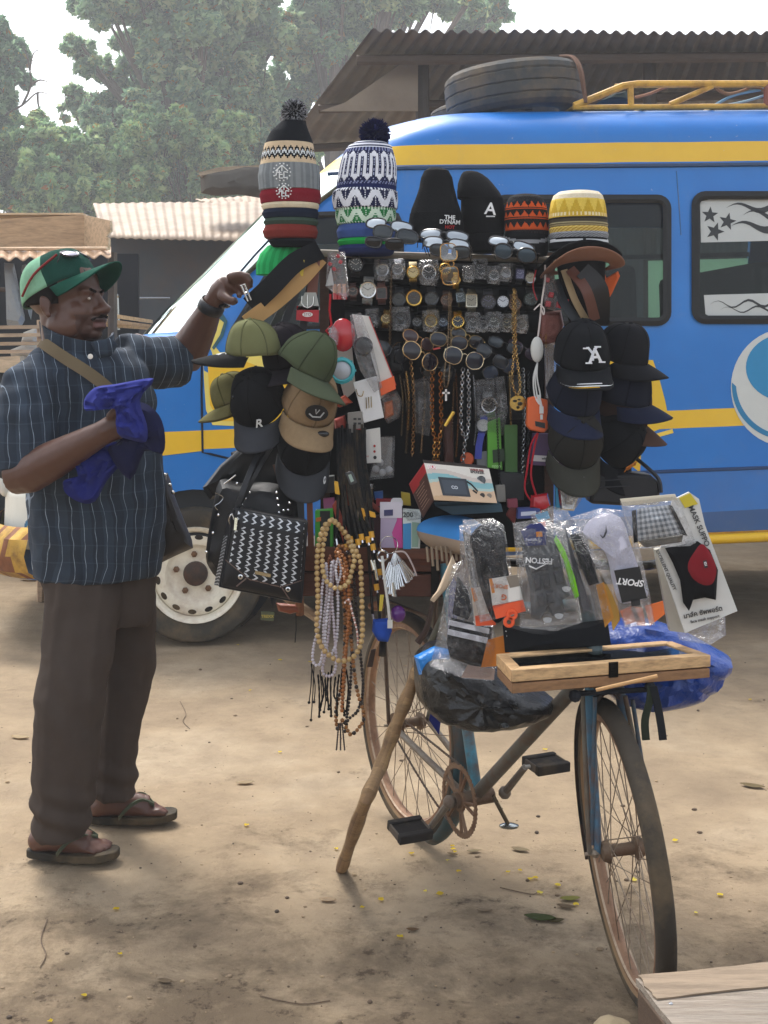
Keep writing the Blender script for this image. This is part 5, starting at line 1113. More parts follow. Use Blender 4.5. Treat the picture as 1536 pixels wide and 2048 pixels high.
stackhat(YA,[(541,630,474),(538,632,484),(543,626,494)],'#17191f','black beanie base under the rust red one',ga)
YB2=3.64
def topB(u,y):
    if y<300: return '#dfe2ea' if int((y+u*0)/3.2)%2 else '#23284a'
    if y<306: return '#23284a' if int(u*90)%2 else '#7d84a8'
    if y<366:
        f=(u*15)%1; lo=.5-.5*abs(((u*15*1)%1)-.5)*2
        w=.16
        up=(y<318)
        if 312<y<360 and (abs(f-.25)<w*.62 or abs(f-.75)<w*.62): return '#dfe2ea'
        if y<=318 and abs(f-.5)<.27 and (318-y)>(abs(f-.5))*26-3 : return '#dfe2ea' if y>306+abs(f-.5)*24 else '#23284a'
        if y>=354 and (f<.27 or f>.73): 
            d=min(f,1-f); return '#dfe2ea' if y<366-d*26 else '#23284a'
        if abs(f-.5)<.045 and int(y/2)%2: return '#aab0c8'
        if (f<.045 or f>.955) and int(y/2)%2: return '#aab0c8'
        return '#23284a'
    if y<372: return '#7d84a8' if int(u*100+y)%2 else '#23284a'
    return '#222a55'
def fair(c0,c1,ya,yb,n=10):
    def g(u,y):
        t=(y-ya)/(yb-ya); f=(u*n)%1
        if t<.08 or t>.9: return c1 if int(u*110)%2 else c0
        mid=.5+.34*math.cos(2*PI*f); 
        if abs(t-mid)<.2+.12*abs(math.sin(2*PI*f)): return c1
        if (abs(f-.5)<.05 or f<.05 or f>.95) and int(y/2)%2: return c1
        return c0
    return g
gb='fair isle beanies in the second tower'
PB=thing('pom_pom_beanie','navy and white patterned beanie with large navy pom-pom','beanie',P(735,420,YB2),gb)
m=MB(); plathe(m,YB2,[(725,760,283),(708,774,286),(697,783,292),(690,786,301),(683,790,315),(678,794,335),(674,794,360),(672,792,384)],180,colfn=topB,squash=.85,sub=9,knit=.012); m.build('crown',KNIT,PB)
m=MB(); plathe(m,YB2,[(671,788,380),(665,795,384),(664,796,402),(667,795,418),(673,789,421)],180,colfn=fair('#232847','#dfe2ea',382,420),squash=.85,sub=8); m.build('cuff',KNIT,PB)
bobble(P(749,268,YB2),.043,['#1f2658','#262e66','#1a2049'],PB,1500,4)
T=thing('beanie','green and white patterned beanie cuff under the navy one','beanie',P(732,450,YB2),gb)
m=MB(); plathe(m,YB2,[(676,787,416),(671,792,420),(671,792,436),(674,790,449),(680,784,452)],170,colfn=fair('#2c7a45','#cfe2cf',420,450),squash=.85,sub=8); m.build('cuff',KNIT,T)
stackhat(YB2,[(676,790,449),(673,791,464),(676,788,479)],'#3f568e','blue beanie cuff below the green patterned one',gb)
stackhat(YB2,[(678,788,476),(675,789,484),(679,786,493)],'#1f9a45','thin bright green beanie edge above the navy base',gb)
stackhat(YB2,[(679,788,490),(676,790,499),(680,786,510)],'#28335e','navy beanie base of the patterned tower',gb)
gc='plain black beanies on the rack top'
def blackbean(Y,rows,cuff,lb,deco=None,bumpy=.05):
    T=thing('black_beanie',lb,'beanie',P((cuff[0][0]+cuff[0][1])/2,cuff[-1][2],Y),gc)
    m=MB('#17181a'); plathe(m,Y,rows,56,squash=.8,sub=6,knit=bumpy); m.build('crown',KNIT,T)
    c=band(Y,cuff,'#151618','',sq=.8); c.build('cuff',KNIT,T)
    if deco: deco(T)
    return T
def dC(T):
    m=MB('#d6d8d8')
    for i,(s,y,c) in enumerate((('THE',441,'#dfe1e1'),('DYNAM',450,'#d2d4d4'),('HOT',460,'#9a3434'))):
        text(m,s,.0165 if i<2 else .013,face_cam(P(897,y,3.62)-V((0,.075,0)),-3,0),c,.0006,bold=.0005)
    m.build('emblem',KNIT,T)
blackbean(3.62,[(858,884,336),(848,898,342),(842,905,355),(838,908,375),(832,913,395),(824,921,418),(820,924,432)],[(818,926,426),(816,928,450),(820,926,482)],'tall black beanie with small white block lettering on its cuff',dC,.04)
def dD(T):
    m=MB('#eceded'); text(m,'A',.048,face_cam(P(977,424,3.66)-V((0,.068,0)),-6),'#eceded',.001,bold=.0008)
    for s in(-.013,.013): m.box(P(977+s*300,438,3.66)-V((0,.068,0)),(.014,.002,.0035))
    m.build('emblem',KNIT,T)
blackbean(3.66,[(932,946,342),(926,956,344),(922,966,349),(919,977,357),(915,988,370),(913,998,384),(915,1005,398)],[(920,1008,395),(922,1011,430),(926,1008,470)],'black beanie folded over with a white letter A on its cuff',dD,.09)
blackbean(3.66,[(935,1000,462),(930,1006,470)],[(928,1008,464),(926,1010,485),(930,1006,505)],'black beanie with tiny white marks under the letter A beanie')
def kz(u,y):
    n=17
    for b in(405,424,446):
        z=zig(u,n); 
        if b-1<y<b+12 and (y-b)>11*(z): return '#c4562a'
        if b+13<y<b+16: return '#b34d26'
    return '#1c1b1c' if (int(y/3)+int(u*90))%2 else '#2a292b'
T=thing('skull_cap','black crocheted skull cap with orange zigzag rows','skull cap',P(1052,470,3.64)); m=MB(); plathe(m,3.64,[(1040,1062,388),(1028,1075,390),(1018,1085,396),(1012,1091,407),(1009,1095,425),(1009,1097,445),(1011,1097,470)],160,colfn=kz,squash=.85,sub=10); m.build('crown',KNIT,T)
T=thing('brimmed_hat','black hat with grey band under the orange zigzag cap','hat',P(1050,510,3.64)); m=MB(); plathe(m,3.64,[(1012,1094,462),(1006,1096,475),(1004,1097,495),(1006,1094,512)],60,colfn=lambda u,y:'#8d8f92' if 470<y-12*math.sin(PI*min(1,max(0,(u+.25)%1*2)))+0<477 else '#141518',squash=.85,sub=8); m.build('crown',CLOTH,T)
gk='kufi caps stacked on the brimmed hats'
def kufi(rows,fn,lb): 
    T=thing('kufi_cap',lb,'kufi cap',P(1155,rows[-1][2],3.60),gk); m=MB(); plathe(m,3.60,rows,140,colfn=fn,squash=.9,sub=8); m.build('crown',KNIT,T)
def kt(u,y):
    yy=y+6*math.cos((u)*2*PI)*0
    if yy<400: return '#e2dccb' if (int(yy/2.2)+int(u*110))%2 else '#c9b996'
    if yy<428:
        t=(yy-400)/28; z=zig(u,14); return '#d9bd55' if t<z else '#c2a136'
    if yy<434: return '#e0d3a8' if int(u*90)%2 else '#c8a63e'
    return '#cda93f'
kufi([(1130,1188,383),(1117,1198,385),(1107,1205,392),(1102,1209,404),(1099,1212,420),(1097,1214,438)],kt,'yellow and white kufi cap with diamond pattern on top of the stack')
kufi([(1102,1212,432),(1098,1215,438),(1099,1214,447)],lambda u,y:'#4a453c' if y>441 else '#2c2a27','dark brown kufi band just below the yellow diamond kufi')
kufi([(1102,1212,443),(1098,1216,450),(1100,1214,456)],lambda u,y:'#a39873' if int(y)%4<2 else '#6f6650','olive beige ribbed kufi band in the stack')
kufi([(1103,1212,452),(1098,1216,459),(1100,1214,467)],lambda u,y:'#d8c06c' if int(u*70+y/3)%2 else '#b8923a','mustard checked kufi band above the silver one')
kufi([(1103,1213,463),(1098,1217,470),(1100,1215,478)],lambda u,y:'#9b9ea2' if int(u*80+y/2)%2 else '#6d7075','silver grey kufi band above the black fedora')
def fedora(lb,rows,brimpts,c,Y,tilt,roll,bw):
    T=thing('fedora_hat',lb,'hat',P(1158,515,Y),'brimmed hats under the kufi caps')
    if rows: m=MB(); plathe(m,Y,rows,60,squash=.9,sub=4,colfn=lambda u,y:'#c5c7c9' if (rows[0][2]+4<y-4*math.cos(2*PI*u)<rows[0][2]+8) else c); m.build('crown',CLOTH,T)
    m=MB(c); cpt=P(*brimpts,Y); Mb=MX.Translation(cpt)@MX.Rotation(R(roll),4,'Y')@MX.Rotation(R(tilt),4,'X')
    def f(u,v):
        a=2*PI*u; r=.078+bw*v; x=r*1.0*math.cos(a); y=r*math.sin(a)*1.05; z=-.016*math.cos(2*a)*v+.0-.008*v*v*0+.012*v*v; return Mb@V((x,y,z-(.018 if math.cos(a)<0 else -.004)*abs(math.cos(a))**2*v))
    m.grid(f,60,8); m.build('brim',CLOTH,T,solid=.003)
fedora('black felt fedora with pale band between the kufis and the brown brim',[(1104,1213,474),(1099,1216,482),(1098,1217,500)],(1160,519),'#17181b',3.60,-8,-2,.042)
fedora('brown felt fedora lowest of the stack with upturned brim',None,(1164,534),'#7d5a4a',3.58,-9,-3,.043)
m=MB('#1a1a1c'); plathe(m,3.6,[(1110,1212,505),(1118,1210,560),(1130,1205,620),(1140,1200,650)],24,squash=.6); m.build('hat_support',CLOTH,RKD)
# hanging leather belts under the fedoras
def belt(pts,wpx,c,lb,grp='belts hung beside the rack',mat=LEATHER,buckle=None,wdir=None):
    q=smoothpts([P(*p) for p in pts],6); w=wpx*q[0].y/F; wv=[]
    for i in range(len(q)):
        d=(q[min(i+1,len(q)-1)]-q[max(i-1,0)]); n=V((d.z,-.25*d.length,-d.x)).normalized() if wdir is None else V(wdir).normalized(); wv.append(n*w)
    T=thing('leather_belt',lb,'belt',q[-1],grp); m=MB(c); m.ribbon(q,wv,.0035); m.build('strap',mat,T)
    if buckle:
        e=P(*buckle[0]); u=P(*buckle[1])-e; m=MB('#d5d7d8'); s_=V((0,-.012,0)); n=V((u.z,0,-u.x)).normalized()*buckle[2]*e.y/F
        m.tube([e,e+u,e+u+n,e+n],.003,6,closed=True); m.tube([e+u*.5,e+u*.5+n],.0022,5); m.build('buckle',MET,T)
    return T
belt([(1128,540,3.56),(1150,600,3.53),(1178,650,3.55)],14,'#a08a68','tan inner belt strip beneath the fedora stack')
belt([(1140,538,3.54),(1172,580,3.5),(1190,640,3.53)],22,'#5a3529','dark brown leather belt curving under the brown fedora')
belt([(1165,540,3.52),(1200,580,3.52),(1202,650,3.56)],36,'#191819','wide black leather belt beside the orange scarf')
belt([(1110,560,3.6),(1130,610,3.55),(1165,652,3.55)],20,'#22262b','black stitched belt nearest the red charms')
m=MB(); m.pillow(ppoly([(1188,522),(1205,530),(1212,556),(1236,542),(1240,552),(1225,585),(1205,620),(1200,612),(1203,575),(1192,560)],3.62),.03,4,.006,1,col='#b8562a'); m.build('orange_scarf',CLOTH,label='orange scarf corner poking out under the fedora brim',cat='scarf')
belt([(640,500,3.60),(590,525,3.52),(540,575,3.48),(500,612,3.5)],40,'#1b1d20','wide black canvas belt looping above the reaching hand',mat=CLOTH,buckle=((489,568,3.47),(502,600,3.48),7))
belt([(640,516,3.60),(602,558,3.54),(555,600,3.51),(515,630,3.49),(494,646,3.49)],32,'#b08c5c','tan canvas belt sweeping below the black canvas one',mat=CLOTH)
belt([(612,545,3.62),(590,590,3.6),(565,660,3.6)],15,'#2b3138','slim charcoal belt hanging by the yellow tag')
belt([(596,560,3.63),(568,610,3.6),(545,655,3.6)],13,'#333a38','slim dark olive belt hanging behind the charcoal belt')
belt([(625,545,3.64),(615,600,3.62),(600,690,3.62)],16,'#26282c','black belt hanging next to the carded belt')
m=MB('#cdb53c'); m.prism(ppoly([(603,520),(609,520),(606,552),(599,552)],3.54),(0,.002,0)); m.build('yellow_tag',PAPER,label='yellow paper tag tied to the slim charcoal belt',cat='tag')
T=thing('green_hat','bright green knitted hat under the black canvas belt','hat',P(550,540,3.66)); m=MB(); plathe(m,3.66,[(560,615,486),(535,620,492),(520,622,508),(512,622,530),(512,618,550)],40,colfn=lambda u,y:'#1f8f4d' if int(u*40)%2 else '#2ba45c',squash=.8,sub=3); m.build('crown',KNIT,T)
# carded belt with trident buckle
T=thing('carded_belt','brown belt on a clear card with red label and white oval','belt',P(615,650,3.58),'carded belts')
m=MB('#6e4338'); m.prism(ppoly([(618,545),(632,520),(640,522),(634,590),(622,600),(612,600)],3.585),(0,.006,0)); m.build('strap',LEATHER,T)
m=MB('#a9aca8'); m.prism(ppoly([(610,585),(632,585),(640,620),(593,620)],3.582),(0,.002,0)); m.prism(ppoly([(594,612),(638,612),(637,645),(592,640)],3.582),(0,.003,0),col='#b01f2a'); m.build('card',PAPER,T)
m=MB('#e8e6e2'); e=P(615,629,3.578); m.prism([e+V((.015*math.cos(2*PI*k/20),0,.007*math.sin(2*PI*k/20))) for k in range(20)],(0,.002,0)); text(m,'STO',.011,face_cam(e-V((0,.0008,0))),'#8c1d28',.0004); m.build('label',PAPER,T)
m=MB('#dcdddb'); ptube(m,[(604,592),(603,606),(608,613),(615,615),(622,613),(627,606),(627,593)],1.3,3.575,n=6); ptube(m,[(615,590),(615,617)],1.3,3.575,n=6); m.build('buckle',MET,T)
# ---------- baseball caps
BCN=0
def goodscap(px,py,Y,yaw,pitch,roll,s,cc,bc,lb,grp,deco=None,mat=CLOTH,droop=.6,bl=.075,colfn=None,h=.122):
    s*=1.1; bl*=1.12
    Mx=rot(P(px,py,Y),yaw,pitch,roll,s)@MX.Translation(V((0,0,-.045))); T=thing('baseball_cap',lb,'cap',P(px,py,Y),grp)
    cap_parts(Mx,cc,bc,T,droop=droop,bl=bl,mat=mat,colfn=colfn,h=h)
    if deco: deco(T,Mx)
    return T
gl='caps hung beside the belts'; gr='caps hung beside the minibus window'
def front(Mx,th=0,z=.045,d=.003): # point and frame on the crown front
    t=math.asin(min(1,z/.122))/(PI/2); r=math.cos(t*PI/2)**.72; a=R(th); p=V((.098*r*math.cos(a)+.012*t+d,.08*r*math.sin(a)*1.0,z)); 
    return Mx@MX.Translation(p+V((math.cos(a),math.sin(a),0))*d)@MX.Rotation(a,4,'Z')@MX.Rotation(R(-18),4,'Y')@MX.Rotation(R(90),4,'Z')@MX.Rotation(R(90),4,'X')
def d_text(s,size,col,th=0,z=.045,mats=None,shear=0,bold=.0006):
    def f(T,Mx): m=MB(col); text(m,s,size,front(Mx,th,z),col,.0012,shear,bold=bold); m.build('emblem',KNIT,T)
    return f
def d_star(T,Mx):
    fm=front(Mx,-38,.055); m=MB('#1d2018'); pts=[(.024*(1 if k%2==0 else .42)*math.sin(k*PI/5),.024*(1 if k%2==0 else .42)*math.cos(k*PI/5)) for k in range(10)]
    m.tube([fm@V((x,y,.001)) for x,y in pts],.0018,5,closed=True); m.build('emblem',KNIT,T)
    m=MB('#e9ebe9')
    for i in range(6): 
        a=brimpt(Mx,.25+.055*i,.2+.02*i); b=brimpt(Mx,.29+.055*i,.75-.06*i); m.tube([a,b],.0016,5)
    m.tube([brimpt(Mx,.22,.3),brimpt(Mx,.4,.12),brimpt(Mx,.6,.1)],.002,5); m.build('brim_mark',PLAST,T)
def brimpt(Mx,u,v,a=.098,b=.08,bl=.075,droop=.6):
    th=R(-78+156*u); e=math.cos(th*90/78*.98)**.55; x=a*math.cos(th)+v*bl*e; y=b*math.sin(th)*(1+.10*v*e); q=y/b
    return Mx@V((x,y,-droop*.055*q*q*min(1,.25+v)-.006*v-.012*v*v+.0055))
def d_sticker(u=.6,v=.5,col='#e6e8e8'):
    def f(T,Mx):
        a=brimpt(Mx,u,v); e1=(brimpt(Mx,u+.02,v)-brimpt(Mx,u-.02,v)).normalized(); e2=(brimpt(Mx,u,v+.02)-brimpt(Mx,u,v-.02)).normalized(); n=e1.cross(e2)
        if n.y>0: n=-n
        m=MB(col); m.prism([a+n*.001+e1*.008*math.cos(2*PI*k/18)+e2*.010*math.sin(2*PI*k/18) for k in range(18)],n*.001)
        for k in(-1,0,1): m.tube([a+n*.0022+e1*.006*k*.6-e2*.005,a+n*.0022+e1*.006*k*.6+e2*.003+e1*.002],.0008,4,col='#2a2c30')
        m.build('sticker',PAPER,T)
    return f
goodscap(508,682,3.47,186,2,-8,.70,'#6b6d4a','#141516','olive cap with outlined star and black brim, topmost beside the man\'s hand',gl,d_star,bl=.115,droop=.35)
goodscap(572,692,3.55,-104,22,10,.80,'#1f1b20','#221d23','purple black cap behind the olive star cap with a round sticker',gl,d_sticker(.28,.7))
goodscap(620,710,3.43,-40,28,-14,.80,'#454e38','#4b5340','dark olive cap tilted with its brim toward the teal gadget',gl,droop=.55,bl=.095)
goodscap(465,782,3.56,183,24,4,.62,'#68643f','#6c6743','olive tweed cap peeking out behind the letter R cap',gl,mat=KNIT)
def d_R(T,Mx): d_text('R',.036,'#d9dbdb',12,.022,shear=.3)(T,Mx); m=MB('#3a3b3e'); p=Mx@V((.05,-.05,.085)); m.sphere(p,.006,8); m.build('eyelet',MET,T)
goodscap(512,786,3.50,-97,46,4,.86,'#141517','#3b3d42','black cap with white script R and broad charcoal brim',gl,d_R,droop=.8)
def d_patch(T,Mx):
    m=MB('#14161a'); fm=front(Mx,-4,.06); m.prism([fm@V((.034*math.cos(2*PI*k/20),.024*math.sin(2*PI*k/20),0)) for k in range(20)],(fm.to_3x3()@V((0,0,1)))*.004); m.build('patch',PLAST,T)
    m=MB('#b9bcbd'); m.tube([fm@V((x,y,.006)) for x,y in((-.022,-.004),(-.01,-.012),(.012,-.010),(.02,.006))],.0022,5); m.tube([fm@V((x,y,.006)) for x,y in((-.006,.012),(-.002,-.002),(.006,.012))],.0016,5); m.build('emblem',PLAST,T)
    m=MB('#15171b'); a=brimpt(Mx,.62,.35); m.sphere(a,(.018,.010,.009),12); m.build('sticker',GLOSSY,T)
goodscap(624,790,3.47,-76,38,-8,.86,'#8a7458','#917b5e','heather tan cap with dark rubber patch under the olive cap',gl,d_patch,mat=KNIT,droop=.75)
goodscap(612,878,3.49,-82,54,-4,.86,'#121315','#3a3c40','black cap with round white sticker, lowest above the messenger bag',gl,d_sticker(.78,.55),droop=.75)
def d_mono(T,Mx):
    m=MB('#e9ebee'); fm=front(Mx,6,.055); text(m,'A',.058,fm@MX.Translation(V((.004,-.002,0))),'#e9ebee',.0015,bold=.001); text(m,'Y',.058,fm@MX.Translation(V((-.004,.003,.001))),'#dfe3ea',.0015,bold=.0005)
    for x,y in((-.016,-.021),(.024,-.021),(-.022,.022),(.012,.024)): m.box(fm@V((x,y,.001)),(.018,.003,.004))
    m.build('emblem',KNIT,T)
    m=MB('#e9ebee'); m.tube([brimpt(Mx,.08+.84*i/20,.93) for i in range(21)],.0022,5); m.tube([brimpt(Mx,.3+.3*i/10,.8) for i in range(11)],.0018,5); m.build('brim_mark',KNIT,T)
    m=MB('#c9a02c'); m.tube([brimpt(Mx,.2+.35*i/10,1.0) for i in range(11)],.0024,5); m.build('brim_lettering',KNIT,T)
goodscap(1165,690,3.48,-84,24,2,.86,'#15171b','#15171b','black cap with large white monogram and white edged brim',gr,d_mono,droop=.55)
goodscap(1245,690,3.56,-38,16,4,.78,'#17181c','#1a1b1f','plain black cap pointing at the minibus window above the navy cap',gr,droop=.6)
goodscap(1152,772,3.50,-76,36,0,.84,'#181c2b','#20263c','plain navy cap hanging under the monogram cap',gr,droop=.75)
goodscap(1245,772,3.57,-30,14,8,.80,'#171b29','#1d2338','navy cap pointing outward under the plain black cap',gr,droop=.6)
goodscap(1246,806,3.60,-34,24,4,.82,'#42302a','#4a362d','brown cap brim showing under the outward navy cap',gr,droop=.55)
goodscap(1154,868,3.50,-84,52,0,.86,'#2a2925','#3a3a33','dark olive brown cap lowest beside the orange power bank',gr,droop=.75)
goodscap(1240,868,3.58,-48,64,6,.84,'#15171a','#16181b','black cap with orange lettering above the black box bag',gr,d_text('TEX',.04,'#d0803c',16,.018,bold=.0008),droop=.7)
# ---------- wrist watches on the three rolls
gwn={1:'wrist watches on the top roll',2:'wrist watches on the second roll',3:'wrist watches on the third roll',0:'loose watches low on the rack'}
def watch(px,py,kind,case,dial,strap,row,lb,r=11,hands='#d8d8d4',Y=3.648,wrap=False,square=False,tilt=0,rim=None):
    r*=1.14; c=P(px,py,Y); s=Y/F; T=thing('wrist_watch',lb,'watch',c+V((0,0,-r*s)),gwn[row]); RR=r*s
    M=MX.Translation(c)@MX.Rotation(R(90),4,'X')@MX.Rotation(R(tilt),4,'Z')
    m=MB(case)
    def shp(k,q):
        if square: return rrect(-q*.85,-q,q*.85,q,q*.25,4)
        return circ((0,0),q,q,32)
    o=shp(0,RR); i=shp(0,RR*.76); n=len(o)
    m.rings([[M@V((x,y,z)) for x,y in p] for p,z in((o,-.006),(o,.001),(shp(0,RR*.9),.004),(i,.003),(i,.0005))],True,True,False); m.build('case',MET if kind=='m' else GLOSSY,T)
    d=MB(dial); d.prism([M@V((x,y,.0006)) for x,y in i],M.to_3x3()@V((0,0,.0006)))
    for k in range(12):
        a=2*PI*k/12; u=V((math.sin(a),math.cos(a),0)); d.tube([M@(u*RR*.58+V((0,0,.0018))),M@(u*RR*.70+V((0,0,.0018)))],RR*.035,4,col=hands)
    for a,l in((.9,.42),(-1.1,.58)): u=V((math.sin(a),math.cos(a),0)); d.tube([M@V((0,0,.002)),M@(u*RR*l+V((0,0,.002)))],RR*.035,4,col=hands)
    d.build('dial',GLOSSY,T)
    w=RR*1.15
    for sg in(-1,1):
        st=MB(strap)
        pts=[M@V((0,sg*RR*.9,-.002)),M@V((0,sg*RR*1.25,-.006)),M@V((0,sg*RR*1.55,-.018)),M@V((0,sg*RR*1.6,-.03))]
        q=smoothpts(pts,4); st.ribbon(q,M.to_3x3()@V((w,0,0)),.002)
        if kind=='m':
            for j in range(1,len(q)-1): st.tube([q[j]-M.to_3x3()@V((w*.5,0,-.001)),q[j]+M.to_3x3()@V((w*.5,0,.001))],.0014,4)
        st.build('strap',MET if kind=='m' else LEATHER,T)
    if wrap:
        q=MB(); q.pillow(ppoly([(px-r*1.25,py-r*1.6),(px+r*1.1,py-r*1.7),(px+r*1.35,py+r*.4),(px+r*.9,py+r*1.7),(px-r*1.1,py+r*1.5),(px-r*1.4,py)],Y-.008),.014,5,.004,px,axis=(0,1,0)); q.build('clear_sleeve',CELLO,T)
gold='#c8a048';silv='#c9cacb';gun='#4a4d52';blk='#141518'
W=[(712,529,'g',blk,'#191a1c','#17181b',1,'black watch with bold white dial markers nearest the belts on the top roll',14,'#dcdcd2',0,0),
(765,540,'m',silv,'#b6b9bb',silv,1,'silver watch in a crumpled clear sleeve under the patterned beanie tower',12,'#55585c',1,0),
(795,538,'m',silv,'#8d9295',silv,1,'silver watch in a sleeve beside the gold dial watch',11,'#e0e0e0',1,0),
(826,545,'m',gold,'#d7c48a','#cdbd98',1,'gold watch with cream dial on the top roll',12,'#5b4a22',0,0),
(858,545,'m',silv,'#2a2d31',silv,1,'large silver chronograph with dark dial in a torn sleeve',14,'#c8ccd0',1,0),
(890,538,'m',gold,'#15161a',gold,1,'gold rimmed black dial watch touching the gold frame spectacles',11,gold,0,0),
(912,560,'m',gold,'#b7943f',gold,1,'small gold watch half behind the hanging spectacles',9,'#5a4a20',0,0),
(938,548,'m','#8c8e90','#6f6c66','#7d7a74',1,'small grey square watch beside the sleeved black square one',9,'#cfcfcf',1,1),
(961,538,'g','#23262a','#2c3035','#202225',1,'black square watch in a tall clear sleeve on the top roll',11,'#9aa0a6',1,1),
(988,550,'m',silv,'#5c6468',silv,1,'silver oval watch in clear film below the right-hand spectacles'.replace('right-hand ','dark '),10,'#d0d4d6',1,0),
(1012,545,'m',silv,'#cfd3d6',silv,1,'bright silver watch crumpled in film beside the violet watch',10,'#60646a',1,0),
(1040,548,'g','#3a3c55','#5a5b86','#23252f',1,'violet faced watch near the end of the top roll',10,'#b9bde0',0,1),
(1060,556,'m',silv,'#a9a48f','#8f8a76',1,'cream dial watch at the red charm end of the top roll',10,'#55503c',0,0),
(706,583,'g','#5d3f37','#241b19','#3a2722',2,'small brown round watch first on the second roll by the belts',10,'#a08878',0,0),
(736,580,'m','#d3d4d2','#c7c9c4','#c9cac8',2,'big silver studded watch second from the belts on the second roll',16,'#7b7d7a',0,0),
(763,586,'g','#6a4a44','#1f1a1c','#5a3b36',2,'brown square watch beside the big silver studded one',12,'#3a3034',0,1),
(798,598,'g','#222529','#15171a','#1c1e21',2,'plain black round watch before the thick gold ring watch',13,'#2c3036',0,0),
(828,596,'m','#d4ac55','#2a1f1a','#15161a',2,'thick gold ring watch with brown black dial on the second roll',15,'#4a382c',0,0),
(863,597,'g','#2c3035','#1b1e22','#17191c',2,'black round watch with faint grey rim after the gold ring watch',13,'#3b4046',0,0),
(893,600,'g','#5a3d2c','#3a261c','#33231b',2,'brown watch hidden behind the long spectacle chains',11,'#8a6a50',0,0),
(921,594,'m','#6f7a80','#3b464d','#5b646a',2,'small blue grey square watch left of the pale square one'.replace('left of','touching'),10,'#93a2ac',0,1),
(943,601,'m','#b5b0a0','#8c887a','#a29d8e',2,'pale square watch with crossed dial on the second roll',13,'#3c3a34',0,1),
(977,603,'g','#25242c','#1d1b26','#18191d',2,'black chronograph with violet tint beside the pale square watch',14,'#6e6a8c',0,0),
(1006,603,'m','#2b2e33','#cdd3dc','#17181b',2,'black strapped watch with white skeleton dial on the second roll',13,'#2e3a5c',0,0),
(1030,608,'g','#6d4f38','#3b2b20','#4d3828',2,'bronze rimmed watch behind the gold curb chain',12,'#b08a60',0,0),
(1061,598,'g','#26302e','#1b2423','#1a1d1d',2,'dark green watch last on the second roll by the red cord',13,'#55706a',0,0),
(718,640,'m','#4b4e52','#22252a','#3c3f43',3,'dark steel watch first on the third roll by the white card',9,'#7d8288',0,0),
(745,636,'m','#5a5d61','#2a2d30','#55585c',3,'steel watch second on the third roll beside the white card',10,'#8d9298',1,0),
(772,637,'m','#b59a5a','#6b5a36','#a28a52',3,'dull gold watch under the long snake chain on the third roll',10,'#e0cf9c',0,0),
(802,638,'g','#2b3036','#1a2026','#1d2024',3,'black blue watch in film below the plain black round watch',13,'#556270',1,0),
(834,644,'m','#55585b','#1d1f22','#4c4f53',3,'narrow steel watch below the thick gold ring watch',9,'#8e9296',0,0),
(862,642,'m','#c6a756','#8a7a52','#b99a4c',3,'gold watch with tan dial under film on the third roll',12,'#3a3222',1,0),
(886,644,'m','#5f6c7c','#273242','#586472',3,'slate blue watch behind the spectacle chains on the third roll',9,'#a2b4c8',0,0),
(916,643,'m','#cfae58','#1e2a38','#c0a04e',3,'gold watch with dark blue dial on the third roll',12,'#d6c48a',0,0),
(946,645,'m','#777a7c','#4d5052','#717476',3,'grey watch in film after the gold and blue watch',11,'#b5b8ba',1,0),
(966,648,'m','#6b6e70','#3a3d3f','#66696b',3,'smaller grey watch in film, third roll, beside its bigger twin',9,'#a0a3a5',1,0),
(988,644,'m','#8b8f8c','#595d5a','#838683',3,'silver watch in bulging film on the third roll',11,'#c6cac6',1,0),
(1014,646,'m','#8a7d5a','#3c3a30','#7c7152',3,'brass watch in film before the white cloth straps',10,'#c9bd90',1,0),
(1043,648,'m','#a9a49a','#7a756a','#b8b2a6',3,'watch with pale cloth strap last on the third roll',10,'#3a3832',1,0),
(978,810,'m','#c6c7c7','#23211f','#bdbebe',0,'steel diver watch hanging below the dark sunglasses',15,'#8f8f8c',0,0),
(966,851,'g','#c9cbcc','#d5d8d6','#3f4a9a',0,'white faced watch on a royal blue strap',11,'#b4b6b5',0,0)]
for a in W: watch(a[0],a[1],a[2],a[3],a[4],a[5],a[6],a[7],a[8],a[9],wrap=bool(a[10]),square=bool(a[11]),Y=3.648 if a[6] else 3.66,tilt=random.Random(a[0]).uniform(-8,8))
m=MB('#4650a8'); m.ribbon([P(964,862,3.664),P(958,890,3.665),P(956,918,3.666)],V((.02,0,0)),.002); m.build('watch_strap',RUBBER,label='royal blue strap end hanging below the white faced watch',cat='strap')
# ---------- sunglasses
def shades(px,py,Y,yaw,lb,grp,tilt=0,roll=0,s=1,**k):
    M=rot(P(px,py,Y),yaw,0,0,s)@MX.Rotation(R(tilt),4,'X')@MX.Rotation(R(roll),4,'Y'); T=thing('sunglasses',lb,'sunglasses',P(px,py,Y)-V((0,0,.02)),grp); k.setdefault('fr',.0026 if grp==gt else .0017); glasses_parts(M,T,**k); return T
gt='sunglasses on the hats above the watches'
shades(778,450,3.50,-14,'black wraparound sunglasses, upper pair in front of the green patterned cuff',gt,-22,10,.98,lmat=LENSM,lens='#b4bcc2',w=.062,h=.032)
shades(790,468,3.47,-14,'black square sunglasses below the wraparound pair',gt,-8,12,.95,lens='#2c3338',w=.06,h=.04)
shades(768,486,3.46,-10,'dark sunglasses lowest of the three by the patterned tower',gt,8,6,.8,w=.058,h=.036)
shades(888,470,3.49,-10,'thin black sunglasses, upper pair below the block lettered beanie',gt,-26,6,.98,lens='#a4acb2',lmat=LENSM,w=.062,h=.03)
shades(892,487,3.46,-10,'black sunglasses with pale sky reflections under the thin pair',gt,-16,8,.95,lens='#bcc4ca',lmat=LENSM,w=.06,h=.034)
shades(900,502,3.44,-8,'smoky square sunglasses lowest by the block lettered beanie',gt,8,6,.82,lens='#2a3035',w=.06,h=.038)
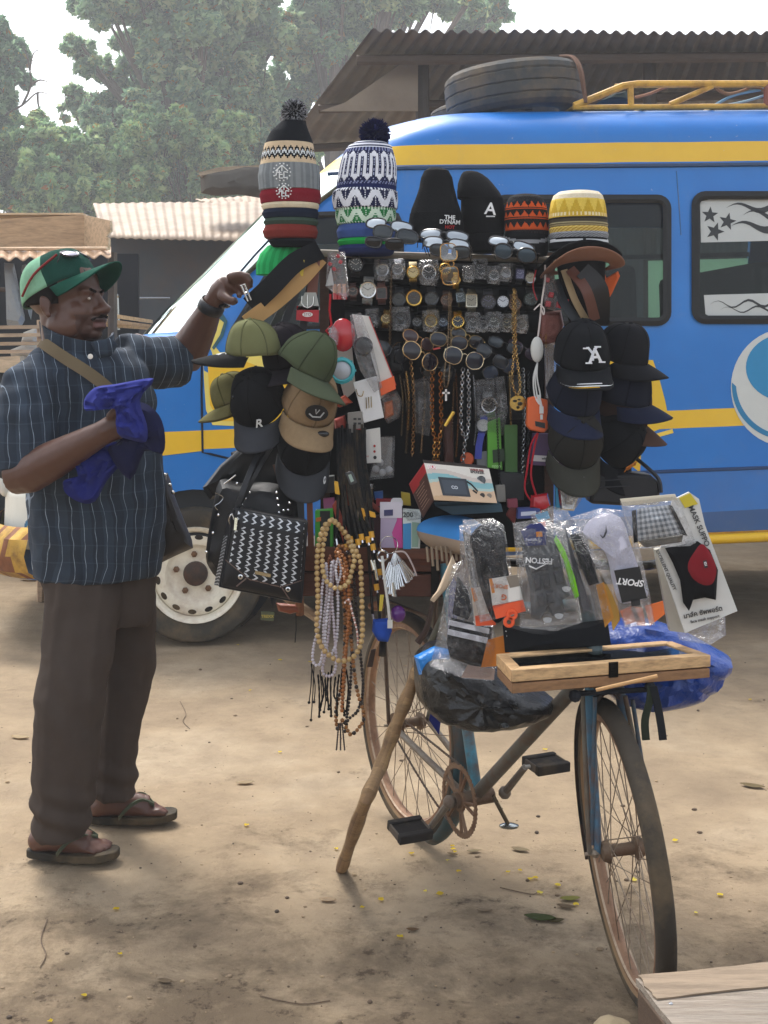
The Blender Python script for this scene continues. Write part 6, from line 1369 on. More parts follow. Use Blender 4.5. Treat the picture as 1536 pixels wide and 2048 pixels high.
shades(1022,488,3.49,-14,'glossy black sunglasses, upper pair in front of the grey banded hat',gt,-24,16,.98,lens='#b0b8be',lmat=LENSM,w=.06,h=.028)
shades(1030,506,3.46,-14,'round black spectacles under the glossy pair by the grey banded hat',gt,6,12,.95,lens='#2b3c48',w=.054,h=.042,shape=2.1)
S_=thing('reading_glasses','gold framed clear spectacles hanging sideways on a chain below the black sunglasses','spectacles',P(900,560,3.43)); M=rot(P(899,525,3.43),-90+70,0,0,.9)@MX.Rotation(R(88),4,'Y'); 
glasses_parts(rot(P(899,528,3.43),8,0,0,.95)@MX.Rotation(R(86),4,'Y'),S_,lens='#dfe6e6',frame='#b98f55',w=.052,h=.048,shape=3.2,lmat=CLEAR,fmat=MET,tm=False)
gs='sunglasses pinned below the watches'
for a in [(838,680,3.64,20,0,25,'brown tinted oval sunglasses with slanted gold arms',dict(frame='#b08a62',lens='#3a2a30',fmat=MET,w=.05,h=.04,shape=2.2)),
 (842,712,3.60,24,0,30,'large gold rimmed round sunglasses below the third roll',dict(frame='#c8ab7c',lens='#1d1a22',fmat=MET,w=.06,h=.056,shape=2.2)),
 (784,704,3.63,30,0,20,'black round sunglasses beside the white boxed gadget',dict(lens='#20242a',w=.054,h=.05,shape=2.1)),
 (898,682,3.62,0,0,10,'glossy dark sunglasses crossed by the spectacle chains',dict(lens='#1c2230',w=.054,h=.044,shape=2.3,frame='#8c7a5c',fmat=MET)),
 (935,676,3.65,0,0,24,'gold rimmed dark sunglasses under the gold and blue watch',dict(lens='#161a24',w=.05,h=.042,shape=2.2,frame='#a08a5c',fmat=MET)),
 (928,716,3.60,4,0,14,'big aviator sunglasses with silver rims over the white chain',dict(lens='#1a1f2c',w=.058,h=.054,shape=2.3,frame='#c5b79a',fmat=MET)),
 (985,712,3.62,-6,0,34,'black sunglasses folded beneath the film wrapped watches',dict(lens='#22282f',w=.05,h=.04)),
 (1010,690,3.66,-8,0,20,'black narrow sunglasses touching the gold curb chain',dict(lens='#39424a',w=.05,h=.034)),
 (1048,700,3.66,-10,0,28,'violet tinted narrow sunglasses beside the white remote',dict(lens='#2d2438',w=.05,h=.034,frame='#3b2a38')),
 (876,742,3.66,0,0,8,'round black spectacles low behind the chains',dict(lens='#14181a',w=.05,h=.048,shape=2.0)),
 (1000,738,3.66,-4,0,-20,'blue tinted sunglasses pinned under the folded black pair',dict(lens='#24344c',w=.05,h=.042))]:
    shades(a[0],a[1],a[2],a[3],a[6],gs,a[4],a[5],.88,**a[7])
m=MB('#b23a34'); m.prism(ppoly([(866,697),(880,694),(881,697),(867,700)],3.60),(0,.002,0)); m.build('red_clip',PLAST,label='small red clip between the dark sunglasses',cat='clip')
# ---------- chains
gch='neck chains hung on the rack'
def chain(pts,wpx,c,lb,mat=MET,grp=gch,link=1.6,name='neck_chain',pend=None):
    q0=[P(*p) for p in pts]; s=q0[0].y/F; r=wpx*s/2; 
    q=smoothpts(q0,10); # resample
    L_=[0]
    for a,b in zip(q,q[1:]): L_.append(L_[-1]+(b-a).length)
    step=r*link; out=[]; k=0; d=0
    while d<L_[-1]:
        while k<len(q)-2 and L_[k+1]<d: k+=1
        t=(d-L_[k])/max(1e-9,L_[k+1]-L_[k]); out.append((q[k].lerp(q[k+1],t),(q[k+1]-q[k]).normalized())); d+=step
    T=thing(name,lb,'chain',q[-1],grp); m=MB(c); c2=mixc(c,'#1a130a',.35)
    for i,(p,t) in enumerate(out):
        n=V((0,1,0)).cross(t).normalized(); f=V((0,1,0)) if i%2 else n; b=t.cross(f).normalized(); nn=6
        ring=[p+(t*math.cos(2*PI*j/8)*r*1.15+f*math.sin(2*PI*j/8)*r*.8) for j in range(8)]
        m.tube(ring,r*.3,4,closed=True,col=c if i%3 else c2)
    m.build('links',mat,T)
    if pend: pend(T)
    return T
chain([(822,725,3.66),(828,800,3.655),(826,880,3.655),(824,915,3.655)],7,'#a88352','thick bronze rope chain, one strand, hanging below the round gold sunglasses')
chain([(800,752,3.67),(806,800,3.67),(803,870,3.67)],4,'#8d7a58','thin brass chain hanging next to the clear wrapped boxes')
chain([(808,760,3.67),(815,830,3.67),(812,905,3.67)],5,'#6f604a','dull brown flat chain beside the thick bronze rope chain')
chain([(865,745,3.64),(864,800,3.64),(866,860,3.64),(874,880,3.64),(882,862,3.64),(882,800,3.64),(881,742,3.64)],8.5,'#d09a52','heavy gold link necklace doubled in a loop above the speaker box')
chain([(870,880,3.638),(868,905,3.638),(870,930,3.638)],8,'#d6a75c','gold link strand dropping from the loop to the speaker box edge')
chain([(879,880,3.64),(876,905,3.64),(875,930,3.64)],8,'#c0914c','darker gold strand next to the loop strand at the speaker box')
chain([(926,740,3.64),(924,780,3.64),(922,840,3.64),(926,868,3.64),(932,876,3.64),(936,860,3.64),(938,800,3.64),(936,738,3.64)],8,'#c6c8ca','heavy silver link necklace doubled in a loop below the aviators')
chain([(931,876,3.64),(928,905,3.64),(925,932,3.64)],8,'#b0b2b4','silver strand falling from the silver loop to the speaker box')
def medal(T):
    m=MB('#c2a25a'); c=P(1036,806,3.62); m.prism([c+V((.024*math.cos(2*PI*k/28),0,.022*math.sin(2*PI*k/28))) for k in range(28)],(0,.004,0)); m.build('medallion',MET,T)
    m=MB('#17130c')
    for x,y,rx,ry in((-.009,.006,.007,.004),(.006,-.002,.008,.006),(0,-.012,.005,.005),(.003,.010,.005,.003)): m.sphere(c+V((x,-.0005,y)),(rx,.002,ry),8)
    m.build('medallion_relief',PLAST,T)
chain([(1028,580,3.62),(1026,640,3.62),(1028,700,3.62),(1024,760,3.62),(1034,790,3.62),(1040,770,3.62),(1032,700,3.62),(1031,640,3.62),(1030,582,3.62)],6,'#d2b478','long gold curb chain with a round gold medallion',pend=medal)
chain([(1046,740,3.66),(1048,850,3.66),(1044,960,3.66)],7,'#9a9da0','long black and silver curb chain beside the green pack')
chain([(1056,745,3.67),(1057,850,3.67),(1053,970,3.67)],6,'#3c3f43','gunmetal curb chain parallel to the silver one by the green pack')
def cross(T):
    m=MB('#d8d9da'); c=P(892,790,3.62); m.box(c,(.006,.003,.034)); m.box(c+V((0,0,.006)),(.022,.003,.006)); m.build('cross_pendant',MET,T)
chain([(898,585,3.60),(896,680,3.60),(888,755,3.60),(892,775,3.61),(898,755,3.60),(901,680,3.60),(902,585,3.60)],3.2,'#b9a68a','fine spectacle chain with a small silver cross at its end',pend=cross)
chain([(783,540,3.61),(781,620,3.61),(780,690,3.61)],5,'#9c876a','long snake chain crossing the watch rolls near the patterned tower')
chain([(908,765,3.66),(905,830,3.66),(902,880,3.66)],4,'#8a6a4a','thin bronze chain by the gold lighter')
m=MB('#d0ab4e'); a=P(906,826,3.62);b=P(890,852,3.62); m.tube([a,b],.006,8); m.sphere(a,.0065,8); m.build('gold_lighter',MET,label='slim gold lighter hanging slanted beside the silver loop',cat='lighter')
# ---------- gadgets, cards, red charms
def slab(name,pts,Y,t,c,lb,cat,mat=PAPER,grp=None,side=None,extra=None,bevel=.0015):
    q=ppoly(pts,Y); T=thing(name,lb,cat,sum(q,V())/len(q)-V((0,0,.02)),grp); m=MB(c); m.prism(q,(0,t,0),c,side); m.build('shell',mat,T,bevel=bevel)
    if extra: extra(T)
    return T
def strip(T,pts,Y,c,n='print',mat=PAPER,t=.001): 
    m=MB(c); m.prism(ppoly(pts,Y),(0,t,0)); m.build(n,mat,T)
def ptext(T,s,px,py,Y,sz,c,ang=0,n='lettering',mat=PAPER,bold=.0003,shear=0):
    m=MB(c); text(m,s,sz*Y/F,face_cam(P(px,py,Y),ang),c,.0004,shear,bold=bold); m.build(n,mat,T)
slab('gadget_box',[(704,628),(738,632),(792,770),(760,800),(735,760)],3.60,.03,'#d9d6ce','tilted white gadget box with a thin red edge line','box',side='#b9b4aa',extra=lambda T:(strip(T,[(737,633),(739,633),(793,770),(791,771)],3.598,'#b5453c','edge_line')))
slab('orange_box',[(758,765),(788,752),(792,778),(762,792)],3.585,.02,'#e2602c','orange carton end below the tilted white gadget box','box')
T=thing('carded_watch','black wrist watch wrapped in clear film over the tilted white box','watch',P(730,760,3.56))
m=MB('#2a2c30'); c=P(727,692,3.57); m.lathe([(.026,0),(.027,.008),(.022,.014),(.0001,.015)],MX.Translation(c)@MX.Rotation(R(90),4,'X'),24); m.build('case',GLOSSY,T)
m=MB('#c8a83a'); m.box(c+V((.002,-.012,-.018)),(.018,.004,.006)); m.build('gold_mark',MET,T)
m=MB('#1c1d20'); m.ribbon(smoothpts([P(730,706,3.575),P(736,730,3.575),P(744,755,3.575)],4),V((.03,0,.006)),.004); m.build('strap',RUBBER,T)
m=MB(); m.pillow(ppoly([(700,630),(722,625),(745,690),(765,775),(748,785),(720,740),(705,690)],3.555),.02,6,.007,3); m.build('clear_film',CELLO,T)
slab('earring_card',[(706,765),(752,752),(768,835),(728,846)],3.57,.003,'#dedede','white card with three fine gold drop earrings','card',extra=lambda T:(lambda m:(m.tube(smoothpts([P(712,778,3.567),P(716,790,3.566),P(724,792,3.566),P(727,782,3.566)],4),.0012,5),[m.tube([P(732+5*k,795-k,3.566),P(733+5*k,817-k,3.566)],.0012,5) for k in range(3)],m.build('earring',MET,T)))(MB('#b39a4a')))
slab('white_card',[(660,690),(700,650),(712,780),(690,800)],3.66,.004,'#c9c4bb','off-white product card behind the red round purse','card')
def pr(T):
    m=MB('#a82a26')
    for y in(892,903): m.prism([P(749+2.4*math.cos(2*PI*k/14),y+2.6*math.sin(2*PI*k/14),3.588) for k in range(14)],(0,.001,0))
    m.build('print_dot',PAPER,T); m=MB('#1a1a1c'); m.prism([P(750+3.4*math.cos(2*PI*k/14),915+3.6*math.sin(2*PI*k/14),3.588) for k in range(14)],(0,.001,0)); m.build('print_dot',PAPER,T)
    strip(T,[(722,912),(738,911),(738,914),(722,915)],3.588,'#c9a8a0'); strip(T,[(724,900),(727,880),(733,868),(731,890)],3.588,'#a9a49c')
slab('earphone_card',[(713,892),(730,860),(760,855),(763,925),(713,928)],3.59,.004,'#d6d3cc','white earphone card with two red rings and a black dot','card',extra=pr)
def cb(T):
    for x in(707,716): 
        for y in(836,845): strip(T,[(x,y),(x+6,y),(x+6,y+4),(x,y+4)],3.568,'#2b2b2d')
    strip(T,[(707,858),(724,857),(724,866),(708,867)],3.568,'#b02a26')
slab('charger_box',[(695,826),(726,822),(728,872),(696,873)],3.57,.025,'#8b8781','grey charger box with four dark slots and a red mark','box',extra=cb)
T=thing('blister_pack','clear blister pack of white plastic cups beside the earphone card','blister pack',P(770,960,3.62))
m=MB('#8f8f8c'); m.prism(ppoly([(760,875),(785,875),(782,935),(788,950),(740,955),(748,920),(762,915)],3.63),(0,.006,0)); m.build('backing',PAPER,T)
m=MB('#c2c4c6'); 
for x,y in((752,938),(765,945),(778,940),(760,925)): m.sphere(P(x,y,3.615),(.011,.009,.011),10)
m.build('cup',PLAST,T)
m=MB(); m.pillow(ppoly([(757,872),(790,872),(788,955),(738,960),(745,915)],3.61),.03,5,.004,1); m.build('blister',CELLO,T)
T=thing('blister_pack','crumpled clear plastic bag hanging beside the bronze chain','plastic bag',P(785,850,3.6)); m=MB('#c46a3c'); m.pillow(ppoly([(768,805),(785,800),(788,830),(770,838)],3.605),.02,4,.002,1); m.build('content',PLAST,T); m=MB(); m.pillow(ppoly([(762,790),(792,780),(804,800),(800,835),(775,848),(764,830)],3.595),.03,6,.008,7); m.build('film',CELLO,T)
T=thing('round_purse','shiny red round purse with a clear pink tag on a red cord','purse',P(690,725,3.56)); m=MB('#b3202a'); m.sphere(P(686,670,3.57),(.036,.02,.048),20); m.build('body',GLOSSY,T)
m=MB('#e7b9b4'); m.pillow(ppoly([(655,655),(668,650),(678,665),(676,690),(662,692)],3.545),.012,4,.002,3); m.build('pink_tag',CELLO,T); m=MB('#a81f28'); ptube(m,[(661,588),(659,620),(663,650),(652,662),(660,670)],2.2,3.56,n=6); m.tube(smoothpts([P(668,690,3.56),P(670,720,3.57),P(675,735,3.57)],3),.003,6); m.build('cord',CLOTH,T)
T=thing('teal_ring_gadget','teal ring gadget with a pale grey round centre','gadget',P(685,770,3.55)); M=MX.Translation(P(684,741,3.56))@MX.Rotation(R(90),4,'X')
m=MB('#3aa3ab'); m.lathe([(.028,0),(.037,.002),(.038,.01),(.03,.014),(.026,.012)],M,30,cap1=False)
for k in range(8):
    a=2*PI*k/8; m.box(M@V((.036*math.cos(a),.036*math.sin(a),.007)),(.009,.009,.006))
m.build('ring',PLAST,T); m=MB('#b3b9c0'); m.lathe([(.027,.008),(.02,.013),(.0001,.016)],M,24,cap0=False); m.build('centre',PLAST,T)
for i,(pts,c,lb) in enumerate([([(668,800),(690,790),(706,805),(680,815),(668,812)],'#c1512f','orange plastic cable reel beneath the dark olive cap brim'),([(668,838),(690,830),(694,856),(670,858)],'#b5473a','red plastic box end beside the lowest black cap')]):
    m=MB(); m.pillow(ppoly(pts,3.62),.04,4,.003,i,col=c); m.build('plastic_case',PLAST,label=lb,cat='case')
# sleeve of red charms
T=thing('charm_sleeve','clear sleeve of red capped wooden charms beside the belts','charms',P(680,600,3.57))
for k,x in enumerate((669,678,688)):
    m=MB('#d08a5a'); m.tube([P(x,568,3.57),P(x+1,586,3.57)],.0055,8); m.tube([P(x+1,586,3.57),P(x+1.5,599,3.57)],.0065,8,col='#b2242c'); m.build('charm',GLOSSY,T)
for x,y in((660,528),(668,538),(681,524),(676,512)): m=MB('#b5202b'); m.box(P(x,y,3.56),(.011,.008,.010),MX.Rotation(R(30),4,'Y')); m.build('red_bead',GLOSSY,T,bevel=.002)
m=MB(); m.pillow(ppoly([(655,505),(690,502),(698,590),(690,600),(652,574)],3.552),.024,6,.006,9); m.build('clear_sleeve',CELLO,T)
m=MB('#c9c9c6'); m.prism(ppoly([(651,572),(662,535),(668,570)],3.56),(0,.002,0)); m.build('paper_slip',PAPER,T)
T=thing('charm_sleeve','clear sleeve of red boxed charms hanging beside the white remote','charms',P(1110,640,3.58))
for x,y,s in((1095,560,1),(1102,590,1.2),(1096,608,1.3),(1128,606,1.9),(1118,610,1.4)): m=MB('#c02531'); m.box(P(x,y,3.57),(.012*s,.01*s,.013*s),MX.Rotation(R(12),4,'Y')); m.build('red_box',GLOSSY,T,bevel=.002)
m=MB(); m.pillow(ppoly([(1085,545),(1108,548),(1124,600),(1110,622),(1088,615)],3.56),.022,6,.006,2); m.build('clear_sleeve',CELLO,T)
T=thing('sequin_purse','small red brown sequinned purse with gold zigzag below the red charms','purse',P(1110,690,3.62)); m=MB(); m.pillow(ppoly([(1080,625),(1122,620),(1128,650),(1115,690),(1078,688)],3.63),.03,8,.004,4,colfn=None,col='#6e4038'); m.build('body',fin('sequins',.3,metal=.5,var=.5,vscale=260,bump=.6,bscale=300),T)
m=MB('#b98b34'); 
for k in range(3): ptube(m,[(1080,668+8*k),(1086,676+8*k),(1092,668+8*k),(1092,680+8*k)],.9,3.605,n=5)
m.build('zigzag',MET,T)
T=thing('cord_remote','oval white remote on a white cord tied with a bow','remote',P(1073,740,3.55)); m=MB('#cfcfc9'); m.sphere(P(1074,699,3.56),(.0185,.009,.037),20); m.build('shell',PLAST,T)
m=MB('#d8cdc8'); m.tube(smoothpts([P(1090,530,3.57),P(1090,560,3.56),P(1084,600,3.56),P(1080,640,3.56),P(1076,673,3.56)],5),.0026,6); m.tube(smoothpts([P(1080,608,3.55),P(1068,620,3.55)],3),.002,5); m.tube(smoothpts([P(1080,608,3.55),P(1088,618,3.55),P(1087,630,3.55),P(1081,612,3.55)],4),.002,5); m.build('cord',CLOTH,T)
m=MB('#dadad6'); 
for dx in(-3,0,4): m.tube(smoothpts([P(1075,725,3.56),P(1070+dx,755,3.555),P(1074+dx*1.6,790,3.555),P(1078,808,3.54)],5),.0022,6)
m.tube(smoothpts([P(1077,790,3.54),P(1083,815,3.54)],3),.004,6); m.box(P(1083,820,3.54),(.011,.006,.02)); m.box(P(1083,834,3.54),(.007,.004,.014)); m.build('usb_lead',PLAST,T)
T=thing('power_bank','bright orange power bank with a dark row of sockets','power bank',P(1075,868,3.56)); a=ppoly([(1056,796),(1068,793),(1096,800),(1096,858),(1088,866),(1060,860),(1053,852)],3.55); m=MB('#e0642a'); m.prism(a,(0,.03,0)); m.build('shell',PLAST,T,bevel=.004)
m=MB('#17181a'); m.prism(ppoly([(1070,842),(1090,846),(1090,857),(1071,852)],3.546),(0,.003,0)); m.build('socket_row',PLAST,T)
m=MB('#b02a34'); m.tube(smoothpts([P(1075,866,3.56),P(1062,890,3.55),P(1054,940,3.55),P(1050,980,3.55),P(1068,1010,3.55),P(1078,1030,3.55)],5),.0028,6); m.tube(smoothpts([P(1076,866,3.56),P(1068,900,3.55),P(1062,950,3.55),P(1072,990,3.55),P(1082,1025,3.55)],5),.0028,6); m.build('red_lanyard',CLOTH,label='long red cord hanging from the orange power bank',cat='lanyard')
m=MB('#9f2a30'); m.tube(smoothpts([P(1072,540,3.6),P(1066,570,3.6),P(1070,590,3.6),P(1074,600,3.59)],4),.002,5); m.build('red_lanyard',CLOTH,label='short red cord looped at the end of the watch rolls',cat='lanyard')
def gp_(T): strip(T,[(985,900),(1008,897),(1010,922),(986,926)],3.652,'#20351c','window'); ptext(T,'oppo',993,932,3.65,9,'#a7d98a')
slab('green_pack',[(975,845),(1000,835),(1005,940),(975,935)],3.655,.02,'#58a02c','bright green phone accessory pack','pack',extra=gp_,grp='green packs')
slab('green_pack',[(1008,850),(1035,850),(1035,948),(1010,945)],3.665,.02,'#3f6a2c','darker green pack behind the curb chains','pack',grp='green packs')
slab('purple_box',[(1068,868),(1145,868),(1150,935),(1062,930)],3.64,.05,'#5a4668','violet boxed gadget with a white label strip','box',extra=lambda T:(strip(T,[(1066,910),(1132,914),(1134,926),(1064,922)],3.637,'#d6d3d2','label_strip'),ptext(T,'wireless',1095,917,3.636,7,'#444444')))
# ---------- speaker box over the saddle
SB=thing('speaker_box','printed cardboard box of a portable speaker resting above the blue saddle','box',P(900,1030,3.42))
A0,A1,A2,A3=P(848,926,3.36),P(978,938,3.40),P(994,1006,3.37),P(868,1000,3.33)
bk=V((-.052,.10,-.012)); n_=(A1-A0).cross(A3-A0).normalized(); 
m=MB('#c9b6a0'); m.hexa([A0,A1,A2,A3],[p+V((0,.11,0)) for p in(A0,A1,A2,A3)],col='#37302d'); m.build('carton',PAPER,SB)
def onbox(u,v): return A0.lerp(A1,u).lerp(A3.lerp(A2,u),v)+V((0,-.0016,0))
def colb(u,v):
    w=v+.10*math.sin(u*5+.5)
    return '#d9d3c8' if w<.22 else '#c9bdb2' if w<.34 else '#7fb0b4' if w<.50 else '#a9c0b8' if w<.58 else '#cfb191' if w<.95 else '#c2a17c'
m=MB(); m.grid(onbox,60,40,colfn=colb); m.build('front_print',PAPER,SB)
L0,L3=P(818,968,3.45),P(846,1036,3.42)
m=MB(); m.grid(lambda u,v:(L0.lerp(A0+V((0,-.001,0)),u)).lerp(L3.lerp(A3+V((0,-.001,0)),u),v),20,20,colfn=lambda u,v:'#a8242c' if v<.30-.05*u else '#4a2f28'); m.build('side_print',PAPER,SB,solid=.001)
m=MB('#b79b8c')
for k in range(7): m.tube([L0.lerp(L3,.36+.08*k).lerp(A0.lerp(A3,.36+.08*k),.15)+V((0,-.002,0)),L0.lerp(L3,.36+.08*k).lerp(A0.lerp(A3,.36+.08*k),.75-.05*(k%3))+V((0,-.002,0))],.0009,4)
m.build('small_print',PAPER,SB)
def bt(s,u,v,sz,c,n='lettering',bold=.0004): 
    ux=(A1-A0).normalized(); uy=(A0-A3).normalized(); p=onbox(u,v)+V((0,-.0008,0)); nz=ux.cross(uy); m=MB(c); M=MX(((ux.x,uy.x,nz.x,p.x),(ux.y,uy.y,nz.y,p.y),(ux.z,uy.z,nz.z,p.z),(0,0,0,1))); text(m,s,sz,M,c,.0004,bold=bold); m.build(n,PAPER,SB)
def bq(u0,v0,u1,v1,c,n,d=.0006,mat=PAPER): 
    q=[onbox(u0,v0),onbox(u1,v0),onbox(u1,v1),onbox(u0,v1)]; m=MB(c); m.prism([p+V((0,-d,0)) for p in q],(0,d*.5,0)); m.build(n,mat,SB)
bq(.05,.05,.16,.14,'#c0222a','logo_plate'); bt('JBLK',.105,.095,.012,'#f0e8e6','logo_lettering')
bt('WIRELESS',.80,.07,.009,'#8c4a46'); bt('SPEAKER',.80,.13,.010,'#5a5654')
bq(.16,.35,.60,.86,'#2c323a','speaker_picture',.0006); bq(.20,.42,.56,.80,'#3c444e','speaker_picture',.0010); bt('CO',.38,.62,.012,'#c9cdd2')
m=MB('#1c1d20'); q=[onbox(.60,.42),onbox(.66,.5),onbox(.73,.68),onbox(.71,.74),onbox(.66,.66)]; m.tube([p+V((0,-.001,0)) for p in q],.0022,5); m.build('strap_picture',PAPER,SB)
for u,v,r,c in((.83,.36,.0125,'#1d2026'),(.79,.80,.007,'#3a3836'),(.90,.80,.007,'#8d8478')):
    m=MB(c); p=onbox(u,v)+V((0,-.0012,0)); m.prism([p+V((r*math.cos(2*PI*k/18),0,r*math.sin(2*PI*k/18))) for k in range(18)],(0,.0006,0))
    if r>.01:
        for k in range(-3,4): m.tube([p+V((k*.0034,-.0006,-.010)),p+V((k*.0034,-.0006,.010))],.0004,4,col='#b0b8be')
    m.build('print_badge',PAPER,SB)
slab('flat_carton',[(870,1012),(1002,1008),(1006,1024),(905,1030)],3.44,.09,'#2c4a58','flat teal black carton under the speaker box','box')
# ---------- goods on the shelf
def cyl(px0,px1,y0,y1,Y,c,lb,name,cat,colfn=None,lid=None,mat=PLAST):
    T=thing(name,lb,cat,P((px0+px1)/2,y1,Y)); m=MB(); plathe(m,Y,[(px0+2,px1-2,y0),(px0,px1,y0+2),(px0,px1,y1)],28,colfn=colfn,col=c,sub=6); m.build('body',mat,T)
    if lid: m=MB(); plathe(m,Y,[(px0-1,px1+1,y0-lid[0]),(px0-2,px1+2,y0-lid[0]+1.5),(px0-2,px1+2,y0+1)],28,col=lid[1]); m.build('lid',MET,T)
cyl(714,748,975,1040,3.60,'#6f7274','grey steel tin with bright lid on the shelf','steel_tin','tin',lid=(8,'#d5d7d6'),mat=MET)
slab('hair_box',[(762,1012),(804,1012),(806,1098),(760,1098)],3.52,.05,'#cf4a97','pink boxed product with a pale wavy side','box',side='#b23a80',extra=lambda T:(strip(T,[(762,1012),(790,1012),(794,1040),(784,1065),(790,1098),(760,1098)],3.518,'#b9a9c2','wave_print'),strip(T,[(760,1004),(804,1004),(804,1036),(760,1036)],3.516,'#d9d3dd','top_print'),strip(T,[(768,1020),(786,1019),(786,1031),(768,1032)],3.514,'#40406a','logo_plate')))
slab('hanging_tab',[(782,1000),(786,996),(802,996),(806,1003),(806,1012),(780,1012)],3.535,.004,'#d7d6d6','white hanging tab on top of the pink boxed product','tab')
slab('cream_box',[(806,1020),(842,1022),(840,1098),(806,1098)],3.50,.04,'#d8e0dc','white and blue product carton marked 200 ml beside the saddle','box',extra=lambda T:(strip(T,[(806,1048),(822,1046),(822,1098),(806,1098)],3.498,'#3d8fc8','blue_panel'),strip(T,[(824,1044),(839,1046),(836,1094),(824,1094)],3.498,'#8fae9c','green_panel'),ptext(T,'200',816,1030,3.497,14,'#35403c')))
m=MB(); m.pillow(ppoly([(803,1018),(835,1022),(845,1038),(815,1042)],3.485),.03,5,.006,4); m.build('clear_film',CELLO,label='clear film crumpled over the 200 ml carton',cat='plastic film')
slab('yellow_tin',[(802,985),(820,988),(822,1012),(804,1010)],3.6,.03,'#b8a02c','small yellow carton behind the white hanging tab','box')
slab('red_carton',[(752,998),(790,1000),(788,1012),(752,1012)],3.62,.04,'#9a2a30','flat red carton behind the pink boxed product','box')
slab('maroon_box',[(738,1035),(764,1032),(764,1098),(738,1098)],3.56,.05,'#46222a','dark maroon carton beside the pink boxed product','box')
def gk_(T): strip(T,[(640,1022),(660,1022),(660,1100),(640,1100)],3.547,'#111412','dark_panel'); strip(T,[(632,1036),(642,1034),(642,1042),(632,1044)],3.545,'#d07a2c','flash_mark')
slab('energy_pack',[(630,1022),(666,1018),(666,1102),(630,1104)],3.55,.04,'#48b43a','bright green and black pack beside the wooden beads','pack',extra=gk_)
slab('pink_tubes',[(646,998),(668,996),(668,1020),(648,1022)],3.58,.03,'#c06aa0','pink tube ends above the green and black pack','tube')
slab('grey_box',[(632,955),(668,952),(668,985),(632,988)],3.6,.04,'#4c504e','grey framed box under the lowest black cap','box',side='#6f7472')
for i,(pts,c,lb) in enumerate([([(672,1000),(664,1012),(690,1098),(705,1090)],'#a3402c','long reddish wooden comb leaning on the shelf'),([(690,968),(702,966),(704,1010),(692,1012)],'#8e3f2a','short reddish wooden comb behind the black cables'),([(738,1012),(744,1004),(768,1022),(764,1030)],'#7e3628','reddish wooden knife handle above the maroon carton'),([(1012,1030),(1022,1010),(1034,1018),(1030,1050)],'#6d2a24','dark red wooden handle in front of the red shelf goods')]):
    m=MB(c); m.prism(ppoly(pts,3.5+.02*i),(0,.012,0)); m.build(['wooden_comb','wooden_comb','pocket_knife','pocket_knife'][i],WOOD,label=lb,cat=['comb','comb','knife','knife'][i],bevel=.003)
m=MB(); m.pillow(ppoly([(1062,990),(1095,985),(1102,1010),(1090,1022),(1060,1015)],3.55),.05,4,.006,3,col='#b8232c'); m.build('red_pouch',GLOSSY,label='red plastic pouch with yellow corner on the shelf end',cat='pouch')
slab('blue_label_box',[(1036,1018),(1080,1016),(1082,1036),(1034,1038)],3.53,.04,'#3d4c8a','blue and white striped carton in front of the red pouch','box',extra=lambda T:strip(T,[(1042,1024),(1072,1022),(1072,1030),(1042,1032)],3.528,'#c9cfdf','white_stripe'))
T=thing('foil_pack','blue flowered pack inside crinkled silver foil beside the black box bag','pack',P(1130,1020,3.5)); m=MB('#3f8fb4'); m.prism(ppoly([(1112,940),(1140,938),(1140,1020),(1112,1020)],3.52),(0,.03,0)); m.build('carton',PAPER,T)
m=MB('#d6d8d8'); m.pillow(ppoly([(1115,975),(1150,965),(1160,985),(1148,1022),(1120,1020)],3.50),.04,6,.012,5,col='#c9cccc'); m.build('foil',fin('silver foil',.18,metal=1,var=.1,bump=.8,bscale=60,bdist=.01),T)
m=MB(); m.pillow(ppoly([(1128,950),(1172,946),(1168,990),(1150,1020),(1126,1010)],3.48),.04,6,.01,6); m.build('film',CELLO,T)
BB_=thing('box_bag','black box-shaped shoulder bag hanging beside the minibus side stripe','bag',P(1245,1010,3.65))
m=MB('#17181c'); m.prism(ppoly([(1182,958),(1196,948),(1265,946),(1302,950),(1320,965),(1322,1010),(1250,1012),(1180,1008)],3.56),(0,.1,0)); m.build('body',LEATHER,BB_,bevel=.01)
m=MB('#2a2c32'); ptube(m,[(1195,962),(1255,958)],1.6,3.555,n=5); ptube(m,[(1200,975),(1262,972)],1.4,3.555,n=5); m.tube(smoothpts([P(1270,915,3.6),P(1300,940,3.57),P(1318,960,3.56),P(1322,985,3.56)],5),.006,6); m.build('piping',LEATHER,BB_)
# ---------- bead strands
def beads(pts,rpx,c,lb,c2=None,every=0,grp='bead necklaces hung from the shelf',closed=True,name='bead_necklace',gap=2.0,tail=None,mat=BEAD,jit=0):
    q0=[P(*p) for p in pts]; s=q0[0].y/F; r=rpx*s; q=smoothpts(q0,10,closed); 
    if closed: q.append(q[0])
    L_=[0]
    for a,b in zip(q,q[1:]): L_.append(L_[-1]+(b-a).length)
    rnd=random.Random(int(pts[0][0])); k=0;d=0;m=MB(c); T=thing(name,lb,'necklace',q[len(q)//2],grp); i=0
    while d<L_[-1]:
        while k<len(q)-2 and L_[k+1]<d: k+=1
        t=(d-L_[k])/max(1e-9,L_[k+1]-L_[k]); p=q[k].lerp(q[k+1],t); cc=c2 if (c2 and every and i%every==0) else mixc(c,'#3a2a1a',rnd.random()*.18)
        m.sphere(p+V((0,rnd.uniform(-.004,.002),0)),r*rnd.uniform(.94,1.06),10,col=cc); d+=r*gap; i+=1
    m.build('beads',mat,T)
    if tail:
        for tp in tail:
            m=MB('#1b1918'); z=smoothpts([P(*p) for p in tp],4); m.tube(z,.0016,5); m.sphere(z[-1],.0042,8); m.build('knotted_tail',CLOTH,T)
    return T
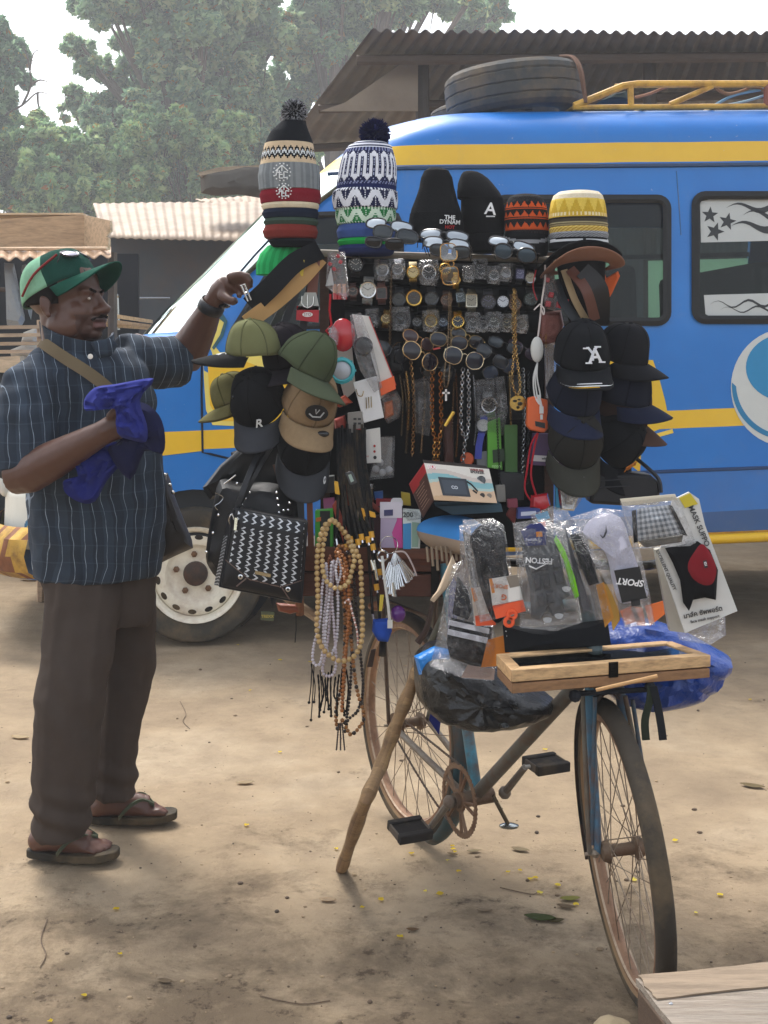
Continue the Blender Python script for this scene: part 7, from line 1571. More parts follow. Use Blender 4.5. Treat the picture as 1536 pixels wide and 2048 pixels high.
beads([(660,1042,3.42),(640,1075,3.42),(634,1130,3.42),(636,1200,3.41),(634,1260,3.4),(648,1300,3.4),(680,1322,3.39),(710,1310,3.4),(724,1275,3.4),(724,1210,3.41),(722,1150,3.42),(718,1115,3.43),(690,1065,3.45)],5.6,'#c0a06a','big pale wooden bead necklace hanging in the widest loop')
beads([(664,1040,3.44),(648,1080,3.43),(645,1130,3.42),(652,1160,3.41),(672,1176,3.40),(694,1168,3.41),(704,1140,3.42),(708,1112,3.43),(690,1070,3.46)],5.3,'#c7a972','pale wooden bead necklace in a shorter loop over the white strands')
beads([(652,1128,3.43),(644,1180,3.42),(640,1240,3.41),(628,1290,3.41),(626,1322,3.41),(638,1330,3.41),(646,1300,3.42),(648,1240,3.43),(654,1180,3.44)],3.3,'#d3cbd3','long white bead strand swinging out farthest from the wheel',tail=[[(624,1326,3.41),(622,1370,3.41),(618,1405,3.41)],[(628,1330,3.41),(626,1380,3.41),(622,1440,3.41)],[(622,1328,3.41),(630,1370,3.41),(628,1404,3.41)]])
beads([(664,1125,3.44),(660,1180,3.43),(653,1240,3.42),(650,1285,3.42),(660,1310,3.42),(672,1285,3.43),(676,1230,3.44),(674,1160,3.45)],3.4,'#d9d3da','white bead strand with a short loop under the big wooden beads')
beads([(668,1122,3.45),(664,1190,3.44),(668,1250,3.43),(672,1330,3.42),(660,1352,3.42),(645,1340,3.42),(656,1280,3.45)],3.2,'#cbbfc8','dusty white bead strand ending below the widest loop',tail=[[(650,1345,3.42),(652,1390,3.42),(648,1424,3.42)],[(660,1352,3.42),(662,1390,3.42),(658,1418,3.42)],[(640,1340,3.43),(644,1400,3.43),(640,1420,3.43)]])
beads([(676,1118,3.43),(672,1140,3.42),(676,1165,3.42),(682,1140,3.43)],3.0,'#dcd7dc','tiny white bead bracelet at the top of the white strands')
beads([(672,1104,3.44),(690,1120,3.43),(696,1160,3.43),(698,1230,3.43),(692,1300,3.43),(686,1370,3.43),(684,1420,3.43),(690,1330,3.45),(694,1220,3.46)],4.0,'#a5642c','orange brown bead strand down the middle of the bundle')
beads([(676,1100,3.45),(698,1110,3.44),(702,1160,3.44),(700,1240,3.44),(706,1320,3.44),(714,1380,3.44),(728,1430,3.44),(718,1455,3.44),(700,1468,3.44),(686,1440,3.44),(676,1460,3.44),(672,1420,3.44),(684,1360,3.45),(690,1240,3.46)],4.2,'#96632f','amber brown bead necklace reaching lowest with a wide bottom loop',c2='#2b1d14',every=4)
beads([(700,1110,3.46),(708,1160,3.46),(714,1240,3.46),(722,1320,3.46),(726,1380,3.46),(716,1420,3.47),(696,1440,3.47),(690,1460,3.47),(700,1380,3.48),(704,1260,3.48)],3.6,'#2c211c','dark brown twisted bead necklace behind the amber one')
beads([(690,1205,3.40),(698,1200,3.40),(706,1230,3.40),(714,1262,3.40),(716,1290,3.41)],2.4,'#c59080','rose glass bead strand with sparkling dots beside the amber one',closed=False,c2='#e7d5cc',every=2,mat=GLOSSY)
beads([(660,1112,3.46),(654,1150,3.45),(658,1180,3.45),(668,1150,3.46)],2.6,'#a86a4a','short copper bead bracelet behind the white strands')
beads([(676,1104,3.42),(684,1130,3.415),(690,1165,3.415),(688,1120,3.43)],2.8,'#b4713a','copper glass bead loop beside the shorter wooden loop',c2='#e4b28a',every=3,mat=GLOSSY)
T=thing('leather_bracelet','bundle of black braided bracelets hanging below the white strands','bracelets',P(655,1430,3.43))
rnd=random.Random(5)
for k in range(9):
    x=636+k*7; m=MB('#201c1a'); y0=1330+rnd.uniform(0,30); q=smoothpts([P(x,y0,3.44),P(x+rnd.uniform(-5,5),y0+35,3.43),P(x+rnd.uniform(-4,4),1395+rnd.uniform(0,40),3.43)],6)
    m.tube(q,[.0032 if i%2 else .0022 for i in range(len(q))],5); m.sphere(q[-1],.0045,7); m.build('cord',CLOTH,T)
T=thing('tassel_strand','three straight dark bead tassels hanging lowest under the bead bundle','tassels',P(680,1505,3.43))
for x in(675,681,687):
    m=MB('#3a2c24')
    for j in range(16): m.sphere(P(x+(j-8)*.05*(x-681),1448+j*3.4,3.43),.0028,7)
    m.build('tassel',BEAD,T)
# ---------- cable bundle
rnd=random.Random(9)
ends=[(672,1090,0),(690,1100,1),(700,1085,1),(715,1090,1),(722,1080,1),(735,1085,2),(742,1075,2),(745,1100,1),(752,1180,1),(745,1240,0),(758,1150,1),(760,1260,0)]
for i,(x,y,k) in enumerate(ends):
    lbs=['black cable with bare metal plug by the wooden beads','black cable ending in a yellow plug, nearest the wooden beads','black cable with yellow plug and long silver tip','black cable with yellow plug in the middle of the bundle','black cable with white and yellow plug','black cable with two yellow clips, upper one','black cable with yellow clips near the key rings','black cable with short yellow plug above the key rings','long black cable with an amber plug below the key rings','long black cable falling to the wheel rim','thin black cable with an orange tag','longest black cable ending beside the blue cap']
    T=thing('audio_cable',lbs[i],'cable',P(x,y,3.46),'audio cables hung from the shelf'); m=MB('#17181a'); x0=678+i*5
    q=smoothpts([P(x0-4,858+rnd.uniform(-10,10),3.56),P(x0-2,930,3.53),P(x0+(x-x0)*.3,1000,3.49),P(x,y-12,3.46)],6); m.tube(q,.0042,7); m.build('lead',RUBBER,T)
    a=P(x,y-12,3.46); b=P(x+3,y+6,3.455)
    if k: m=MB('#d39a22'); m.tube([a,a.lerp(b,.7)],.0075,7); m.build('plug',PLAST,T); m=MB('#d9dadb'); m.tube([a.lerp(b,.7),b],.004,7); m.build('tip',MET,T)
    else: m=MB('#c6c8ca'); m.tube([a,b],.0045,7); m.build('tip',MET,T)
for pts,lb,c in(([(668,962),(676,964),(680,990),(670,988)],'yellow cable clip high on the bundle','#d8a52a'),([(722,1016),(728,1018),(734,1042),(728,1040)],'amber cable clip above the maroon carton','#cf9426'),([(738,1022),(750,1026),(752,1036),(740,1034)],'yellow cable clip with white end beside the maroon carton','#dda42c')):
    m=MB(c); m.prism(ppoly(pts,3.47),(0,.012,0)); m.build('cable_clip',PLAST,label=lb,cat='clip',group='yellow cable clips',bevel=.002)
T=thing('card_reader','small grey memory reader on a black cable above the shelf','card reader',P(702,968,3.5)); m=MB('#3a3e42'); m.prism(ppoly([(689,946),(704,942),(716,966),(700,972)],3.5),(0,.01,0)); m.build('shell',GLOSSY,T,bevel=.002); m=MB('#9fb4ac'); m.prism(ppoly([(696,950),(702,948),(708,962),(702,965)],3.497),(0,.003,0)); m.build('screen',GLOSSY,T)
T=thing('white_cable','white charging cable hanging straight down past the wheel','cable',P(780,1256,3.42)); m=MB('#d4d3cb'); m.tube(smoothpts([P(764,1112,3.43),P(768,1150,3.42),P(776,1210,3.42),P(779,1240,3.42)],5),.0042,7); m.build('lead',PLAST,T); m=MB('#d8d7d0'); m.box(P(780,1248,3.42),(.014,.007,.022)); m.build('plug',PLAST,T)
def ring_(c,r,t,col,nm,lb,cat,mat=MET,grp=None):
    m=MB(col); m.tube([c+V((r*math.cos(2*PI*k/24),.002*math.sin(k),r*math.sin(2*PI*k/24))) for k in range(24)],t,6,closed=True); return m.build(nm,mat,label=lb,cat=cat,group=grp)
ring_(P(765,1112,3.43),.014,.0035,'#d8dadc','key_ring','thick silver ring holding the white cable','ring')
ring_(P(778,1090,3.44),.024,.0014,'#c9cbcd','wire_ring','thin wire hoop above the nail clippers','ring')
T=thing('clipper_bunch','bunch of chromed nail clippers on a wire beside the shelf crate','nail clippers',P(800,1170,3.42))
for i in range(9):
    a=P(788+i*.5,1106,3.44); e=[(770,1160),(775,1175),(782,1188),(790,1192),(797,1178),(806,1172),(816,1164),(822,1158),(828,1150)][i]; b=P(*e,3.42); d=(b-a).normalized(); n=V((d.z,0,-d.x)); mid=a.lerp(b,.35)
    m=MB('#c3c5c7'); m.tube([mid,b],.0032,6); m.tube([mid+n*.004-V((0,.003,0)),b+n*.006-V((0,.003,0))],.0026,6); m.tube([b-n*.005,b+n*.005],.003,6); m.tube([a,mid],.0014,5); m.build('clipper',MET,T)
m=MB('#b9a7a3'); m.tube(smoothpts([P(790,1104,3.44),P(810,1105,3.43),P(825,1130,3.42),P(833,1152,3.42)],5),.0025,6); m.build('pink_wire',PLAST,T)
for i,(x,y,e,lb) in enumerate([(748,1140,(742,1120),'small steel earphone plug by the key ring'),(755,1160,(748,1120),'white tipped lead hanging below the key ring'),(790,1192,(786,1165),'gold and chrome clipper hanging lowest in the bunch')]):
    m=MB('#d3d0c2'); m.tube([P(*e,3.42),P(x,y,3.415)],[.003,.005],7); m.build('metal_lead',MET,label=lb,cat='lead',group='loose leads near the key ring')
m=MB('#c9b23c'); m.prism(ppoly([(760,1190),(768,1190),(764,1222),(758,1222)],3.42),(0,.006,0)); m.build('amber_tube',PLAST,label='amber glass tube on a wire above the wheel',cat='tube')
m=MB('#6a2f86'); m.sphere(P(796,1228,3.5),(.022,.02,.024),14); m.build('purple_ball',GLOSSY,label='glossy purple ball hanging beside the white cable',cat='ball')
m=MB(); m.pillow(ppoly([(746,1238),(780,1236),(784,1262),(776,1284),(756,1282),(744,1262)],3.45),.05,5,.006,3,col='#2b4fa8'); m.build('blue_pouch',CLOTH,label='small bright blue cloth pouch under the purple ball',cat='pouch')
m=MB('#1b1a1a'); m.tube([P(766,1282,3.47),P(764,1312,3.47)],.010,8); m.build('black_torch',RUBBER,label='small black torch hanging under the blue pouch',cat='torch')
m=MB('#3c2a20'); m.prism(ppoly([(742,1300),(752,1298),(745,1334),(734,1334)],3.6),(0,.006,0)); m.build('dark_tag',PAPER,label='dark brown tag beside the rear tyre',cat='tag')
m=MB('#9b6a4a'); m.sphere(P(752,1212,3.5),(.024,.02,.014),12); m.build('tan_pouch',LEATHER,label='small tan leather pouch behind the amber tube',cat='pouch')
m=MB('#3d2a20'); m.tube(smoothpts([P(868,1190,3.45),P(862,1220,3.45),P(852,1260,3.44),P(835,1285,3.44)],5),[.006+.004*i/15 for i in range(16)],7); m.build('wooden_hook',WOOD,label='dark curved wooden handle hanging before the wheel top',cat='handle')
# ---------- bags on the near end
SBG=thing('studded_bag','black shoulder bag with white studs behind the messenger bag','bag',P(500,1150,3.56))
m=MB(); m.pillow(ppoly([(a.x,a.y) for a in smoothpts([V((x,y,0)) for x,y in((440,960),(480,965),(540,965),(590,985),(596,1040),(590,1100),(520,1110),(450,1160),(418,1135),(412,1100),(425,1020))],3,True)],3.56),.14,6,.008,3,col='#141518'); m.build('body',LEATHER,SBG)
m=MB('#121316'); m.pillow(ppoly([(405,975),(440,930),(500,880),(530,900),(500,960),(450,990),(420,1000)],3.62),.06,5,.012,5); m.build('flap',LEATHER,SBG)
for x,y in((474,967),(500,973),(499,985),(479,996),(491,997),(484,1009),(553,985),(555,998),(557,1011),(558,1025),(580,993),(587,992),(579,1006),(567,1021),(576,1020),(574,1036),(426,1066),(437,1030),(413,1104)):
    m=MB('#d9dcde'); m.sphere(P(x,y,3.485),(.004,.003,.004),8); m.build('stud',MET,SBG)
for pts,r,lb in(([(470,1020,3.47),(485,980,3.46),(505,930,3.47),(524,885,3.5)],8,''),([(470,1025,3.46),(492,985,3.45),(516,940,3.46),(540,900,3.5)],7,'')):
    m=MB('#1e2023'); q=smoothpts([P(*p) for p in pts],5); m.ribbon(q,V((.016,.006,.008)),.004); m.build('shoulder_strap',LEATHER,SBG)
m=MB('#c9ccce'); 
m.tube(smoothpts([P(448,968,3.46),P(462,958,3.45),P(472,950,3.45)],3),.002,5); m.build('hook',MET,SBG)
m=MB('#a9adb0'); m.tube(smoothpts([P(430,985,3.46),P(446,994,3.46),P(440,1005,3.46),P(430,1012,3.46),P(436,1020,3.46)],4),.0014,5); m.build('wire_loop',MET,SBG)
for pts,c,lb in(([(545,930),(575,925),(577,985),(562,986)],'#5a3a2e','brown leather strap piece hanging behind the studded bag'),([(588,950),(606,948),(610,1070),(598,1050)],'#3b3d40','grey fabric strap beside the studded bag'),([(612,965),(624,965),(628,1100),(616,1100)],'#7a4630','reddish leather belt end hanging past the shelf edge')):
    m=MB(c); m.prism(ppoly(pts,3.55),(0,.005,0)); m.build('hanging_strap',LEATHER,label=lb,cat='strap',group='straps hung behind the bags')
m=MB(); m.pillow(ppoly([(462,905),(540,872),(640,880),(655,960),(600,1010),(520,1000),(470,985)],3.66),.08,6,.01,12,col='#151618'); m.build('cloth_bag',LEATHER,label='plain soft black bag hanging behind the studded one under the caps',cat='bag')
MSG=thing('messenger_bag','black messenger bag with white chevron pattern and metal plate','bag',P(520,1200,3.40))
fa_=[(470,1020),(612,1046),(604,1196),(448,1172)]
def quadp(pts,u,v): 
    a,b,c,d=[V((x,y,0)) for x,y in pts]; return a*(1-u)*(1-v)+b*u*(1-v)+c*u*v+d*(1-u)*v
def mface(u,v):
    q=quadp(((468,1018),(613,1046),(602,1204),(440,1172)),u,v); e=(1-abs(2*u-1)**6)*(1-abs(2*v-1)**6); return P(q.x,q.y,3.42-.03*e**.6)
def chev(u,v):
    if .155<v<.20: return '#101114'
    a=.66+.19*min(1,u/.34) if u<.34 else (.85+.05*(u-.34) if u<.72 else .88-.15*(u-.72)/.28)
    if v>a: return '#101217'
    if v>a-.012: return '#6e5a52'
    if u<.06 or u>.975: return '#101114'
    x=u*8.5; y=v*13; col_=int(x); fx=x%1; fy=(y+col_*.0)%1
    d=abs((fx*.9+.05)-(.35+.5*(fy if fy<.5 else 1-fy)*1.3)); 
    g=abs(fx-(.25+.9*abs(fy-.5)*(-1)+.45)); 
    return '#c9ccd0' if g<.13 and .08<fy<.92 else '#14161b'
m=MB(); m.grid(mface,130,150,colfn=chev); m.build('front',LEATHER,MSG)
def mside(u,v):
    a=quadp(((456,1030),(468,1018),(440,1172),(428,1170)),u,v); return P(a.x,a.y,3.48-.06*u)
m=MB(); m.grid(mside,14,110,colfn=lambda u,v:'#c9ccd0' if abs(((v*22)%1)-(.3+.4*abs(2*u-1)))<.13 and v>.3 else '#14161b'); m.build('gusset',LEATHER,MSG)
m=MB('#131418'); m.hexa([mface(0,0),mface(1,0),mface(1,1),mface(0,1)],[p+V((0,.08,.0)) for p in(mface(0,0),mface(1,0),mface(1,1),mface(0,1))]); m.build('back_panel',LEATHER,MSG,bevel=.008)
m=MB('#17191d'); m.tube([mface(i/20,0) for i in range(21)]+[mface(1,i/20) for i in range(1,21)]+[mface(1-i/20,1) for i in range(1,21)]+[mface(0,1-i/20) for i in range(1,21)],.0042,7); m.build('piping',LEATHER,MSG)
def onm(u,v,d=.003): return mface(u,v)+V((0,-d,0))
m=MB('#b9b29a'); m.prism([onm(.40,.715),onm(.60,.72),onm(.60,.765),onm(.40,.76)],(0,-.002,0)); m.build('metal_plate',MET,MSG)
m=MB('#c2bda6'); m.prism([onm(.035,.10,.006),onm(.075,.10,.006),onm(.085,.26,.006),onm(.05,.26,.006)],(0,-.002,0)); m.build('zip_pull',MET,MSG)
for u,v in((.23,.83),(.83,.87)):
    m=MB('#cfd1d3'); c=onm(u,v); m.lathe([(.007,0),(.007,.003),(.004,.004)],MX.Translation(c)@MX.Rotation(R(90),4,'X'),14,cap1=False); m.sphere(c,.003,8,col='#26282c'); m.build('rivet',MET,MSG)
for a,b in(((.30,.84),(.20,.96)),((.76,.87),(.86,.99))): m=MB('#6f5d58'); m.tube([onm(*a),onm(*b)],.002,5); m.build('seam_cord',LEATHER,MSG)
for x0,p in((470,[(468,1030,3.43),(485,985,3.43),(505,935,3.46),(528,885,3.5)]),): m=MB('#24262a'); q=smoothpts([P(*z) for z in p],5); m.ribbon(q,V((.018,.004,.01)),.005); m.build('shoulder_strap',LEATHER,MSG)
m=MB('#d5d8da'); m.tube(smoothpts([P(460,1048,3.42),P(458,1038,3.41),P(464,1028,3.41),P(468,1040,3.41)],3),.002,5); m.build('swivel_hook',MET,MSG)
slab('hang_tag',[(522,1222),(550,1224),(547,1243),(521,1240)],3.46,.003,'#4c5138','small olive hang tag with tiny gold letters below the messenger bag','tag',extra=lambda T:ptext(T,'TREXX',535,1233,3.458,8,'#b6a24a'))
m=MB('#8a4a30'); m.pillow(ppoly([(552,1205),(600,1210),(608,1222),(580,1228),(556,1222)],3.6),.03,4,.003,2); m.build('brown_sandal',LEATHER,label='reddish brown leather piece under the messenger bag',cat='leather')
m=MB('#2b2c2c'); ptube(m,[(592,1205,3.6),(592,1260,3.6),(590,1285,3.6)],1.0,n=5); m.build('loose_thread',CLOTH,label='thin dark thread dangling below the messenger bag',cat='thread')
# ---------- bagged socks, gloves and masks over the handlebar
gpk='bagged socks and gloves over the handlebar'
def pouch(pts,Y,thick,lb,name='sock_pack',cat='sock pack',seed=1,film=True,tilt=0): 
    T=thing(name,lb,cat,P(sum(p[0] for p in pts)/len(pts),max(p[1] for p in pts),Y),gpk)
    if film: m=MB(); m.pillow(ppoly(pts,Y),thick,7,.007,seed,axis=(0,1,0)); m.build('clear_bag',CELLO,T)
    return T
def soft(T,n,pts,Y,th,c,mat=KNIT,seed=2,cr=.003,colfn=None,sm=False,rings=5):
    pp=pts if not sm else [(a.x,a.y) for a in smoothpts([V((x,y,0)) for x,y in pts],4,True)]
    m=MB(); m.pillow(ppoly(pp,Y),th,rings,cr,seed,col=c); return m.build(n,mat,T)
T=pouch([(925,1040),(985,1036),(1008,1050),(1022,1130),(1030,1230),(960,1245),(945,1180),(930,1110)],2.80,.035,'black ankle socks with white and orange sport label, in clear film',seed=2)
soft(T,'sock',[(968,1048),(940,1075),(948,1110),(958,1165),(985,1240),(1008,1235),(1020,1180),(1012,1110),(1008,1060)],2.81,.03,'#12141a',sm=True)
strip(T,[(978,1158),(1035,1149),(1046,1200),(985,1212)],2.786,'#d9d7d2','label'); strip(T,[(978,1158),(984,1157),(990,1185),(984,1187)],2.7855,'#d8892c','label_edge'); strip(T,[(1012,1153),(1035,1149),(1040,1172),(1020,1176)],2.7855,'#7d7468','label_photo'); strip(T,[(985,1211),(1046,1199),(1052,1222),(992,1238)],2.786,'#e0562a','orange_edge')
ptext(T,'SPORT',1000,1172,2.784,11,'#c9825a',173); ptext(T,'G',1008,1194,2.784,16,'#c9622e',175)
for x,y in((1024,1229),(1018,1244)): m=MB('#e2582c'); m.tube([P(x,y,2.785)+V((.009*math.cos(2*PI*k/18),0,.009*math.sin(2*PI*k/18))) for k in range(18)],.0042,6,closed=True); m.build('hang_hook',PLAST,T)
T=pouch([(918,1050),(940,1048),(948,1120),(965,1190),(990,1240),(985,1255),(948,1250),(935,1180),(920,1110)],2.84,.03,'dark socks with a white and orange card tucked behind the sport label socks',seed=5)
soft(T,'sock',[(925,1060),(942,1070),(960,1150),(975,1200),(950,1200),(935,1130)],2.85,.02,'#1a1c22'); strip(T,[(942,1176),(962,1174),(985,1245),(950,1250)],2.832,'#cfc2b4','label'); strip(T,[(942,1176),(948,1176),(956,1200),(948,1204)],2.831,'#e0862e','label_edge'); strip(T,[(950,1232),(988,1226),(992,1250),(952,1252)],2.831,'#e0582c','orange_edge')
T=pouch([(905,1130),(925,1120),(950,1200),(985,1250),(1000,1300),(985,1362),(930,1358),(860,1332),(875,1270),(890,1190)],2.88,.04,'black socks with two white stripes in the large clear bag by the black bag',seed=8)
soft(T,'sock',[(902,1235),(985,1255),(975,1330),(955,1335),(900,1315),(893,1285)],2.885,.035,'#131418')
for a in([(898,1240),(979,1258),(978,1268),(897,1250)],[(896,1258),(976,1276),(974,1287),(895,1269)]): strip(T,a,2.862,'#d2d4dc','stripe',KNIT,.002)
soft(T,'sock',[(915,1150),(935,1180),(948,1215),(935,1240),(905,1228)],2.885,.03,'#24262c')
strip(T,[(975,1280),(1018,1268),(1020,1330),(962,1335)],2.87,'#d8822a','orange_card'); strip(T,[(935,1330),(990,1338),(988,1360),(922,1355)],2.875,'#b09a90','clear_fold')
T=pouch([(1025,1046),(1090,1036),(1130,1060),(1150,1160),(1165,1245),(1110,1262),(1040,1255),(1035,1150)],2.79,.04,'grey padded work gloves with lime green edge in clear film',name='glove_pack',cat='glove pack',seed=3)
soft(T,'glove',[(1042,1070),(1100,1058),(1116,1090),(1128,1150),(1140,1190),(1125,1200),(1130,1225),(1105,1232),(1095,1215),(1080,1240),(1062,1235),(1060,1175),(1045,1110)],2.80,.035,'#54575b',CLOTH,cr=.004)
for a in(([(1060,1120),(1095,1115),(1098,1140),(1063,1146)]),([(1066,1152),(1080,1150),(1083,1180),(1070,1182)]),([(1084,1149),(1098,1147),(1102,1178),(1087,1180)]),([(1072,1188),(1086,1186),(1090,1212),(1076,1215)]),([(1091,1184),(1106,1181),(1109,1205),(1094,1208)]),([(1102,1112),(1116,1108),(1122,1135),(1106,1140)]),([(1106,1144),(1124,1140),(1130,1165),(1111,1170)])): soft(T,'pad',a,2.782,.012,'#46484c',CLOTH,cr=.001,rings=3)
soft(T,'lime_edge',[(1112,1070),(1130,1100),(1150,1155),(1158,1192),(1150,1198),(1140,1170),(1125,1115),(1108,1080)],2.79,.014,'#7ac824',CLOTH)
strip(T,[(1042,1062),(1060,1048),(1082,1046),(1094,1060),(1092,1090),(1052,1092)],2.778,'#1d2a6a','blue_card'); strip(T,[(1072,1064),(1084,1063),(1085,1073),(1073,1074)],2.777,'#d88a2c','card_flash'); ptext(T,'Feston',1062,1079,2.776,8,'#c9cfe6',4)
ptext(T,'FESTON',1078,1121,2.773,15,'#e2e4e6',176,bold=.0005)
m=MB('#dfe1e3'); ptube(m,[(1058,1132,2.774),(1072,1138,2.773),(1094,1127,2.773)],[1.4,1.6,.6],n=5); m.build('swoosh_line',PAPER,T)
for x,y in((1133,1176),(1118,1230),(1095,1238)): m=MB('#c3c6c8'); m.prism([P(x+9*math.cos(t),y+8*math.sin(t)*(.4 if math.sin(t)<0 else 1),2.776) for t in [2*PI*k/14 for k in range(14)]],(0,.001,0)); m.build('finger_mark',PAPER,T)
soft(T,'finger',[(1045,1262),(1085,1258),(1100,1285),(1055,1300),(1030,1292)],2.86,.03,'#2b2d30',CLOTH)
T=pouch([(1105,1048),(1135,1040),(1150,1080),(1170,1150),(1200,1240),(1170,1262),(1150,1200),(1128,1120)],2.83,.025,'grey socks edge on between the gloves and the white sock',seed=6)
soft(T,'sock',[(1115,1060),(1132,1058),(1155,1130),(1190,1240),(1172,1250),(1150,1170)],2.84,.02,'#6a6a70')
T=pouch([(1130,1055),(1170,1050),(1195,1130),(1225,1240),(1200,1262),(1170,1170)],2.815,.025,'black sock with amber card corner beside the white sock',seed=7)
soft(T,'sock',[(1140,1070),(1172,1062),(1185,1120),(1198,1165),(1178,1172),(1160,1130)],2.82,.025,'#17191e'); strip(T,[(1192,1170),(1208,1165),(1228,1235),(1210,1255)],2.813,'#c98a2c','amber_card'); strip(T,[(1210,1168),(1232,1170),(1240,1240),(1226,1262)],2.816,'#b9913e','amber_card')
T=pouch([(1140,1035),(1200,1016),(1245,1020),(1275,1080),(1300,1190),(1310,1250),(1250,1255),(1225,1190),(1180,1110)],2.78,.035,'white ankle sock with black check mark and black sport label',seed=4)
soft(T,'sock',[(1166,1065),(1195,1030),(1240,1035),(1262,1090),(1288,1170),(1296,1190),(1280,1200),(1240,1205),(1224,1160),(1210,1105)],2.785,.04,'#ccccdc',CLOTH,cr=.003,sm=True,rings=7)
m=MB('#2c3038'); m.prism(ppoly([(1199,1068),(1206,1074),(1211,1062),(1212,1050),(1214,1064),(1210,1074),(1205,1077)],2.758),(0,.001,0)); m.build('check_mark',PAPER,T)
strip(T,[(1228,1141),(1279,1133),(1294,1196),(1244,1206)],2.757,'#121316','label'); ptext(T,'SPORT',1261,1164,2.755,18,'#e6e6e6',174,bold=.0005,shear=.15); strip(T,[(1262,1200),(1280,1198),(1281,1211),(1263,1213)],2.757,'#17181a','label_tab')
for a,c in(([(1240,1222),(1268,1210),(1280,1240),(1252,1250)],'#dd6a2c'),([(1260,1212),(1285,1216),(1292,1252),(1275,1250)],'#d9632b'),([(1290,1212),(1326,1202),(1330,1228),(1300,1252)],'#e2702e')): strip(T,a,2.80,c,'orange_card',PAPER,.002)
MSK=thing('mask_pack','sports face mask on a printed white card marked mask support','mask pack',P(1400,1260,2.80),gpk)
cardpts=[(1330,1010),(1375,985),(1400,1000),(1412,1060),(1476,1225),(1372,1268),(1348,1220),(1310,1100)]
m=MB('#cfcfcb'); m.prism(ppoly([(1345,1000),(1378,984),(1398,998),(1410,1050),(1475,1222),(1370,1266),(1318,1110)],2.80),(0,.006,0)); m.build('card',PAPER,MSK)
m=MB('#a9a59a'); m.prism(ppoly([(1310,1100),(1340,1090),(1375,1266),(1340,1262)],2.83),(0,.02,0)); m.build('spare_cards',PAPER,MSK)
strip(MSK,[(1358,996),(1380,986),(1396,1008),(1370,1016)],2.797,'#c9b62c','yellow_corner')
ptext(MSK,'MASK SUPPO',1398,1052,2.796,15,'#3a3c3e',-67,bold=.0003); ptext(MSK,'EXCELLENT QUALITY',1332,1140,2.796,9,'#5a5a5a',-66); ptext(MSK,'มาส์ค ซัพพอร์ต',1406,1225,2.796,13,'#2a2a2a',12); ptext(MSK,'face mask support',1410,1238,2.796,8,'#5c5c5c',12)
soft(MSK,'mask',[(1330,1096),(1362,1090),(1395,1082),(1420,1100),(1436,1140),(1434,1165),(1432,1200),(1410,1195),(1385,1200),(1378,1222),(1366,1205),(1360,1160),(1345,1125)],2.787,.03,'#141416',CLOTH,cr=.002,rings=6)
soft(MSK,'red_panel',[(1404,1088),(1422,1108),(1433,1140),(1424,1168),(1400,1168),(1380,1150),(1376,1128),(1388,1105)],2.772,.016,'#7d2028',CLOTH,cr=.001,sm=True)
strip(MSK,[(1406,1122),(1413,1120),(1416,1135),(1409,1137)],2.760,'#16171a','badge'); ptext(MSK,'S21',1411,1128,2.7585,6,'#d9dadb',-75)
T=pouch([(1240,1004),(1350,992),(1362,1010),(1392,1085),(1380,1092),(1268,1098),(1258,1060)],2.765,.03,'grey and white checked cloth mask in clear film on top of the packs',name='mask_pack',cat='mask pack',seed=9)
def chk(u,v):
    a=int(u*16)%2;b=int(v*12)%2
    return '#d3d6da' if not(a or b) else ('#6f767e' if a and b else '#a4abb2')
m=MB(); m.grid(lambda u,v:(lambda q:P(q.x,q.y,2.762-.012*math.sin(PI*u)*math.sin(PI*v)))(quadp(((1274,1018),(1338,1010),(1366,1068),(1276,1082)),u,v)),48,36,colfn=chk); m.build('cloth',CLOTH,T,solid=.003)
for a in([(1264,1022),(1272,1020),(1276,1084),(1268,1086)],[(1338,1010),(1345,1012),(1375,1072),(1366,1070)]): strip(T,a,2.755,'#17191d','trim',CLOTH,.004)
strip(T,[(1240,998),(1350,988),(1356,1000),(1310,1004),(1246,1012)],2.764,'#d5cdb9','cream_card',PAPER,.002); soft(T,'folded_cloth',[(1276,1082),(1366,1070),(1364,1084),(1290,1095)],2.765,.012,'#6b6860',CLOTH)
T=pouch([(1060,1030),(1105,1012),(1135,1020),(1150,1050),(1100,1070),(1075,1060)],2.86,.04,'crumpled clear bags with blue print bunched behind the gloves',name='clear_bag',cat='plastic bag',seed=11)
strip(T,[(1070,1030),(1095,1022),(1100,1036),(1078,1044)],2.862,'#5a9fc8','blue_print'); strip(T,[(1075,1046),(1090,1042),(1092,1052),(1080,1056)],2.862,'#c9706a','red_print')
T=pouch([(1340,1235),(1450,1225),(1452,1270),(1420,1290),(1360,1280)],2.86,.03,'empty clear bag trailing under the printed mask card',name='clear_bag',cat='plastic bag',seed=12)
T=thing('black_gloves','black gloves with white T marks lying on the glass topped case','gloves',P(1090,1290,2.84),gpk)
soft(T,'palm',[(1005,1250),(1060,1256),(1120,1250),(1215,1238),(1222,1290),(1100,1300),(1010,1305)],2.82,.05,'#191b1e',CLOTH,cr=.008)
for x in(1015,1055,1150): m=MB('#c9cbcc'); m.tube([P(x-4,1262,2.815),P(x+5,1265,2.815)],.0015,5); m.tube([P(x,1264,2.815),P(x-1,1273,2.815)],.0015,5); m.build('mark',PAPER,T)
m=MB('#d9b88c'); m.prism(ppoly([(1130,1268),(1142,1264),(1150,1275),(1136,1286),(1132,1300),(1126,1298)],2.83),(0,.004,0)); m.build('tan_label',PAPER,label='tan paper label hanging by the black gloves',cat='label card')
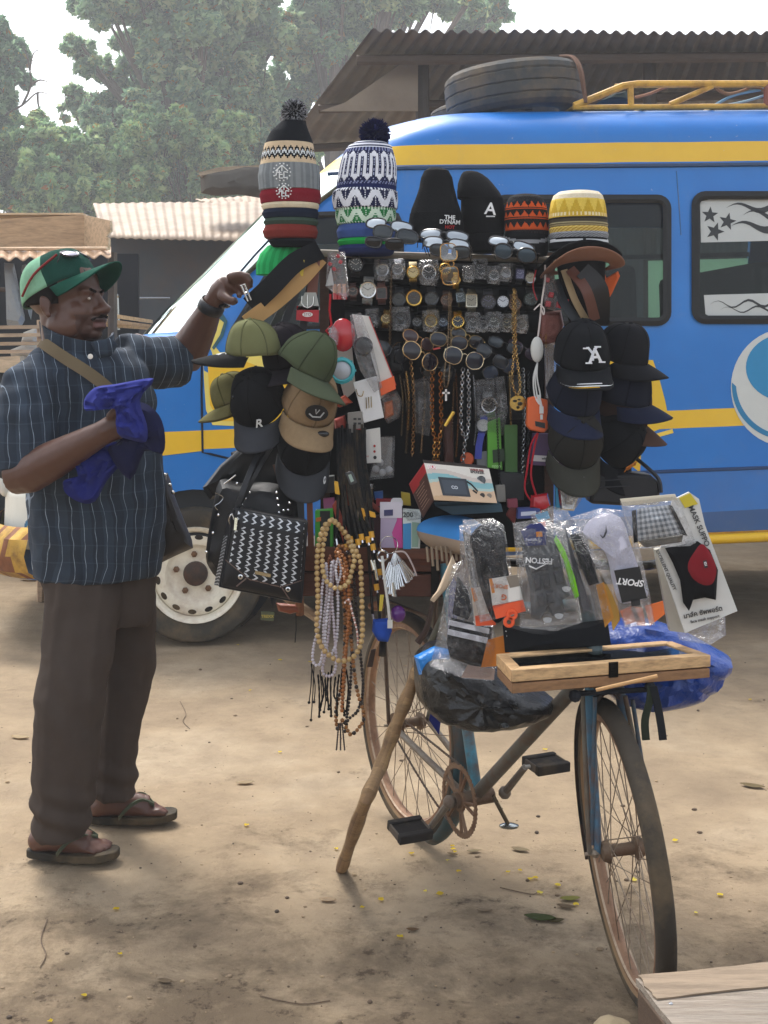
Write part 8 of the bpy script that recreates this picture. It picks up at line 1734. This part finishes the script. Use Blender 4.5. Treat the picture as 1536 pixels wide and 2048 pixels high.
m=MB(); m.pillow(ppoly([(905,1110),(870,1190),(860,1200),(868,1205),(900,1170),(915,1135)],2.95),.02,3,.003,2,col='#c9b49a'); m.build('pale_rag',CLOTH,label='pale rag strip under the saddle fringe',cat='rag')
# ---------- dark odds and ends that fill the lower rack
for pts,c,lb,Y,mt in(([(828,768),(858,762),(866,830),(858,872),(832,868)],'#1d1e20','black phone pouch in crinkled film between the bronze and gold chains',3.68,BAGP),([(975,756),(1008,752),(1014,800),(1006,838),(978,832)],'#16181b','black pouch in shiny film behind the diver watch',3.69,BAGP),([(945,775),(968,770),(970,838),(948,842)],'#2b2f33','narrow charcoal wallet behind the silver chain',3.69,LEATHER),([(884,838),(906,836),(908,930),(888,930)],'#4a2a22','red brown leather wallet edge behind the gold loop',3.69,LEATHER),([(772,690),(800,686),(806,745),(778,750)],'#1a1b1e','black leather pouch under the third watch roll near the boxed gadget',3.7,LEATHER),([(1014,752),(1044,748),(1050,838),(1018,840)],'#22262b','dark padded pouch beneath the violet sunglasses',3.7,LEATHER)):
    m=MB(); m.pillow(ppoly(pts,Y),.03,6,.006,pts[0][0],col=c); m.build('small_pouch',mt,label=lb,cat='pouch',group='dark pouches on the rack')
for x0,x1,Y,lb,sd in((826,862,3.655,'sheet of crumpled clear film over the black phone pouch',21),(948,1010,3.66,'loose clear film hanging around the diver watch',22),(1088,1120,3.6,'clear film scrap hanging below the sequinned purse',23)):
    m=MB(); y0=760 if x0<1000 else 690; m.pillow(ppoly([(x0,y0),(x1,y0-8),(x1+6,y0+60),(x1-4,y0+112),(x0+4,y0+105)],Y),.02,7,.008,sd); m.build('film_sheet',CELLO,label=lb,cat='plastic film',group='clear film on the rack')
chain([(848,750,3.665),(850,800,3.665),(846,850,3.66),(842,905,3.66)],4,'#a9895c','fine gold chain over the black phone pouch')
chain([(812,745,3.665),(818,800,3.66),(816,860,3.66)],5,'#b08d55','gold rope chain nearest the bronze rope chain')
chain([(946,752,3.66),(950,800,3.655),(952,850,3.655),(948,890,3.655)],4,'#8f9296','fine steel chain beside the charcoal wallet')
chain([(912,748,3.655),(914,800,3.655),(916,850,3.655),(912,915,3.655)],3.5,'#a0713f','copper chain between the lighter and the silver loop')
chain([(990,752,3.65),(992,800,3.65),(996,880,3.65),(1000,960,3.65)],4,'#6f7276','thin dark steel chain passing the green pack')
chain([(1018,745,3.655),(1020,800,3.65),(1022,850,3.65)],4,'#b59a62','short brass chain behind the medallion')
m=MB('#c2552a'); m.lathe([(.016,0),(.02,.006),(.016,.012)],MX.Translation(P(934,918,3.66))@MX.Rotation(R(90),4,'X'),20); m.build('orange_reel',PLAST,label='round orange cable reel behind the speaker box top edge',cat='reel')
slab('grey_card',[(952,905),(974,902),(976,936),(954,936)],3.67,.004,'#6f7072','small grey card between the blue strap and the green pack','card')
slab('black_carton',[(1000,945),(1048,948),(1048,1000),(1004,1000)],3.62,.05,'#1b1d20','black carton standing at the end of the shelf behind the red cord','box',side='#2a2c30')
slab('grey_carton',[(992,972),(1010,970),(1012,1004),(994,1004)],3.6,.03,'#8b8880','grey carton edge beside the speaker box','box')
slab('blue_carton',[(748,985),(766,983),(766,1000),(750,1000)],3.64,.03,'#2f5d9c','small blue carton behind the steel tin','box')
slab('flower_tin',[(1015,1000),(1035,998),(1036,1016),(1016,1016)],3.56,.03,'#8a3a4a','small plum carton at the foot of the curb chains','box')
